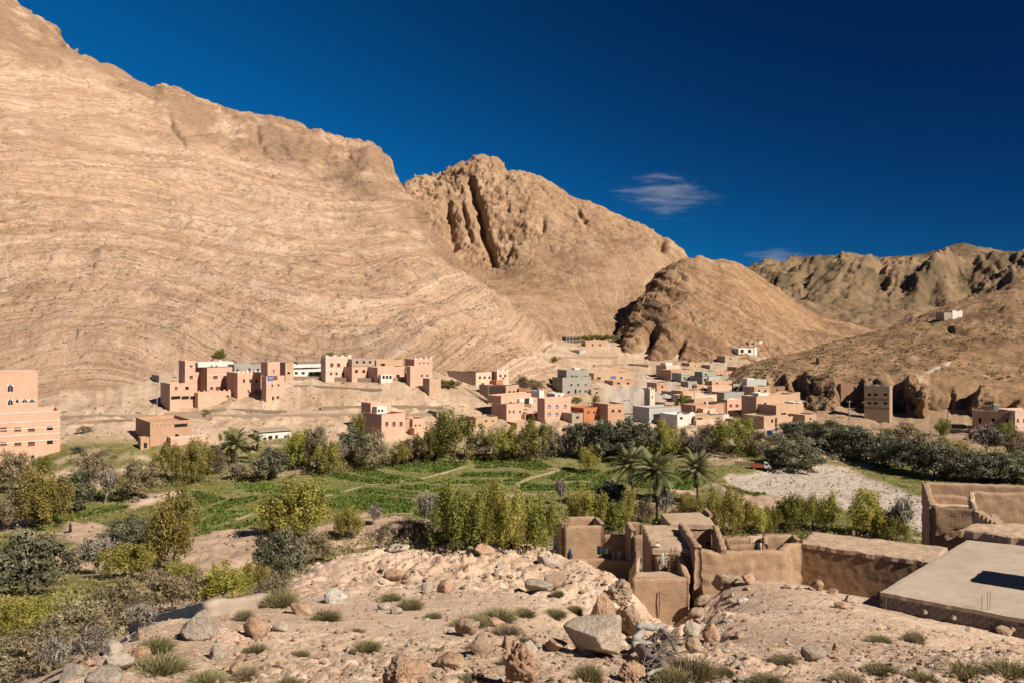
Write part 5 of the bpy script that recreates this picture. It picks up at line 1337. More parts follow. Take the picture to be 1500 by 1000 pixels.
T('poplar', 1045, 785, 26, 74, 'thin yellow poplar right of the upper square roof', G1)
T('green', 1072, 786, 46, 68, 'yellow green tree behind the broken wall', G1)
T('green', 1100, 782, 42, 50, 'low yellowish tree above the broken wall', G1)
T('lush', 1128, 780, 30, 38, 'green bush left of the dark leaved tree', G1)
T('lush', 1160, 778, 48, 56, 'dark leaved tree behind the end of the broken wall', G1)
T('lush', 1187, 776, 34, 50, 'green tree beside the dark leaved tree above the long flat roof', G1)
T('green', 1212, 778, 36, 58, 'small yellow green tree over the left end of the long flat roof', G1)
T('green', 1268, 784, 50, 72, 'round yellow green tree over the middle of the long flat roof', G1)
T('olive', 1292, 784, 40, 36, 'low grey bush right of the round yellow green tree', G1)
T('bare', 1330, 792, 52, 66, 'twiggy leafless tree left of the high walled yard', G1)
T('lush', 1312, 792, 40, 34, 'dark bush beneath the twiggy leafless tree', G1)
# scrub covering the bank at the lower left
for a, b, c, e, k, l in ((330,884,74,58,'green','yellow green bush above the concrete channel wall'), (285,892,64,56,'dusty','grey bush left of the yellow green bush over the channel'), (238,904,84,72,'dusty','pinkish brown twiggy bush above the stone end of the channel wall'),
                         (170,926,96,84,'dusty','large brown twiggy bush in the middle of the left bank'), (205,934,60,50,'bare','grey leafless scrub at the stone end of the channel wall'), (112,958,96,84,'dusty','dark brown bush left of the pale boulders'), (150,974,80,64,'bare','grey twig bush right above the pale boulders'),
                         (58,985,90,80,'dusty','brown bush in the lower left corner'), (20,935,70,62,'grass','yellow green bush at the left edge under the big olive'), (95,985,70,66,'bare','grey twig bush in the lower left corner'), (30,1015,90,70,'dusty','lowest brown bush at the corner of the bank'), (72,915,60,40,'grass','low yellow bush on the grassy bank'),
                         (265,862,64,40,'grass','low yellow green bush below the tall yellow tree'), (400,880,50,34,'bush','round dark bush at the upper end of the channel wall'), (372,868,50,40,'grass','yellow green bush left of the dark olive by the stream')):
    if k == 'grass': T('green', a, b, c, e, l, G3, name='bush', d=hit(a, min(b, 998), ('ground',)))
    else: T(k, a, b, c, e, l, G3, name='bush', d=hit(a, min(b, 998), ('ground',)))

# ------------------------------------------------------------------ palms
def frond_mesh(L, seed):
    r = random.Random(seed); mb = MB(); n = 9
    pts = []; ang = 0.0; p = Vector((0, 0, 0)); droop = r.uniform(.75, 1.25)
    for k in range(n+1):
        pts.append(p.copy()); ang -= 0.125*droop*(0.4+k/n)
        p = p + Vector((math.cos(ang), 0, math.sin(ang)))*L/n
    mb.tube(pts, [0.05*(1-k/(n+1)) for k in range(n+1)], 3, False)
    V, Q = [], []
    for k in range(1, 27):
        t = k/27*n; i = min(int(t), n-1); q = pts[i].lerp(pts[i+1], t-i); d = (pts[i+1]-pts[i]).normalized()
        ll = L*0.20*math.sin(math.pi*min(.97, .12+.88*k/27))**.6
        for s in (-1, 1):
            e = q + Vector((0, s*ll*.8, 0)) + d*ll*.75 + Vector((0, 0, -.15*ll+.12*ll*r.uniform(-1, 1)))
            w = d*0.085
            V += [q-w, q+w, e]; j = len(V); Q.append((j-3, j-2, j-1))
    mb.add(V, t=Q)
    me = mb.mesh('frond'); attr(me, 'leaf', np.repeat(RNG.random(), len(me.vertices))); me.materials.append(LEAF['palm'])
    return me
FROND = [frond_mesh(4.0, k) for k in range(5)]
def palm(px, py, cx, cy, rpx, label, d, nf=46, group=None):
    p = P(px, py, d); p.z = gz(p.x, p.y) if d < 400 else p.z
    top = P(cx, cy, d)
    root = tag(empty('palm_tree', p), label, 'palm tree', group)
    t = top-p
    mb = MB(); r = random.Random(int(px))
    pts, rr = [], []
    for k in range(25):
        f = k/24; pts.append(Vector((t.x*f + .25*math.sin(f*3)*.4, 0, -.4 + (t.z+.2)*f))); rr.append((0.30-.08*f)*(1.12 if k % 2 else .92)*d/165)
    mb.tube(pts, rr, 8); mb.build('trunk', PALMBARK, root, True)
    S = rpx*d/FPX/4.0
    for k in range(nf):
        o = obj('frond', FROND[k % 5], None, root)
        a = k*2.399; el = math.radians(82 - 96*(k/nf)**0.95 + r.uniform(-8, 8))
        o.location = (t.x, 0, t.z-.15*k/nf); o.rotation_euler = (0, -el, 0)
        o.rotation_mode = 'XYZ'
        o.matrix_local = Matrix.Translation((t.x, 0, t.z)) @ Matrix.Rotation(a, 4, 'Z') @ Matrix.Rotation(-el, 4, 'Y') @ Matrix.Rotation(r.uniform(-.4, .4), 4, 'X') @ Matrix.Scale(S*r.uniform(.85, 1.1), 4)
    # skirt of dead fronds under the crown
    for k in range(9):
        o = obj('dead_frond', FROND[k % 5], None, root)
        o.matrix_local = Matrix.Translation((t.x, 0, t.z-.3)) @ Matrix.Rotation(k*.7, 4, 'Z') @ Matrix.Rotation(math.radians(62+r.uniform(0, 14)), 4, 'Y') @ Matrix.Scale(S*.62, 4)
    return root
PG = 'date palms behind the mud houses'
palm(928, 752, 924, 683, 38, 'left date palm of the three behind the mud houses', 158, 58, group=PG)
palm(962, 756, 960, 692, 43, 'tallest middle date palm with its crown over the flat roof', 146, 64, group=PG)
palm(1022, 742, 1020, 689, 38, 'right date palm standing apart before the dry river bed', 163, 58, group=PG)
palm(345, 690, 345, 652, 32, 'larger far palm in front of the white roadside building', 206, 36, 'far palms by the road')
palm(378, 676, 377, 645, 18, 'small far palm touching the white roadside building', 214, 26, 'far palms by the road')
# ------------------------------------------------------------------ mud houses in the foreground
def mudmat(name, c, rough=0.5):
    m, nt, b = nodes_of(name, 0.95, 0.05)
    pos = N(nt, 'ShaderNodeNewGeometry').outputs['Position']
    k = ramp(nt, noise(nt, pos, 0.9, 6, 0.65), [(0.3, tuple(.78*x for x in c)), (0.5, c), (0.72, tuple(1.15*x for x in c))])
    k = mixc(nt, ramp(nt, noise(nt, pos, 9, 5, 0.7), [(0.36, 0.55), (0.5, 0.0)]), k, tuple(.6*x for x in c))
    k = mixc(nt, ramp(nt, noise(nt, pos, 26, 3, 0.7), [(0.6, 0.0), (0.72, 0.4)]), k, tuple(min(1, 1.4*x) for x in c))
    nt.links.new(k, b.inputs['Base Color'])
    h = math_(nt, 'ADD', noise(nt, pos, 7, 6, 0.7), math_(nt, 'MULTIPLY', noise(nt, pos, 22, 4, 0.7), .5))
    bump(nt, b, h, rough, 0.12)
    MATS[name] = m
    return m
MUD, MUDD, MUDR = mudmat('mud_plaster', (0.45,0.30,0.195), .6), mudmat('rough_mud', (0.37,0.24,0.15), 1.0), mudmat('mud_roof', (0.53,0.385,0.27), .4)
CROOF = pmat('concrete_roof', (0.46,0.365,0.28), (0.57,0.47,0.375), 0.5, 5, 0.3, 0.03, world=True, c3=(0.50,0.37,0.265))
BLOCK = pmat('concrete_block', (0.20,0.165,0.135), (0.30,0.255,0.215), 3, 16, 0.5, 0.02, rnd=.15)

def W3(px, py, z):
    """point at height z on the sight line through a photo pixel"""
    d = (CAM_H-z)*FPX/(py-HOR)
    return Vector(((px-750)/FPX*d, d, z))
def ring_mesh(nu, nv):
    i = np.arange(nu*nv).reshape(nu, nv)
    return np.stack([i[:-1, :-1], i[1:, :-1], i[1:, 1:], i[:-1, 1:]], -1).reshape(-1, 4)
def mudwall(parent, pts, zb, th=.45, name='wall', mat=None, step=.20, rough=.055, broken=.07, seed=0, hole=None):
    """thick earthen wall along world points whose z is the wall top; hand built unevenness"""
    mat = mat or MUD
    P0 = [Vector(p) for p in pts]
    path = []
    for a, b in zip(P0, P0[1:]):
        n = max(2, int((b-a).length/step))
        path += [a.lerp(b, t/n) for t in range(n)]
    path.append(P0[-1])
    n = len(path); top = np.array([p.z for p in path]); base = np.array([(p.x, p.y) for p in path])
    top = top + broken*(fbm(np.arange(n)*step/1.3, seed*3.1, .5, 3)) + .03*perlin(np.arange(n)*.6, seed, .2)
    t = np.gradient(base, axis=0); t /= np.linalg.norm(t, axis=1)[:, None]; s = np.stack([t[:, 1], -t[:, 0]], -1)   # s: towards the camera for walls running right
    hmax = float((top-zb).max()); nv = max(3, int(hmax/step))
    prof = [(1, f) for f in np.linspace(0, 1, nv)] + [(.6, 1.02), (-.6, 1.02)] + [(-1, f) for f in np.linspace(1, 0, nv)]
    V = np.zeros((n, len(prof), 3))
    for j, (sd, f) in enumerate(prof):
        ff = min(f, 1.0); bat = 1+.22*(1-ff)
        V[:, j, :2] = base + s*sd*th/2*bat
        V[:, j, 2] = zb + (top-zb)*ff + (0.04 if f > 1 else 0)
    x, y, z = V[..., 0], V[..., 1], V[..., 2]
    d = 1.25*rough*(fbm(x/.5, y/.5, z/.4, 4, .6) + .8*fbm(x/1.6, y/1.6, z/1.2, 2))
    sg = np.array([np.sign(p[0]) for p in prof])
    V[..., :2] += (s[:, None, :]*(sg[None, :]*d)[..., None])
    V[..., 2] += d*.35*(np.array([p[1] for p in prof]) > .98)[None]
    f = ring_mesh(n, len(prof))
    if hole:
        c = V.reshape(-1, 3)[f].mean(1)
        f = f[~((np.abs((c[:, 0]-hole[0])*s[0, 1]*-1 + (c[:, 1]-hole[1])*s[0, 0]) < hole[3]) & (np.abs(c[:, 2]-hole[2]) < hole[4]))]
    fl = [f]
    k = len(prof)
    caps = [[(e*k+j, e*k+j+1, e*k+k-2-j, e*k+k-1-j) for j in range(k//2-1)] for e in (0, n-1)]
    fl.append(np.array(sum(caps, [])))
    o = obj(name, mesh_np(name, V.reshape(-1, 3), fl, True), mat, None)
    if parent: o.parent = parent; o.matrix_parent_inverse = parent.matrix_world.inverted() if False else Matrix.Translation(-parent.location)
    return o
def slab(parent, corners, th, name='roof', mat=None, n=26, rough=.05, seed=0):
    """uneven flat roof on four world corners (front left, front right, back right, back left)"""
    a, b, c, d = [np.array(p) for p in corners]
    u, v = np.meshgrid(np.linspace(0, 1, n), np.linspace(0, 1, n), indexing='ij')
    G = (a*(1-u)[..., None]+b*u[..., None])*(1-v)[..., None] + (d*(1-u)[..., None]+c*u[..., None])*v[..., None]
    edge = np.minimum(np.minimum(u, 1-u), np.minimum(v, 1-v))
    G[..., 2] += rough*(fbm(G[..., 0]/1.4, G[..., 1]/1.4, seed, 4, .55)) - rough*.8*(edge < .02)
    dx = rough*1.2*fbm(G[..., 0]/.7, G[..., 1]/.7, seed+3, 3); G[..., 0] += dx*(edge < .01); G[..., 1] += dx*(edge < .01)
    B = G.copy(); B[..., 2] -= th
    i = np.arange(n*n).reshape(n, n); j = i+n*n
    q = [np.stack([i[:-1,:-1], i[1:,:-1], i[1:,1:], i[:-1,1:]], -1).reshape(-1, 4), np.stack([j[:-1,:-1], j[:-1,1:], j[1:,1:], j[1:,:-1]], -1).reshape(-1, 4)]
    for e, g in ((i[:, 0], j[:, 0]), (i[-1, :], j[-1, :]), (i[::-1, -1], j[::-1, -1]), (i[0, ::-1], j[0, ::-1])):
        q.append(np.stack([e[1:], e[:-1], g[:-1], g[1:]], -1))
    o = obj(name, mesh_np(name, np.concatenate([G.reshape(-1, 3), B.reshape(-1, 3)]), q, False), mat or MUDR)
    if parent: o.parent = parent; o.matrix_parent_inverse = Matrix.Translation(-parent.location)
    return o
def child(o, parent):
    o.parent = parent; o.matrix_parent_inverse = Matrix.Translation(-parent.location); return o
MG = 'mud brick house compound in the foreground'

# tower room
A, B_ = W3(827,770,19.6), W3(882,769,19.6); C, D_ = W3(873,756.5,19.6), W3(814,757,19.6)
tr = tag(empty('mud_tower_room', Vector((A.x, A.y, 16.4))), 'square roofless mud room with dark left side at the left end of the compound', 'mud room', MG)
mudwall(tr, [A, B_], 13.5, .4, 'front_wall', seed=1, rough=.04); mudwall(tr, [D_, A+Vector((0,.25,0))], 13.5, .4, 'side_wall', seed=2, rough=.04)
mudwall(tr, [D_, C], 13.5, .4, 'back_wall', seed=3); mudwall(tr, [C, B_+Vector((0,.2,0))], 13.5, .4, 'side_wall', seed=4, broken=.1)
slab(tr, [A-Vector((0,0,.75)), B_-Vector((0,0,.75)), C-Vector((0,0,.75)), D_-Vector((0,0,.75))], .2, 'roof', seed=1)
m = MB(); m.tube([W3(838,790,18.0), W3(868,789.6,18.0)], .02, 4); child(m.build('straw_line', MUDD), tr)

# courtyard with its low walls
A, B_ = W3(884,784,18.6), W3(937,782,18.8)
cy = tag(empty('mud_courtyard', Vector((A.x, A.y, 15.5))), 'sunken mud courtyard where washing hangs between tower room and flat roofed room', 'courtyard', MG)
mudwall(cy, [A, B_], 13.5, .45, 'back_wall', seed=5, broken=.05)
mudwall(cy, [W3(834,818,17.9), W3(880,818.5,17.9), W3(928,821,17.9)], 14.5, .5, 'front_wall', seed=6, rough=.06)
mudwall(cy, [W3(926,835,19.0), W3(931,826,19.6), W3(936,817,20.1)], 15, .5, 'buttress', MUDR, seed=7, rough=.06)

# flat roofed room in the middle
Z = 20.9
A, B_, C, D_ = W3(956,803,Z), W3(1010,804,Z), W3(998,767.5,Z), W3(941,767,Z)
fr = tag(empty('flat_roofed_mud_room', Vector((A.x, A.y, 16.5))), 'flat roofed mud room in the middle with a ladder against its front', 'mud room', MG)
slab(fr, [A, B_, C, D_], .35, 'roof', seed=2, rough=.06)
dz = Vector((0, 0, -.1))
mudwall(fr, [A+dz+Vector((.2,.25,0)), B_+dz+Vector((.3,.25,0))], 15, .45, 'front_wall', seed=8); mudwall(fr, [D_+dz+Vector((.25,0,0)), A+dz+Vector((.25,.4,0))], 14.5, .45, 'side_wall', seed=9)
mudwall(fr, [W3(998,766,Z+.55), W3(1008,779,Z+.55), W3(1023,803,Z+.5)], 15, .45, 'parapet_wall', MUD, seed=10, broken=.10, rough=.08)
for k in range(4):
    m = MB(); x = A.x+.9+.5*k; m.tube([(x, A.y-.5, Z-.55), (x, A.y+.2, Z-.5)], .05, 6); child(m.build('beam', WOOD), fr)
# corner turret left of the roof
A, B_ = W3(920,764.5,19.9), W3(940,765.5,19.9)
tu = tag(empty('mud_corner_room', Vector((A.x, A.y, 15))), 'small dark mud corner room behind the courtyard left of the flat roof', 'mud room', MG)
mudwall(tu, [A, A.lerp(B_, .5), B_], 14, .4, 'back_wall', seed=11, broken=.12); mudwall(tu, [A, A+Vector((.15,-2.0,-.15))], 14, .4, 'side_wall', seed=12, broken=.1); mudwall(tu, [A+Vector((.15,-2.0,-.6)), A+Vector((1.1,-2.1,-.5))], 14, .4, 'front_wall', seed=13)

# front terrace block
Z = 19.65
A, B_ = W3(926,847,Z), W3(1007,845,Z); C, D_ = W3(1000,832,Z), W3(932,834,Z)
ft = tag(empty('mud_terrace_block', Vector((A.x, A.y, 16.6))), 'plain tan mud block with a cracked front wall above the driftwood pile', 'mud room', MG)
mudwall(ft, [A, B_], 13.5, .4, 'front_wall', MUD, seed=14, rough=.03); slab(ft, [A-Vector((0,-.1,.12)), B_-Vector((0,-.1,.12)), C-Vector((0,0,.12)), D_-Vector((0,0,.12))], .3, 'terrace_floor', seed=3)
mudwall(ft, [B_+Vector((0,.2,0)), B_+Vector((-.15,1.5,.75)), C+Vector((0,.8,1.1))], 13.5, .35, 'side_wall', seed=15)
m = MB(); cx = (A.x+B_.x)/2-.1
m.add([(cx-.015, A.y-.225, 18.9), (cx+.02, A.y-.225, 18.9), (cx+.01, A.y-.24, 17.6), (cx-.02, A.y-.245, 17.2), (cx-.015, A.y-.15, 18.9), (cx+.02, A.y-.15, 18.9), (cx+.01, A.y-.15, 17.6), (cx-.02, A.y-.15, 17.2)], [(0,3,2,1),(0,1,5,4),(1,2,6,5),(2,3,7,6),(3,0,4,7)])
child(m.build('crack', DARKW), ft)

# upper square roof
Z = 20.6
A, B_, C, D_ = W3(982,767,Z), W3(1047,768,Z), W3(1034,748.5,Z), W3(968,751,Z)
us = tag(empty('mud_upper_room', Vector((A.x, A.y, 15))), 'mud room with a smooth pale square roof highest at the back of the compound', 'mud room', MG)
slab(us, [A, B_, C, D_], .35, 'roof', seed=4, rough=.03)
fw_ = mudwall(us, [A+dz+Vector((0,.3,0)), B_+dz+Vector((-.1,.3,0))], 14, .45, 'front_wall', seed=16)
mudwall(us, [D_+dz+Vector((.25,0,0)), A+dz+Vector((.25,.4,0))], 14, .45, 'side_wall', seed=17)
dr = W3(1024.5,784,19.0); m = MB(); m.box(dr.x-.16, dr.x+.16, A.y-.16, A.y+.25, 18.1, 19.25); child(m.build('door', DARKW), us)
m = MB(); p = W3(1037,752,Z+.05); m.box(p.x-.12, p.x+.12, p.y-1.0, p.y+1.0, Z-.02, Z+.3); child(m.build('roof_kerb', MUD), us)

# side wall with a window hole, long broken front wall, roofless end room
bw = tag(empty('broken_mud_wall', W3(1090,860,17.8)), 'long broken mud wall with a ragged top between flat roofed room and dark rough building', 'mud wall', MG)
a, b = W3(1048,769,20.6), W3(1062,811,20.5); h_ = a.lerp(b, .45)
mudwall(bw, [a, a.lerp(b, .5), b], 14, .4, 'side_wall', seed=18, broken=.08, hole=(h_.x, h_.y, 19.75, .5, .38))
pts = [W3(1022,805,20.9), W3(1040,807,20.8), W3(1057,813,20.5), W3(1064,806,20.8), W3(1100,806,20.7), W3(1128,806,20.65), W3(1145,806,20.6), W3(1155,796,20.6), W3(1170,794,20.55)]
for i_ in range(len(pts)): pts[i_].y += 0
mudwall(bw, pts, 14.5, .5, 'front_wall', MUD, seed=19, broken=.06, rough=.09)
mudwall(bw, [W3(1062,788,19.9), W3(1098,787.5,19.9)], 14, .4, 'back_wall', seed=20); mudwall(bw, [W3(1066,798,20.0), W3(1086,798,20.0), W3(1105,796,20.1)], 14.5, .4, 'inner_wall', seed=21, broken=.08)
mudwall(bw, [W3(1120,783,20.4), W3(1162,783,20.4)], 14, .4, 'back_wall', seed=22); mudwall(bw, [W3(1162,783,20.4), W3(1171,793,20.5)], 14, .4, 'side_wall', seed=23); mudwall(bw, [W3(1120,783,20.4), W3(1121,797,20.2)], 14, .35, 'side_wall', seed=24, broken=.05)

# long dark rough building with flat roof
Z = 19.8
A, B_, C, D_ = W3(1171,795,Z), W3(1372,823,Z), W3(1388,801,Z), W3(1192,778,Z)
lb = tag(empty('long_mud_house', Vector((A.x, A.y, 16))), 'long flat roofed mud house with a very rough dark brown front wall', 'mud house', MG)
slab(lb, [A, B_, C, D_], .3, 'roof', seed=5, n=50, rough=.07)
off = Vector((.16,.24,-.1))
mudwall(lb, [A+off, A.lerp(B_, .5)+off, B_+off], 13.0, .5, 'front_wall', MUDD, seed=25, rough=.016, step=.12)
mudwall(lb, [D_+dz+Vector((.2,0,0)), A+dz+Vector((.25,.3,0))], 13.5, .5, 'side_wall', seed=26)
p = W3(1250,780,Z+.1); m = MB(); m.box(p.x-.1, p.x+.1, p.y-.1, p.y+.1, Z-.05, Z+.28); child(m.build('roof_vent', MUDD), lb)

# concrete slab house
Z = 21.0
A, B_, C, D_ = W3(1289,866,Z), W3(1416,790,Z), W3(1640,812,Z), W3(1640,932,Z)
sl = tag(empty('concrete_slab_house', Vector((A.x, A.y, 19.5))), 'low unfinished house with a wide smooth concrete roof slab and block wall', 'house')
slab(sl, [A, D_, C, B_], .22, 'roof', CROOF, 40, .03, 6)
e1 = (D_-A).normalized(); n1 = Vector((e1.y, -e1.x, 0)).normalized()
e2 = (B_-A); e2.z = 0; L2 = e2.length; e2.normalize()
BLK = []
for v_ in range(3):
    m = MB(); w = .41
    m.box(-w/2+.006, w/2-.006, -.05, .10, -.096, .096)
    me = m.mesh('block'); me.materials.append(BLOCK); BLK.append(me)
ang = math.atan2(e1.y, e1.x); nb = int((D_-A).length/.42)
m = MB(); R = Matrix.Rotation(ang, 4, 'Z')
def backing(a, e, L, z0, z1, t=.16):
    p = a + Vector((-e.y, e.x, 0))*.16
    mm = MB(); q = Vector((-e.y, e.x, 0))*t
    b = p+e*L
    mm.add([(*p.xy, z0), (*b.xy, z0), (*(b+q).xy, z0), (*(p+q).xy, z0), (*p.xy, z1), (*b.xy, z1), (*(b+q).xy, z1), (*(p+q).xy, z1)], [(0,3,2,1),(4,5,6,7),(0,1,5,4),(1,2,6,5),(2,3,7,6),(3,0,4,7)])
    return mm
child(backing(A, Vector((e1.x, e1.y, 0)).normalized(), (D_-A).length, 17, Z-.22).build('wall', BLOCK), sl)
child(backing(B_, -e2, L2, 17, Z-.22, .2).build('side_wall', BLOCK), sl)
rb = random.Random(4)
for row_ in range(7):
    for k in range(nb):
        s = (k+.5+(row_ % 2)*.5)*.42
        if s > (D_-A).length-.2 or rb.random() < .05 or s > 12.5: continue
        p = A + e1*s + Vector((-e1.y, e1.x, 0))*(.10+rb.uniform(-.012, .012)); z = Z-.335-.2*row_
        if z < gz(p.x, p.y)-.15: continue
        o = obj('block', BLK[(k+row_) % 3], None, sl); o.location = Vector((p.x, p.y, z))-sl.location; o.rotation_euler = (0, 0, ang+rb.uniform(-.01, .01))
for s in (2.3, 3.7, 6.4):
    p = A+e1*s; m = MB(); m.tube([(p.x, p.y+.2, Z-.62), (p.x-n1.x*0, p.y-.12, Z-.64)], .11, 10); child(m.build('pipe_end', CONC), sl)
for px_ in (1438, 1446, 1450):
    p = W3(px_, 893, Z); m = MB(); m.tube([(p.x, p.y, Z-.1), (p.x+.02, p.y, Z+rb.uniform(.7, 1.05))], .014, 5); child(m.build('rebar', flat('rust', (0.25,0.12,0.07))), sl)
for s in (-.12,):
    p = A+e2*.25; m = MB(); m.tube([(p.x-.1, p.y, 19), (p.x-.1, p.y, Z+.75)], .02, 5); child(m.build('rebar', MATS['rust']), sl)
# stair head standing on the same roof past the right edge of view
sx, sy = Vector((31.1, 44.3, 0)), Vector((33.0, 46.3, 0)); dr_ = Vector((.83, -.56, 0))*4.5
mudwall(sl, [sx+Vector((0,0,25)), sy+Vector((0,0,25)), sy+dr_+Vector((0,0,25))], Z-.1, .3, 'stair_head', MUD, seed=31); mudwall(sl, [sx+Vector((0,0,25)), sx+dr_+Vector((0,0,25))], Z-.1, .3, 'stair_head', MUD, seed=32)

# high walled yard at the right
hy = tag(empty('walled_mud_house', W3(1367,800,18.5)), 'tall walled mud house with stepped roof walls at the right edge', 'mud house')
a, b = W3(1355,706,22.5), W3(1367,741,21.6); c, d_ = W3(1427,745,21.6), W3(1560,713,22.5)
mudwall(hy, [a, b], 13, .5, 'side_wall', seed=33, rough=.05); mudwall(hy, [a, W3(1440,709,22.5), d_], 13, .5, 'back_wall', seed=34, rough=.04)
mudwall(hy, [b, c], 13, .5, 'front_wall', MUDD, seed=35, rough=.08); mudwall(hy, [W3(1364,724,21.9), W3(1418,728,21.8)], 13, .7, 'inner_wall', seed=36)
slab(hy, [b-Vector((0,0,.45)), c-Vector((0,0,.45)), W3(1418,728,21.3), W3(1366,724,21.4)], .25, 'roof', seed=8)
e, f = W3(1423,720,22.7), W3(1580,723,22.7)
mudwall(hy, [e, f], 13, .5, 'high_wall', MUD, seed=37, rough=.06); mudwall(hy, [e, W3(1425,732,22.3), c+Vector((.1,.2,.1))], 13, .4, 'end_wall', MUDR, seed=38)
A, B_, C, D_ = W3(1404,774,20.9), W3(1590,800,20.9), W3(1590,778,20.9), W3(1438,761,20.9)
slab(hy, [A, B_, C, D_], .5, 'terrace_roof', seed=9, n=40, rough=.12)
mudwall(hy, [A+Vector((.4,.4,-.3)), B_+Vector((0,.5,-.3))], 13, .5, 'terrace_wall', MUDD, seed=39)
for k in range(5):
    p = W3(1436+6*k, 749+3.4*k, 21.7-.14*k); m = MB(); m.box(p.x-.3, p.x+.28, p.y-.35, p.y+.35, 20.5, p.z); child(m.build('step', MUDR), hy)
for k in range(3):
    p = W3(1455+4*k, 752+4*k, 21.6-.2*k); m = MB(); m.box(p.x-.2, p.x+.2, p.y-.18, p.y+.2, 20.6, p.z-.06); child(m.build('step', MUDR), hy)

# things in the compound ----------------------------------------------------
lad = tag(empty('ladder', W3(980,836,19.6)), 'wooden pole ladder leaning on the front of the flat roofed room', 'ladder')
b0, t0 = W3(979,837,19.55), W3(983.5,801,21.2); r0 = Vector((.30, .02, 0))
for s in (0, 1):
    m = MB(); m.tube([b0+r0*s, t0+r0*s], .03, 6); child(m.build('rail', WOOD), lad)
for k in range(7):
    q = b0.lerp(t0, .08+.13*k); m = MB(); m.tube([q-Vector((.02,0,0)), q+r0+Vector((.02,0,0))], .018, 5); child(m.build('rung', WOOD), lad)
def cloth(px, py, w, h, z, col, label, seed, name='washing'):
    p = W3(px, py, z); nu, nv = 9, 9; rr = random.Random(seed); ph = rr.uniform(0, 6)
    u, v = np.meshgrid(np.linspace(0, 1, nu), np.linspace(0, 1, nv), indexing='ij')
    wv = .05*np.sin(u*9+ph)*(.3+v)+.03*np.sin(u*17+ph*2)*v
    x = p.x + (u-.5)*w*(1-.12*v); y = p.y + wv; z_ = p.z - v*h*(1+.12*np.sin(u*5+ph))
    V = np.stack([x, y, z_], -1).reshape(-1, 3); V2 = V+np.array([0, .012, 0])
    f = ring_mesh(nu, nv)
    me = mesh_np(name, np.concatenate([V, V2]), [f, f[:, ::-1]+nu*nv], True)
    return tag(obj(name, me, flat('cloth_'+name+str(seed), col)), label, 'washing', 'washing in the mud courtyard')
m = MB(); m.tube([W3(873,795,18.9), W3(895,803,18.55), W3(915,806,18.5), W3(937,804,18.7)], .012, 4); tag(m.build('clothes_line', WOOD), 'thin washing line slung across the mud courtyard', 'washing line')
cloth(880, 799, .62, .62, 18.72, (0.035,0.04,0.045), 'black cloth on the washing line nearest the mud tower room', 1)
cloth(888, 803, .35, .52, 18.6, (0.05,0.07,0.07), 'dark short cloth beside the black cloth on the line', 2)
cloth(901, 806, .42, .55, 18.52, (0.20,0.26,0.25), 'teal grey cloth in the middle of the washing line', 3)
cloth(907.5, 806.5, .22, .58, 18.51, (0.45,0.47,0.45), 'narrow pale cloth next to the teal grey cloth', 4)
cloth(921, 807, .48, .48, 18.55, (0.38,0.38,0.36), 'light grey cloth right end of the washing line', 5)
cloth(929, 806.5, .35, .5, 18.62, (0.52,0.50,0.46), 'whitish cloth at the dark end of the washing line', 6)
cloth(973, 809, .42, 1.0, 20.75, (0.74,0.71,0.66), 'long white sheet hung on the front of the flat roofed room', 7)
b = tag(empty('cloth_bundle', W3(962.5,801,20.95)), 'white bundle with a red cloth on top at the roof edge', 'bundle')
m = MB(); m.tube([(-.2,0,.02),(-.12,0,.14),(.05,.02,.17),(.22,0,.04)], [.06,.14,.13,.05], 8); m.build('white_cloth', flat('white_cloth', (0.72,0.68,0.62)), b, True)
m = MB(); m.tube([(-.02,.02,.27),(.05,.02,.34),(.11,.02,.28)], [.05,.08,.04], 8); m.build('red_cloth', flat('red_cloth', (0.50,0.07,0.04)), b, True)

SKIN = flat('skin', (0.32,0.18,0.12), .6)
def person(loc, rz, joints, rad, edges, label, garments, scale=1.0):
    """one skinned body; garments are its children"""
    root = tag(empty('person', loc, rz), label, 'person'); root.scale = (scale,)*3
    me = bpy.data.meshes.new('body'); me.from_pydata(joints, edges, [])
    o = obj('body', me, SKIN, root)
    sk = o.modifiers.new('skin', 'SKIN'); sk.use_smooth_shade = True
    for i, r in enumerate(rad): me.skin_vertices[0].data[i].radius = (r, r)
    me.skin_vertices[0].data[0].use_root = True
    o.modifiers.new('sub', 'SUBSURF').levels = 2; o.modifiers['sub'].render_levels = 2
    for nm, pts, rr, mat in garments:
        m = MB(); m.tube(pts, rr, 12); m.build(nm, mat, root, True)
    return root
# standing figure: pelvis, belly, chest, neck, head, arms, legs
SJ = [(0,0,.92),(0,0,1.10),(0,.01,1.32),(0,0,1.44),(0,-.02,1.52),(0,-.03,1.62),(-.17,0,1.36),(-.22,.02,1.10),(-.20,-.06,.88),(-.19,-.09,.80),(.17,0,1.36),(.22,.02,1.10),(.20,-.06,.88),(.19,-.09,.80),(-.09,0,.88),(-.10,-.02,.50),(-.10,.03,.09),(-.10,-.12,.04),(.09,0,.88),(.10,.03,.50),(.10,.06,.09),(.10,-.09,.04)]
SR = [.13,.12,.14,.055,.085,.08,.055,.042,.034,.03,.055,.042,.034,.03,.09,.06,.042,.035,.09,.06,.042,.035]
SE = [(0,1),(1,2),(2,3),(3,4),(4,5),(2,6),(6,7),(7,8),(8,9),(2,10),(10,11),(11,12),(12,13),(0,14),(14,15),(15,16),(16,17),(0,18),(18,19),(19,20),(20,21)]
DK, BL, WH = flat('black_robe', (0.03,0.028,0.03)), flat('blue_scarf', (0.03,0.12,0.42)), MATS['white_cloth']
p = spot(103, 779, ('ground',)); p.z = gz(p.x, p.y)
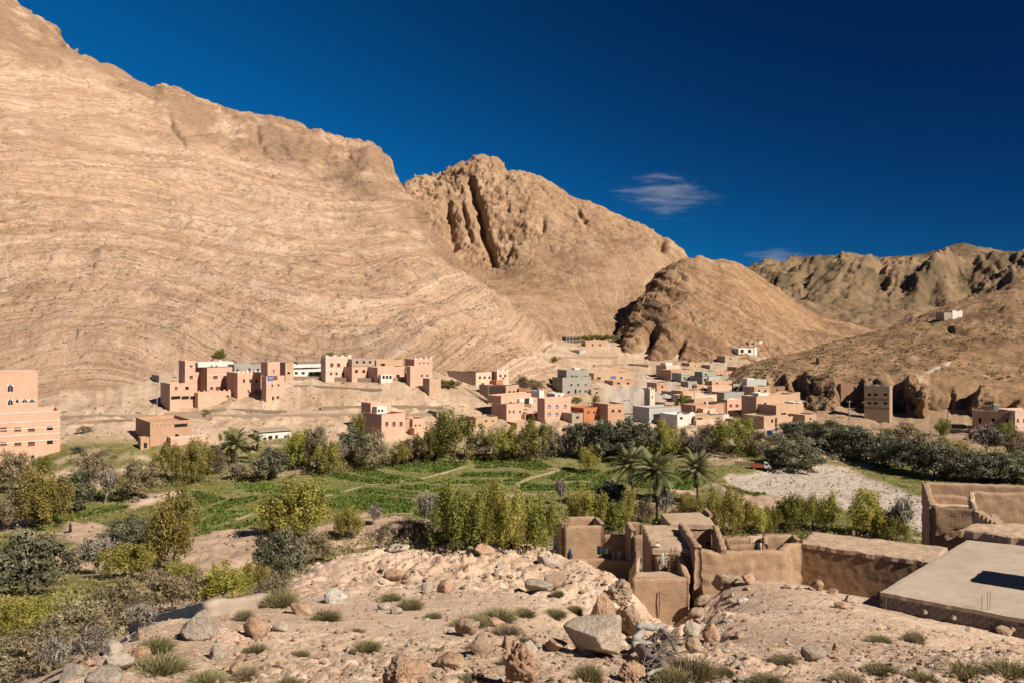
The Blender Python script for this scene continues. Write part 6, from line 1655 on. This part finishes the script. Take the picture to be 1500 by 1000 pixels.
person(p, .5, SJ, SR, SE, 'person in a long black robe standing on the path by the left crop strip',
       [('robe', [(0,0,.10),(0,0,.55),(0,0,.95),(0,0,1.25),(0,0,1.42)], [.25,.22,.19,.20,.09], DK), ('headscarf', [(0,.02,1.38),(0,.02,1.5),(0,-.005,1.62),(0,0,1.72)], [.13,.12,.115,.04], DK)])
p = W3(835, 815, 17.6); p.z = gz(p.x, p.y); p.z = max(p.z, 16.3)
person(Vector((p.x, p.y, 16.55)), -.4, SJ, SR, SE, 'person with bright blue headscarf beside the dark side of the mud tower room',
       [('robe', [(0,0,.10),(0,0,.55),(0,0,.95),(0,0,1.25),(0,0,1.42)], [.25,.22,.19,.20,.09], DK), ('headscarf', [(0,.02,1.38),(0,.02,1.5),(0,-.005,1.62),(0,0,1.73)], [.14,.13,.125,.05], BL)])
# figure bending forward to the right
BJ = [(0,0,.86),(-.02,-.20,.94),(-.03,-.46,.98),(-.03,-.58,.93),(-.03,-.66,.90),(-.03,-.74,.86),(-.17,-.46,.90),(-.19,-.52,.62),(-.16,-.60,.42),(-.15,-.62,.35),(.13,-.46,.90),(.16,-.52,.62),(.14,-.62,.42),(.13,-.65,.35),(-.09,.02,.83),(-.10,-.04,.46),(-.10,.04,.09),(-.10,-.12,.04),(.09,.02,.83),(.10,-.02,.46),(.10,.06,.09),(.10,-.09,.04)]
p = W3(1110, 797, 19.2)
person(Vector((p.x, p.y, 18.55)), 1.3, BJ, SR, SE, 'person in dark clothes with white headscarf bending down behind the broken wall',
       [('skirt', [(0,.0,.12),(0,.03,.5),(0,.03,.88),(0,-.1,.99)], [.26,.23,.19,.12], DK), ('jacket', [(0,-.02,.92),(-.02,-.2,.97),(-.03,-.46,1.0),(-.03,-.56,.95)], [.16,.17,.18,.08], flat('green_jacket', (0.07,0.10,0.06))), ('headscarf', [(-.03,-.55,.96),(-.03,-.64,.95),(-.03,-.74,.90),(-.03,-.80,.86)], [.10,.13,.12,.05], WH)], 1.0)

# truck by the river bed
def truck():
    p = spot(1114, 687.5, ('ground',)); p.z = gz(p.x, p.y)
    r = tag(empty('truck', p, math.radians(-12)), 'small orange red truck with a white cab parked by the dry river bed', 'truck')
    red, wht, blk = flat('red_paint', (0.40,0.10,0.05), .4, .4), flat('cab_white', (0.72,0.70,0.66), .35, .4), flat('tyre_rubber', (0.02,0.02,0.02))
    m = MB(); m.box(-2.5, .75, -.9, .9, .72, .84); m.box(-2.5, .75, -.9, -.84, .843, 1.5); m.box(-2.5, .75, .84, .9, .843, 1.5); m.box(-2.5, -2.44, -.838, .838, .843, 1.5); m.box(.69, .75, -.838, .838, .843, 1.6); m.build('cargo_bed', red, r)
    m = MB(); m.add([(.8,-.88,.6),(2.45,-.88,.6),(2.45,-.88,1.15),(2.05,-.84,1.28),(1.75,-.78,1.95),(.85,-.78,1.98),(.8,.88,.6),(2.45,.88,.6),(2.45,.88,1.15),(2.05,.84,1.28),(1.75,.78,1.95),(.85,.78,1.98)],
                    [(0,1,2,3),(0,3,4,5),(7,6,9,8),(6,11,10,9),(1,7,8,2),(2,8,9,3),(3,9,10,4),(4,10,11,5),(5,11,6,0),(0,6,7,1)]); m.build('cab', wht, r)
    for s in (-1, 1):
        m = MB(); y = .855*s; m.add([(1.0,y,1.3),(1.85,y,1.3),(1.65,.80*s,1.85),(1.0,.80*s,1.87)], [(0,1,2,3) if s < 0 else (3,2,1,0)]); m.build('side_window', GLASS, r)
        m = MB(); m.tube([(2.45,.6*s,.9),(2.5,.6*s,.9)], .12, 10); m.build('headlight', WFRAME, r)
    m = MB(); m.add([(2.06,-.74,1.33),(2.06,.74,1.33),(1.80,.7,1.88),(1.80,-.7,1.88)], [(0,1,2,3)]); m.build('windscreen', GLASS, r)
    for x in (-1.6, 1.6):
        for s in (-1, 1):
            m = MB(); m.tube([(x,.62*s,.42),(x,.9*s,.42)], .42, 16); w = m.build('wheel', blk, r)
            m = MB(); m.tube([(x,.88*s,.42),(x,.915*s,.42)], .2, 10); m.build('rim', flat('steel', (0.4,0.4,0.4), .4, .5), w)
    m = MB(); m.box(-2.4, 2.4, -.45, .45, .45, .62); m.build('chassis', blk, r)
truck()
# water barrel
p = spot(1128, 640, ('ground',)); bl = tag(empty('water_barrel', p), 'bright blue plastic water barrel beside the great tan house', 'barrel')
m = MB(); m.tube([(0,0,-.2),(0,0,.1),(0,0,1.9),(0,0,2.1)], [.85,.95,.95,.7], 14); m.build('barrel_body', BL, bl, True); m = MB(); m.tube([(0,0,2.1),(0,0,2.25)], .3, 10); m.build('lid', BL, bl)
# poles along the road
for px_, yb, yt, w_, l in ((230,612,560,.14,'thin grey power pole left of the garage house'), (383,612,584,.14,'thin power pole below the gap beside the tower house'), (715,592,564,.14,'thin pole beside the stone stair path'), (1017,600,560,.14,'thin pole among the ochre houses'),
                           (1014,612,588,.12,'short pole behind the low tan yard house'), (1244,614,586,.2,'wooden pole left of the tall beige house'), (1388,641,603,.2,'wooden pole before the dark cliff recess'), (526,640,606,.12,'thin pole left of the field edge pink house')):
    d = hit(px_, yb, ('ground', 'hill')) or 255; p = P(px_, yb, d); h = (yb-yt)*d/FPX
    r = tag(empty('power_pole', p), l, 'pole', 'power poles in the village')
    m = MB(); m.tube([(0,0,-1),(0,0,h)], [w_, w_*.7], 7); m.build('shaft', PALEBARK, r)
    m = MB(); m.box(-.7, .7, -.06, .06, h-.55, h-.43); m.build('crossarm', WOOD, r)
    for s in (-.6, 0.25, .6): m = MB(); m.tube([(s,0,h-.425),(s,0,h-.2)], .06, 6); m.build('insulator', WFRAME, r)
# ------------------------------------------------------------------ boulders and rubble
def rock_mesh(seed, sub=4, flat_=0.75, facets=11, rough=.10, pitted=0.0):
    rg = np.random.default_rng(seed)
    bm = bmesh.new(); bmesh.ops.create_icosphere(bm, subdivisions=sub, radius=1.0)
    v = np.array([x.co[:] for x in bm.verts]); f = np.array([[q.index for q in p.verts] for p in bm.faces]); bm.free()
    d = v/np.linalg.norm(v, axis=1)[:, None]
    nrm = rg.normal(size=(facets, 3)); nrm /= np.linalg.norm(nrm, axis=1)[:, None]
    h = rg.uniform(.50, .98, facets)
    t = h[None]/np.maximum(d @ nrm.T, 1e-3)
    t = np.where(d @ nrm.T > .05, t, 9)
    K = 34
    r = -np.log(np.sum(np.exp(-np.minimum(t, 9)*K), 1) + np.exp(-K*1.15))/K
    r = r*(1 + rough*fbm(d[:, 0]*2+seed, d[:, 1]*2, d[:, 2]*2, 4, .55) + rough*.5*fbm(d[:, 0]*7+seed, d[:, 1]*7, d[:, 2]*7, 3))
    if pitted: r = r - pitted*sstep(.15, .7, np.abs(fbm(d[:, 0]*4+seed, d[:, 1]*4, d[:, 2]*4, 3)))
    p = d*r[:, None]; p[:, 2] *= flat_
    return p, f
def rockmat(name, lo, mid, hi, scale=2.5):
    m, nt, b = nodes_of(name, 0.92, 0.12)
    vec = N(nt, 'ShaderNodeTexCoord').outputs['Object']
    pos = N(nt, 'ShaderNodeNewGeometry').outputs['Position']
    c = ramp(nt, noise(nt, vec, scale, 6, .65), [(.3, lo), (.5, mid), (.7, hi)])
    c = mixc(nt, ramp(nt, noise(nt, pos, 11, 5, .75), [(.36, .6), (.5, 0.0)]), c, tuple(.55*x for x in lo))
    c = mixc(nt, ramp(nt, noise(nt, pos, 30, 3, .7), [(.58, 0.0), (.7, .45)]), c, tuple(min(1, 1.25*x) for x in hi))
    nt.links.new(c, b.inputs['Base Color'])
    bump(nt, b, math_(nt, 'ADD', noise(nt, pos, 9, 7, .75), math_(nt, 'MULTIPLY', noise(nt, pos, 3, 4, .6), 1.5)), .8, .12)
    MATS[name] = m
    return m
ROCKM = dict(tan_pale=rockmat('tan_pale_rock', (0.42,0.325,0.24), (0.54,0.435,0.335), (0.63,0.53,0.42)), pink=rockmat('pink_rock', (0.40,0.23,0.145), (0.52,0.335,0.225), (0.60,0.43,0.31)), pale=rockmat('pale_rock', (0.44,0.355,0.275), (0.54,0.455,0.365), (0.62,0.545,0.45)),
             grey=rockmat('grey_rock', (0.33,0.265,0.205), (0.44,0.365,0.295), (0.53,0.455,0.38)), tan=rockmat('tan_rock', (0.36,0.245,0.165), (0.47,0.335,0.235), (0.55,0.415,0.305)), white=rockmat('white_rock', (0.52,0.455,0.38), (0.62,0.56,0.48), (0.70,0.65,0.57)))
def boulder(px, py, w, h, col, label, seed, sink=.18, sub=4, pit=0.0, flat_=.9, depth=.85, name='boulder', group=None, rough=.10, d=None, rz=None):
    d = d or hit(px, py, ('ground',)) or 35
    p = P(px, py, d)
    v, f = rock_mesh(seed, sub, 1.0, 10, rough, pit)
    s = d/FPX*(.86 if w < 60 else .94)
    ext = v.max(0)-v.min(0)
    v = (v-(v.max(0)+v.min(0))/2)/ext
    v = v*np.array([w*s, w*s*depth, h*s*(1+sink)])
    v[:, 2] += h*s*(.5-sink/2) - .02
    me = mesh_np(name, v, f, True)
    o = obj(name, me, ROCKM[col], None, (p.x, p.y+w*s*depth*.35, gz(p.x, p.y)-.04), (0, 0, 0 if rz is None else rz))
    return tag(o, label, 'rock', group)
B = boulder
B(872,964,96,58,'tan_pale','largest pale boulder with a faceted face beside the dark hole',3,.1,5,rough=.05)
B(884,926,46,66,'pink','upright pink rounded pinnacle of rock behind the largest pale boulder',8,.2,5,.05,rough=.12)
B(925,934,58,58,'tan','crumbly tan rock mass right of the pink pinnacle',12,.25,5,.16,rough=.2)
B(905,884,58,42,'tan','rough tan rock on the mound above the pink pinnacle',21,.3,5,.12,rough=.2)
B(765,1002,62,70,'pink','dark pitted orange boulder at the bottom edge',31,.15,5,.24,rough=.2)
B(590,1008,76,42,'pink','broad crumbly orange boulder at the bottom edge',37,.2,5,.18,rough=.18)
B(928,1000,50,34,'pink','orange crumbly rock under the driftwood at the bottom edge',41,.2,5,.18,rough=.2)
B(286,937,58,50,'grey','big rounded grey boulder by the concrete channel wall',44,.1,5,rough=.06)
B(370,935,46,38,'pink','rounded pink boulder right of the big grey one',47,.15)
B(315,966,30,24,'grey','grey rounded boulder below the big grey one',50,.1)
B(490,882,42,22,'white','flat white boulder beneath the rubble mound',53,.1)
B(577,854,38,26,'pink','pink block with black shadowed hollow on the mound',56,.1,rough=.05)
B(815,866,42,27,'tan','smooth tan boulder on the mound left of the pinnacle',59,.15,rough=.05)
B(790,866,50,18,'grey','broad grey boulder low beside the smooth tan one',62,.2)
B(805,830,42,19,'pale','pale rounded boulder at the crest near the mud tower room',65,.15)
B(618,803,40,14,'pale','long pale boulder on the left crest of the mound',68,.2)
B(580,808,44,12,'pale','flat pale slab at the top of the mound',69,.2)
B(665,805,30,18,'white','white stone on the middle crest of the mound',71,.2)
B(710,812,36,18,'pink','pinkish stone on the crest of the mound',72,.2)
B(660,980,52,26,'pink','wide low pink boulder near the bottom middle',74,.15)
B(705,960,38,34,'tan','tan block boulder left of the largest pale boulder',77,.15)
B(684,932,44,28,'tan','tan broken boulder right of the sand path',80,.2,4,.1)
B(745,950,26,24,'pink','small orange boulder amid dry tufts',83,.15)
B(775,958,34,26,'pale','pale stone left of the largest pale boulder',86,.15)
B(815,954,40,22,'pink','orange flat stone against the largest pale boulder',87,.2)
B(725,918,36,18,'pink','orange stone in the dry tufts above the tan block',88,.2)
B(562,893,24,13,'pale','pale angular stone right of the first round tuft',90,.1)
B(580,899,22,14,'grey','grey stone next to the pale angular stone',91,.1)
B(624,870,20,18,'grey','grey upright stone on the mound foot',92,.1)
B(652,868,30,22,'pink','pink stone on the mound foot',93,.2)
B(1197,967,44,24,'grey','light grey wedge shaped boulder on the gravel slope',95,.1,rough=.04)
B(1226,951,14,13,'tan','small tan stone casting a dark shadow near the wedge boulder',96,.1)
B(1016,932,32,24,'pale','pale boulder on the rubble bank below the terrace block',98,.12)
B(1044,940,30,32,'pink','upright orange tan boulder right of the pale one on the bank',101,.15)
B(1018,955,30,26,'tan','tan boulder below the pale one on the bank',104,.15)
B(1022,905,30,18,'tan','tan slab stone on the bank below the broken wall',105,.15)
B(1030,888,30,22,'tan','tan stone at the corner of the terrace block',107,.2)
B(1066,860,46,24,'tan','large tan rubble heap stone against the broken wall',110,.3,4,.12)
B(1098,856,24,20,'pink','pinkish rubble stone against the broken wall',111,.3,4,.1)
B(1044,872,18,20,'pale','pale upright stone in the corner rubble',113,.2)
B(1090,882,22,9,'white','small white slab lying on the gravel',115,.2)
B(1199,865,22,19,'pink','pinkish boulder at the foot of the dark rough wall',116,.12)
B(1172,863,11,8,'pale','small pale stone left of the pinkish wall foot boulder',118,.1)
B(1185,863,6,6,'tan','tiny stone between two stones at the dark wall foot',119,.1)
B(1154,862,16,9,'tan','tan stone at the corner of the broken wall and dark wall',121,.1)
B(1222,870,18,10,'pink','pink flat stone right of the wall foot boulder',122,.1)
B(1248,882,22,13,'pale','pale pink stone near the slab house corner',124,.12)
B(1236,892,26,12,'pink','flat pink stone lowest near the slab house corner',125,.2)
B(1476,931,30,16,'tan','tan stone before the block wall at the right',127,.1)
B(1088,1000,20,13,'white','whitish stone at the bottom beside the dry bush',130,.1)
B(105,995,46,26,'grey','grey flat boulder at the lower left corner',133,.15)
B(150,1005,60,30,'grey','large flat grey boulder at the bottom left',136,.15)
B(165,985,50,30,'pale','rounded pale boulder above the flat grey one',139,.15)
B(122,977,34,22,'pink','pinkish boulder at the edge of the left bank',142,.15)
B(205,968,40,26,'pink','pink crumbly rock beside the lower left tuft',143,.2,4,.1)
B(160,962,40,28,'pale','pale crumbly rock below the channel wall end',145,.2,4,.1)
B(200,938,24,22,'tan','broken stone end of the concrete channel wall',148,.2,4,.1)
B(410,925,30,20,'pale','pale stone right of the rounded pink boulder',149,.15)
B(345,985,30,20,'pink','pink stone in the bottom left tufts',151,.15)
B(440,900,40,22,'pink','orange low stone on the bank edge',152,.25)

# middle sized loose stones, alike: eight meshes, many objects
SM = []
for k in range(9):
    v, f = rock_mesh(300+k, 3, .7, 9, .14, .05 if k % 3 == 0 else 0)
    me = mesh_np('stone', v*.5, f, True); me.materials.append(ROCKM[('tan','pink','pale','pink','grey','tan','pale','tan','pink')[k]]); SM.append(me)
rs = random.Random(21)
def scatter(n, box, smin, smax, label, group, pred=None):
    c = 0
    for _k in range(n*8):
        if c >= n: break
        px_, py_ = rs.uniform(box[0], box[2]), rs.uniform(box[1], box[3])
        if pred and not pred(px_, py_): continue
        d = hit(px_, py_, ('ground',))
        if not d: continue
        s = rs.uniform(smin, smax)*rs.uniform(.7, 1)*d/FPX
        p = P(px_, py_, d)
        o = obj('stone', SM[rs.randrange(9)], None, None, (p.x, p.y, gz(p.x, p.y)+s*.06), (rs.uniform(-.3, .3), rs.uniform(-.3, .3), rs.uniform(0, 6.28)), (s*rs.uniform(.8, 1.3), s*rs.uniform(.8, 1.2), s*rs.uniform(.7, 1.1)))
        tag(o, label, 'stone', group); c += 1
inpx = lambda poly: (lambda a, b: bool(inpoly(np.array([a]), np.array([b]), poly)[0]))
scatter(95, (440, 800, 930, 885), 5, 13, 'loose pinkish stone on the rubble mound', 'stones of the rubble mound', inpx([(440,850),(560,815),(700,802),(830,822),(935,880),(940,905),(850,885),(700,880),(560,880)]))
scatter(45, (1000, 845, 1130, 985), 5, 14, 'loose stone on the rubble bank beside the terrace block', 'stones of the rubble bank', inpx([(1010,880),(1060,855),(1120,860),(1085,900),(1110,985),(1030,985)]))
scatter(45, (110, 925, 560, 998), 5, 13, 'loose stone on the dry slope left of the sand path', 'stones of the lower left slope', inpx([(110,985),(200,935),(330,915),(470,900),(520,998),(120,998)]))
scatter(45, (560, 885, 860, 998), 5, 14, 'loose stone among dry tufts below the mound', 'stones below the mound', inpx([(610,890),(840,890),(820,998),(610,998),(640,940)]))
scatter(30, (1100, 880, 1490, 998), 4, 9, 'small loose stone on the gravel slope before the slab house', 'stones of the gravel slope', None)

# gravel and small rubble: nobody could count these
def pebbles(n, sel, smin, smax, mats, seed, name='rubble'):
    rg = np.random.default_rng(seed)
    bm = bmesh.new(); bmesh.ops.create_icosphere(bm, subdivisions=1, radius=.5)
    v0 = np.array([x.co[:] for x in bm.verts]); f0 = np.array([[q.index for q in p.verts] for p in bm.faces]); bm.free()
    if len(v0) > 12: pass
    px_, d_ = sel(rg, n)
    x, y = (px_-750)/FPX*d_, d_
    z = np.array([gz(a, b) for a, b in zip(x, y)])
    n = len(x)
    s = smin*(smax/smin)**(rg.random(n)**2.2)
    cols = []
    V = v0[None]*(1+.28*rg.normal(size=(n, len(v0), 1)))*s[:, None, None]*np.array([1, 1, .75])
    a = rg.uniform(0, 6.28, n); ca, sa = np.cos(a)[:, None], np.sin(a)[:, None]
    X = V[..., 0]*ca - V[..., 1]*sa; Y = V[..., 0]*sa + V[..., 1]*ca
    V = np.stack([X+x[:, None], Y+y[:, None], V[..., 2]+z[:, None]+(s*.12)[:, None]], -1)
    F = f0[None]+np.arange(n)[:, None, None]*len(v0)
    per = n//len(mats)
    for k, mt in enumerate(mats):
        q = slice(k*per, (k+1)*per)
        me = mesh_np(name, V[q].reshape(-1, 3), (F[q]-k*per*len(v0)).reshape(-1, 3), False)
        tag(obj(name, me, mt), kind='stuff')
def sel_all(rg, n):
    px_ = rg.uniform(60, 1540, n*3); d_ = np.exp(rg.uniform(math.log(16), math.log(62), n*3))
    i = np.clip(np.searchsorted(g_px, px_), 0, len(g_px)-1); j = np.clip(np.searchsorted(g_d, d_), 0, len(g_d)-1)
    r = rough[i, j]
    k = (rg.random(n*3) < np.clip(.28+.9*r, 0, 1)) & ~((px_ > 815) & (d_ > 49)) & ~((px_ > 1270) & (d_ > 40)) & ~((px_ < 420) & (d_ > 36)) & (px_ > 180-9*(d_-18))
    return px_[k][:n], d_[k][:n]
pebbles(14000, sel_all, .028, .22, [ROCKM['tan'], ROCKM['pink'], ROCKM['pale'], ROCKM['tan']], 5)
def sel_river(rg, n):
    px_ = rg.uniform(1050, 1600, n*6); d_ = rg.uniform(105, 205, n*6)
    k = inpoly((px_-750)/FPX*d_, d_, RIVER)
    return px_[k][:n], d_[k][:n]
pebbles(1800, sel_river, .15, .75, [ROCKM['pale'], ROCKM['grey']], 6, 'river_stones')

# the concrete channel wall on the left bank
a, b, c = spot(188,926,('ground',)), spot(300,904,('ground',)), spot(385,889,('ground',))
pts = []
for q in (a, b, c): pts.append(Vector((q.x, q.y+.5, gz(q.x, q.y)+.42)))
cw = tag(empty('channel_wall', pts[0]), 'low smooth concrete channel wall along the top of the left bank', 'wall')
o = mudwall(cw, pts, 14, .5, 'wall', CONC, seed=51, rough=.015)
pts2 = [p+Vector((0, .3, -.18)) for p in pts]

# dry tufts on the slope
def tuft_mesh(seed, mat, n=2400, r=.5, h=.42):
    rg = np.random.default_rng(seed)
    a = rg.uniform(0, 6.28, n); q = np.sqrt(rg.random(n))
    root = np.stack([q*.35*r*np.cos(a), q*.35*r*np.sin(a), np.zeros(n)], -1)
    lean = q*(.5+.6*rg.random(n))
    d = np.stack([np.cos(a)*lean, np.sin(a)*lean, 1-.35*lean], -1) + .34*rg.normal(size=(n, 3)); d[:, 2] = np.abs(d[:, 2]); d /= np.linalg.norm(d, axis=1)[:, None]
    L = h*(.45+.65*rg.random(n))[:, None]
    st = root + d*L*rg.uniform(0, .45, n)[:, None]
    side = np.cross(d, rg.normal(size=(n, 3))); side /= np.linalg.norm(side, axis=1)[:, None]
    w = .0045+.006*rg.random(n)[:, None]
    tip = st + d*L*.75 + np.array([0, 0, -.03])
    V = np.stack([st-side*w, st+side*w, tip+side*w*.4, tip-side*w*.4], 1).reshape(-1, 3)
    return leaf_mesh('stems', V, np.arange(4*n).reshape(n, 4), mat)
TUFT = [tuft_mesh(900+k, LEAF['scrub' if k % 2 else 'dry'] if k < 4 else LEAF['scrub']) for k in range(6)]
def tuft(px, py, w, h, label, k=None, group='dry tufts of the foreground slope', dense=1):
    d = hit(px, py, ('ground',)) or 30; p = P(px, py, d); s = d/FPX
    r = tag(empty('dry_tuft', Vector((p.x, p.y, gz(p.x, p.y)-.03)), rs.uniform(0, 6)), label, 'tuft', group)
    k = rs.randrange(6) if k is None else k
    for e in range(max(1, int(w/h/1.6))):
        o = obj('stems', TUFT[(k+e) % 6], None, r)
        n = max(1, int(w/h/1.6)); u = (e-(n-1)/2)*w*s/n
        o.location = (u*math.cos(-r.rotation_euler.z), u*math.sin(-r.rotation_euler.z), 0)
        o.scale = (w*s/n*1.0, w*s/n*1.0, h*s*1.35)
for a in ((478,908,50,26,'round olive tuft at the middle left of the sand path',5),(539,952,46,24,'round tuft below the middle of the sand path',1),(600,892,46,28,'olive tuft above two grey stones right of the sand path',5),(572,880,44,20,'low tuft beneath the pink block with hollow',3),(410,888,60,44,'large grey brown tuft at the upper end of the channel wall',1),
          (375,957,42,26,'small green tuft left of the path and below the pink boulder',5),(358,908,34,30,'brown tuft between the channel wall and the pink boulder',0),(232,985,100,44,'broad tuft in the lower left corner',1),(228,955,60,40,'tuft below the stone end of the channel wall',3),(360,992,46,32,'rust brown tuft at the bottom left',0),
          (422,1005,44,24,'green tuft cut by the bottom edge',5),(690,918,64,28,'wide grey green tuft above the tan block boulder',3),(728,908,70,26,'long tuft above the orange stones',1),(742,930,50,26,'brown tuft beside the small orange boulder',0),(768,902,40,20,'small tuft right of the long tuft',3),(812,902,44,18,'low tuft left of the dark hole',5),
          (842,896,28,18,'green tuft above the dark hole',5),(818,872,20,16,'little green tuft at the smooth tan boulder',5),(862,998,50,46,'dark olive tuft right under the largest pale boulder',5),(1012,995,90,56,'big dry bush right of the driftwood pile',1),(985,1005,60,50,'dry bush at the bottom under the driftwood',3),(1148,968,46,16,'flat dry tuft on the gravel slope',0),
          (1124,1006,70,30,'green tuft at the bottom right of the rubble bank',5),(1338,940,36,30,'brown dry tuft before the block wall',0),(1288,940,44,16,'low grey tuft left of the brown dry tuft',3),(1415,992,90,34,'wide olive tuft in the lower right corner',5),(1480,990,80,36,'dark olive tuft at the right edge',1),(1290,985,60,20,'flat tuft below the gravel slope',3),
          (1240,1000,60,26,'brown tuft at the bottom right',0),(1350,1000,60,26,'green brown tuft left of the wide olive tuft',5),(770,945,34,24,'small tuft left of the pale stone',3),(748,968,34,22,'small grey tuft under the small orange boulder',3),(690,1000,50,24,'small tuft at the bottom between two crumbly boulders',5),(640,955,24,12,'tiny grey tuft right of the path',3),
          (440,960,34,12,'flat pale tuft in the stony left slope',3),(300,1000,70,26,'tuft between the flat grey boulder and rust brown tuft',1),(635,905,30,16,'small tuft left of the tan broken boulder',3),(520,925,26,10,'faint dry tuft on the sand path',0),(700,950,40,18,'tuft above the tan block boulder',1),(1060,990,40,26,'dry tuft above the whitish stone',3)):
    tuft(*a)

# driftwood pile
def log(pa, pb, ra, rb, label, mat, bend=.05, d=None, sub=True):
    a, b = pa, pb; L = (b-a).length; m = MB(); rr = random.Random(int(L*1000)); n = 8
    pts = [a.lerp(b, k/n)+Vector((rr.uniform(-1,1), rr.uniform(-1,1), rr.uniform(-.6,1)))*bend*L*math.sin(math.pi*k/n) for k in range(n+1)]
    m.tube(pts, [ra+(rb-ra)*k/n+rr.uniform(-.1,.1)*ra for k in range(n+1)], 9)
    o = m.build('driftwood_log', mat, None, True)
    if sub:
        pass
    return tag(o, label, 'log', 'driftwood pile below the terrace block')
def at(px, py, d, up=0.0):
    e = hit(px, min(py+8, 998), ('ground',)) or d
    p = P(px, py, e-.35)
    p.z = max(p.z, gz(p.x, p.y)+.06)
    return p
GREYW = pmat('grey_driftwood', (0.16,0.125,0.10), (0.30,0.25,0.205), 3, 18, .6, .03)
log(at(930,936,36.5), at(972,921,37.5), .13, .15, 'thick bleached log on top of the driftwood pile', PALEBARK, .03)
log(at(930,945,35.5), at(955,944,36), .12, .10, 'short bleached log under the thick one', PALEBARK, .02)
log(at(938,950,34.5), at(973,978,33), .17, .12, 'dark grey trunk sloping down the driftwood pile', GREYW, .04)
log(at(948,988,31), at(980,974,32), .05, .045, 'thin pale stick at the foot of the driftwood pile', PALEBARK, .02)
log(at(953,995,31), at(975,985,32), .05, .04, 'second thin pale stick lowest in the driftwood pile', PALEBARK, .02)
log(at(966,925,37), at(990,952,35), .09, .06, 'grey branch running down the right of the driftwood pile', GREYW, .06)
log(at(976,945,35), at(973,982,33), .05, .03, 'thin tan branch standing in the driftwood pile', PALEBARK, .03)
log(at(952,940,35.5), at(985,960,34.5), .07, .05, 'dark branch crossing the middle of the driftwood pile', GREYW, .06)
m = MB()
for k in range(110):
    a = at(rs.uniform(938,985), rs.uniform(928,978), rs.uniform(33.6, 36.5)); d = Vector((rs.uniform(-.2,1), rs.uniform(-.5,.5), rs.uniform(-.9,.35))).normalized()*rs.uniform(.4, 1.1)
    m.tube([a, a+d*.5+Vector((0,0,rs.uniform(-.08,.1))), a+d], [.016,.013,.006], 4, False)
tag(m.build('brushwood', GREYW), kind='stuff')

# scrub too small to pick apart on the brown hill and at the slope foot
def slope_scrub(sheet, n, seed, smin, smax, mat, pxr, pyr):
    rg = np.random.default_rng(seed)
    name, cols, X, Y, Z = [s for s in SHEETS if s[0] == sheet[0]][sheet[1]]
    i = rg.integers(0, X.shape[0], n*4); j = rg.integers(0, X.shape[1], n*4)
    x, y, z = X[i, j], Y[i, j], Z[i, j]
    a, b = x/y*FPX+750, HOR+(CAM_H-z)*FPX/y
    k = (a > pxr[0]) & (a < pxr[1]) & (b > pyr[0]) & (b < pyr[1]) & (fbm(x/40, y/40, z/40, 2) > -.25)
    c = np.stack([x, y, z+.25], -1)[k][:n]
    m_ = len(c); c = np.repeat(c, 7, 0) + rg.normal(size=(m_*7, 3))*np.repeat(rg.uniform(smin, smax, m_), 7)[:, None]*np.array([1, 1, .45])
    v, f = quads(c, smax*.8, 1.1, .2, None, rg)
    tag(obj('slope_scrub', leaf_mesh('slope_scrub', v, f, mat)), kind='stuff')
slope_scrub(('hill', 1), 2600, 3, .25, .75, LEAF['scrub'], (1080, 1520), (420, 600))
slope_scrub(('mountain', 0), 1500, 4, .25, .6, LEAF['scrub'], (0, 760), (380, 540))
slope_scrub(('ground', 0), 2600, 5, .15, .5, LEAF['scrub'], (0, 1500), (520, 680))
slope_scrub(('hill', 0), 700, 6, .25, .6, LEAF['scrub'], (930, 1300), (400, 540))

# ------------------------------------------------------------------ high thin clouds
def cloud(px, py, w, h, d, dens, label, seed):
    p = P(px, py, d); s = d/FPX
    m = MB(); m.box(-w*s/2, w*s/2, -w*s*.25, w*s*.25, -h*s/2, h*s/2)
    mt = bpy.data.materials.new('cloud_vapour'); mt.use_nodes = True; nt = mt.node_tree; nt.nodes.clear()
    out = N(nt, 'ShaderNodeOutputMaterial'); pv = N(nt, 'ShaderNodeVolumePrincipled')
    pv.inputs['Color'].default_value = (1, 1, 1, 1); pv.inputs['Anisotropy'].default_value = .2
    tcn = N(nt, 'ShaderNodeTexCoord')
    mp = N(nt, 'ShaderNodeMapping'); mp.inputs['Scale'].default_value = (2.2, 2.2, 7.0); mp.inputs['Location'].default_value = (seed, seed*1.7, 0); mp.inputs['Rotation'].default_value = (0, .32, 0)
    nt.links.new(tcn.outputs['Generated'], mp.inputs[0])
    nz = noise(nt, mp.outputs[0], 1.6, 7, .68, .6)
    sub = N(nt, 'ShaderNodeVectorMath', operation='SUBTRACT'); sub.inputs[1].default_value = (.5, .5, .5); nt.links.new(tcn.outputs['Generated'], sub.inputs[0])
    ln = N(nt, 'ShaderNodeVectorMath', operation='LENGTH'); nt.links.new(sub.outputs[0], ln.inputs[0])
    fall = N(nt, 'ShaderNodeMapRange'); fall.inputs['From Min'].default_value = .5; fall.inputs['From Max'].default_value = .05; nt.links.new(ln.outputs['Value'], fall.inputs['Value'])
    dn = math_(nt, 'SUBTRACT', math_(nt, 'ADD', nz, math_(nt, 'MULTIPLY', fall.outputs[0], .32)), .66, True)
    nt.links.new(math_(nt, 'MULTIPLY', dn, dens), pv.inputs['Density'])
    nt.links.new(pv.outputs[0], out.inputs['Volume'])
    o = m.build('cloud', mt, None, False, loc=p)
    tag(o, label, 'cloud')
cloud(970, 286, 205, 90, 9000, .009, 'thin wispy white cloud above the shoulder of the second peak', 1.3)
cloud(1140, 376, 150, 40, 9500, .006, 'faint low wisp of cloud over the left end of the far ridge', 4.1)
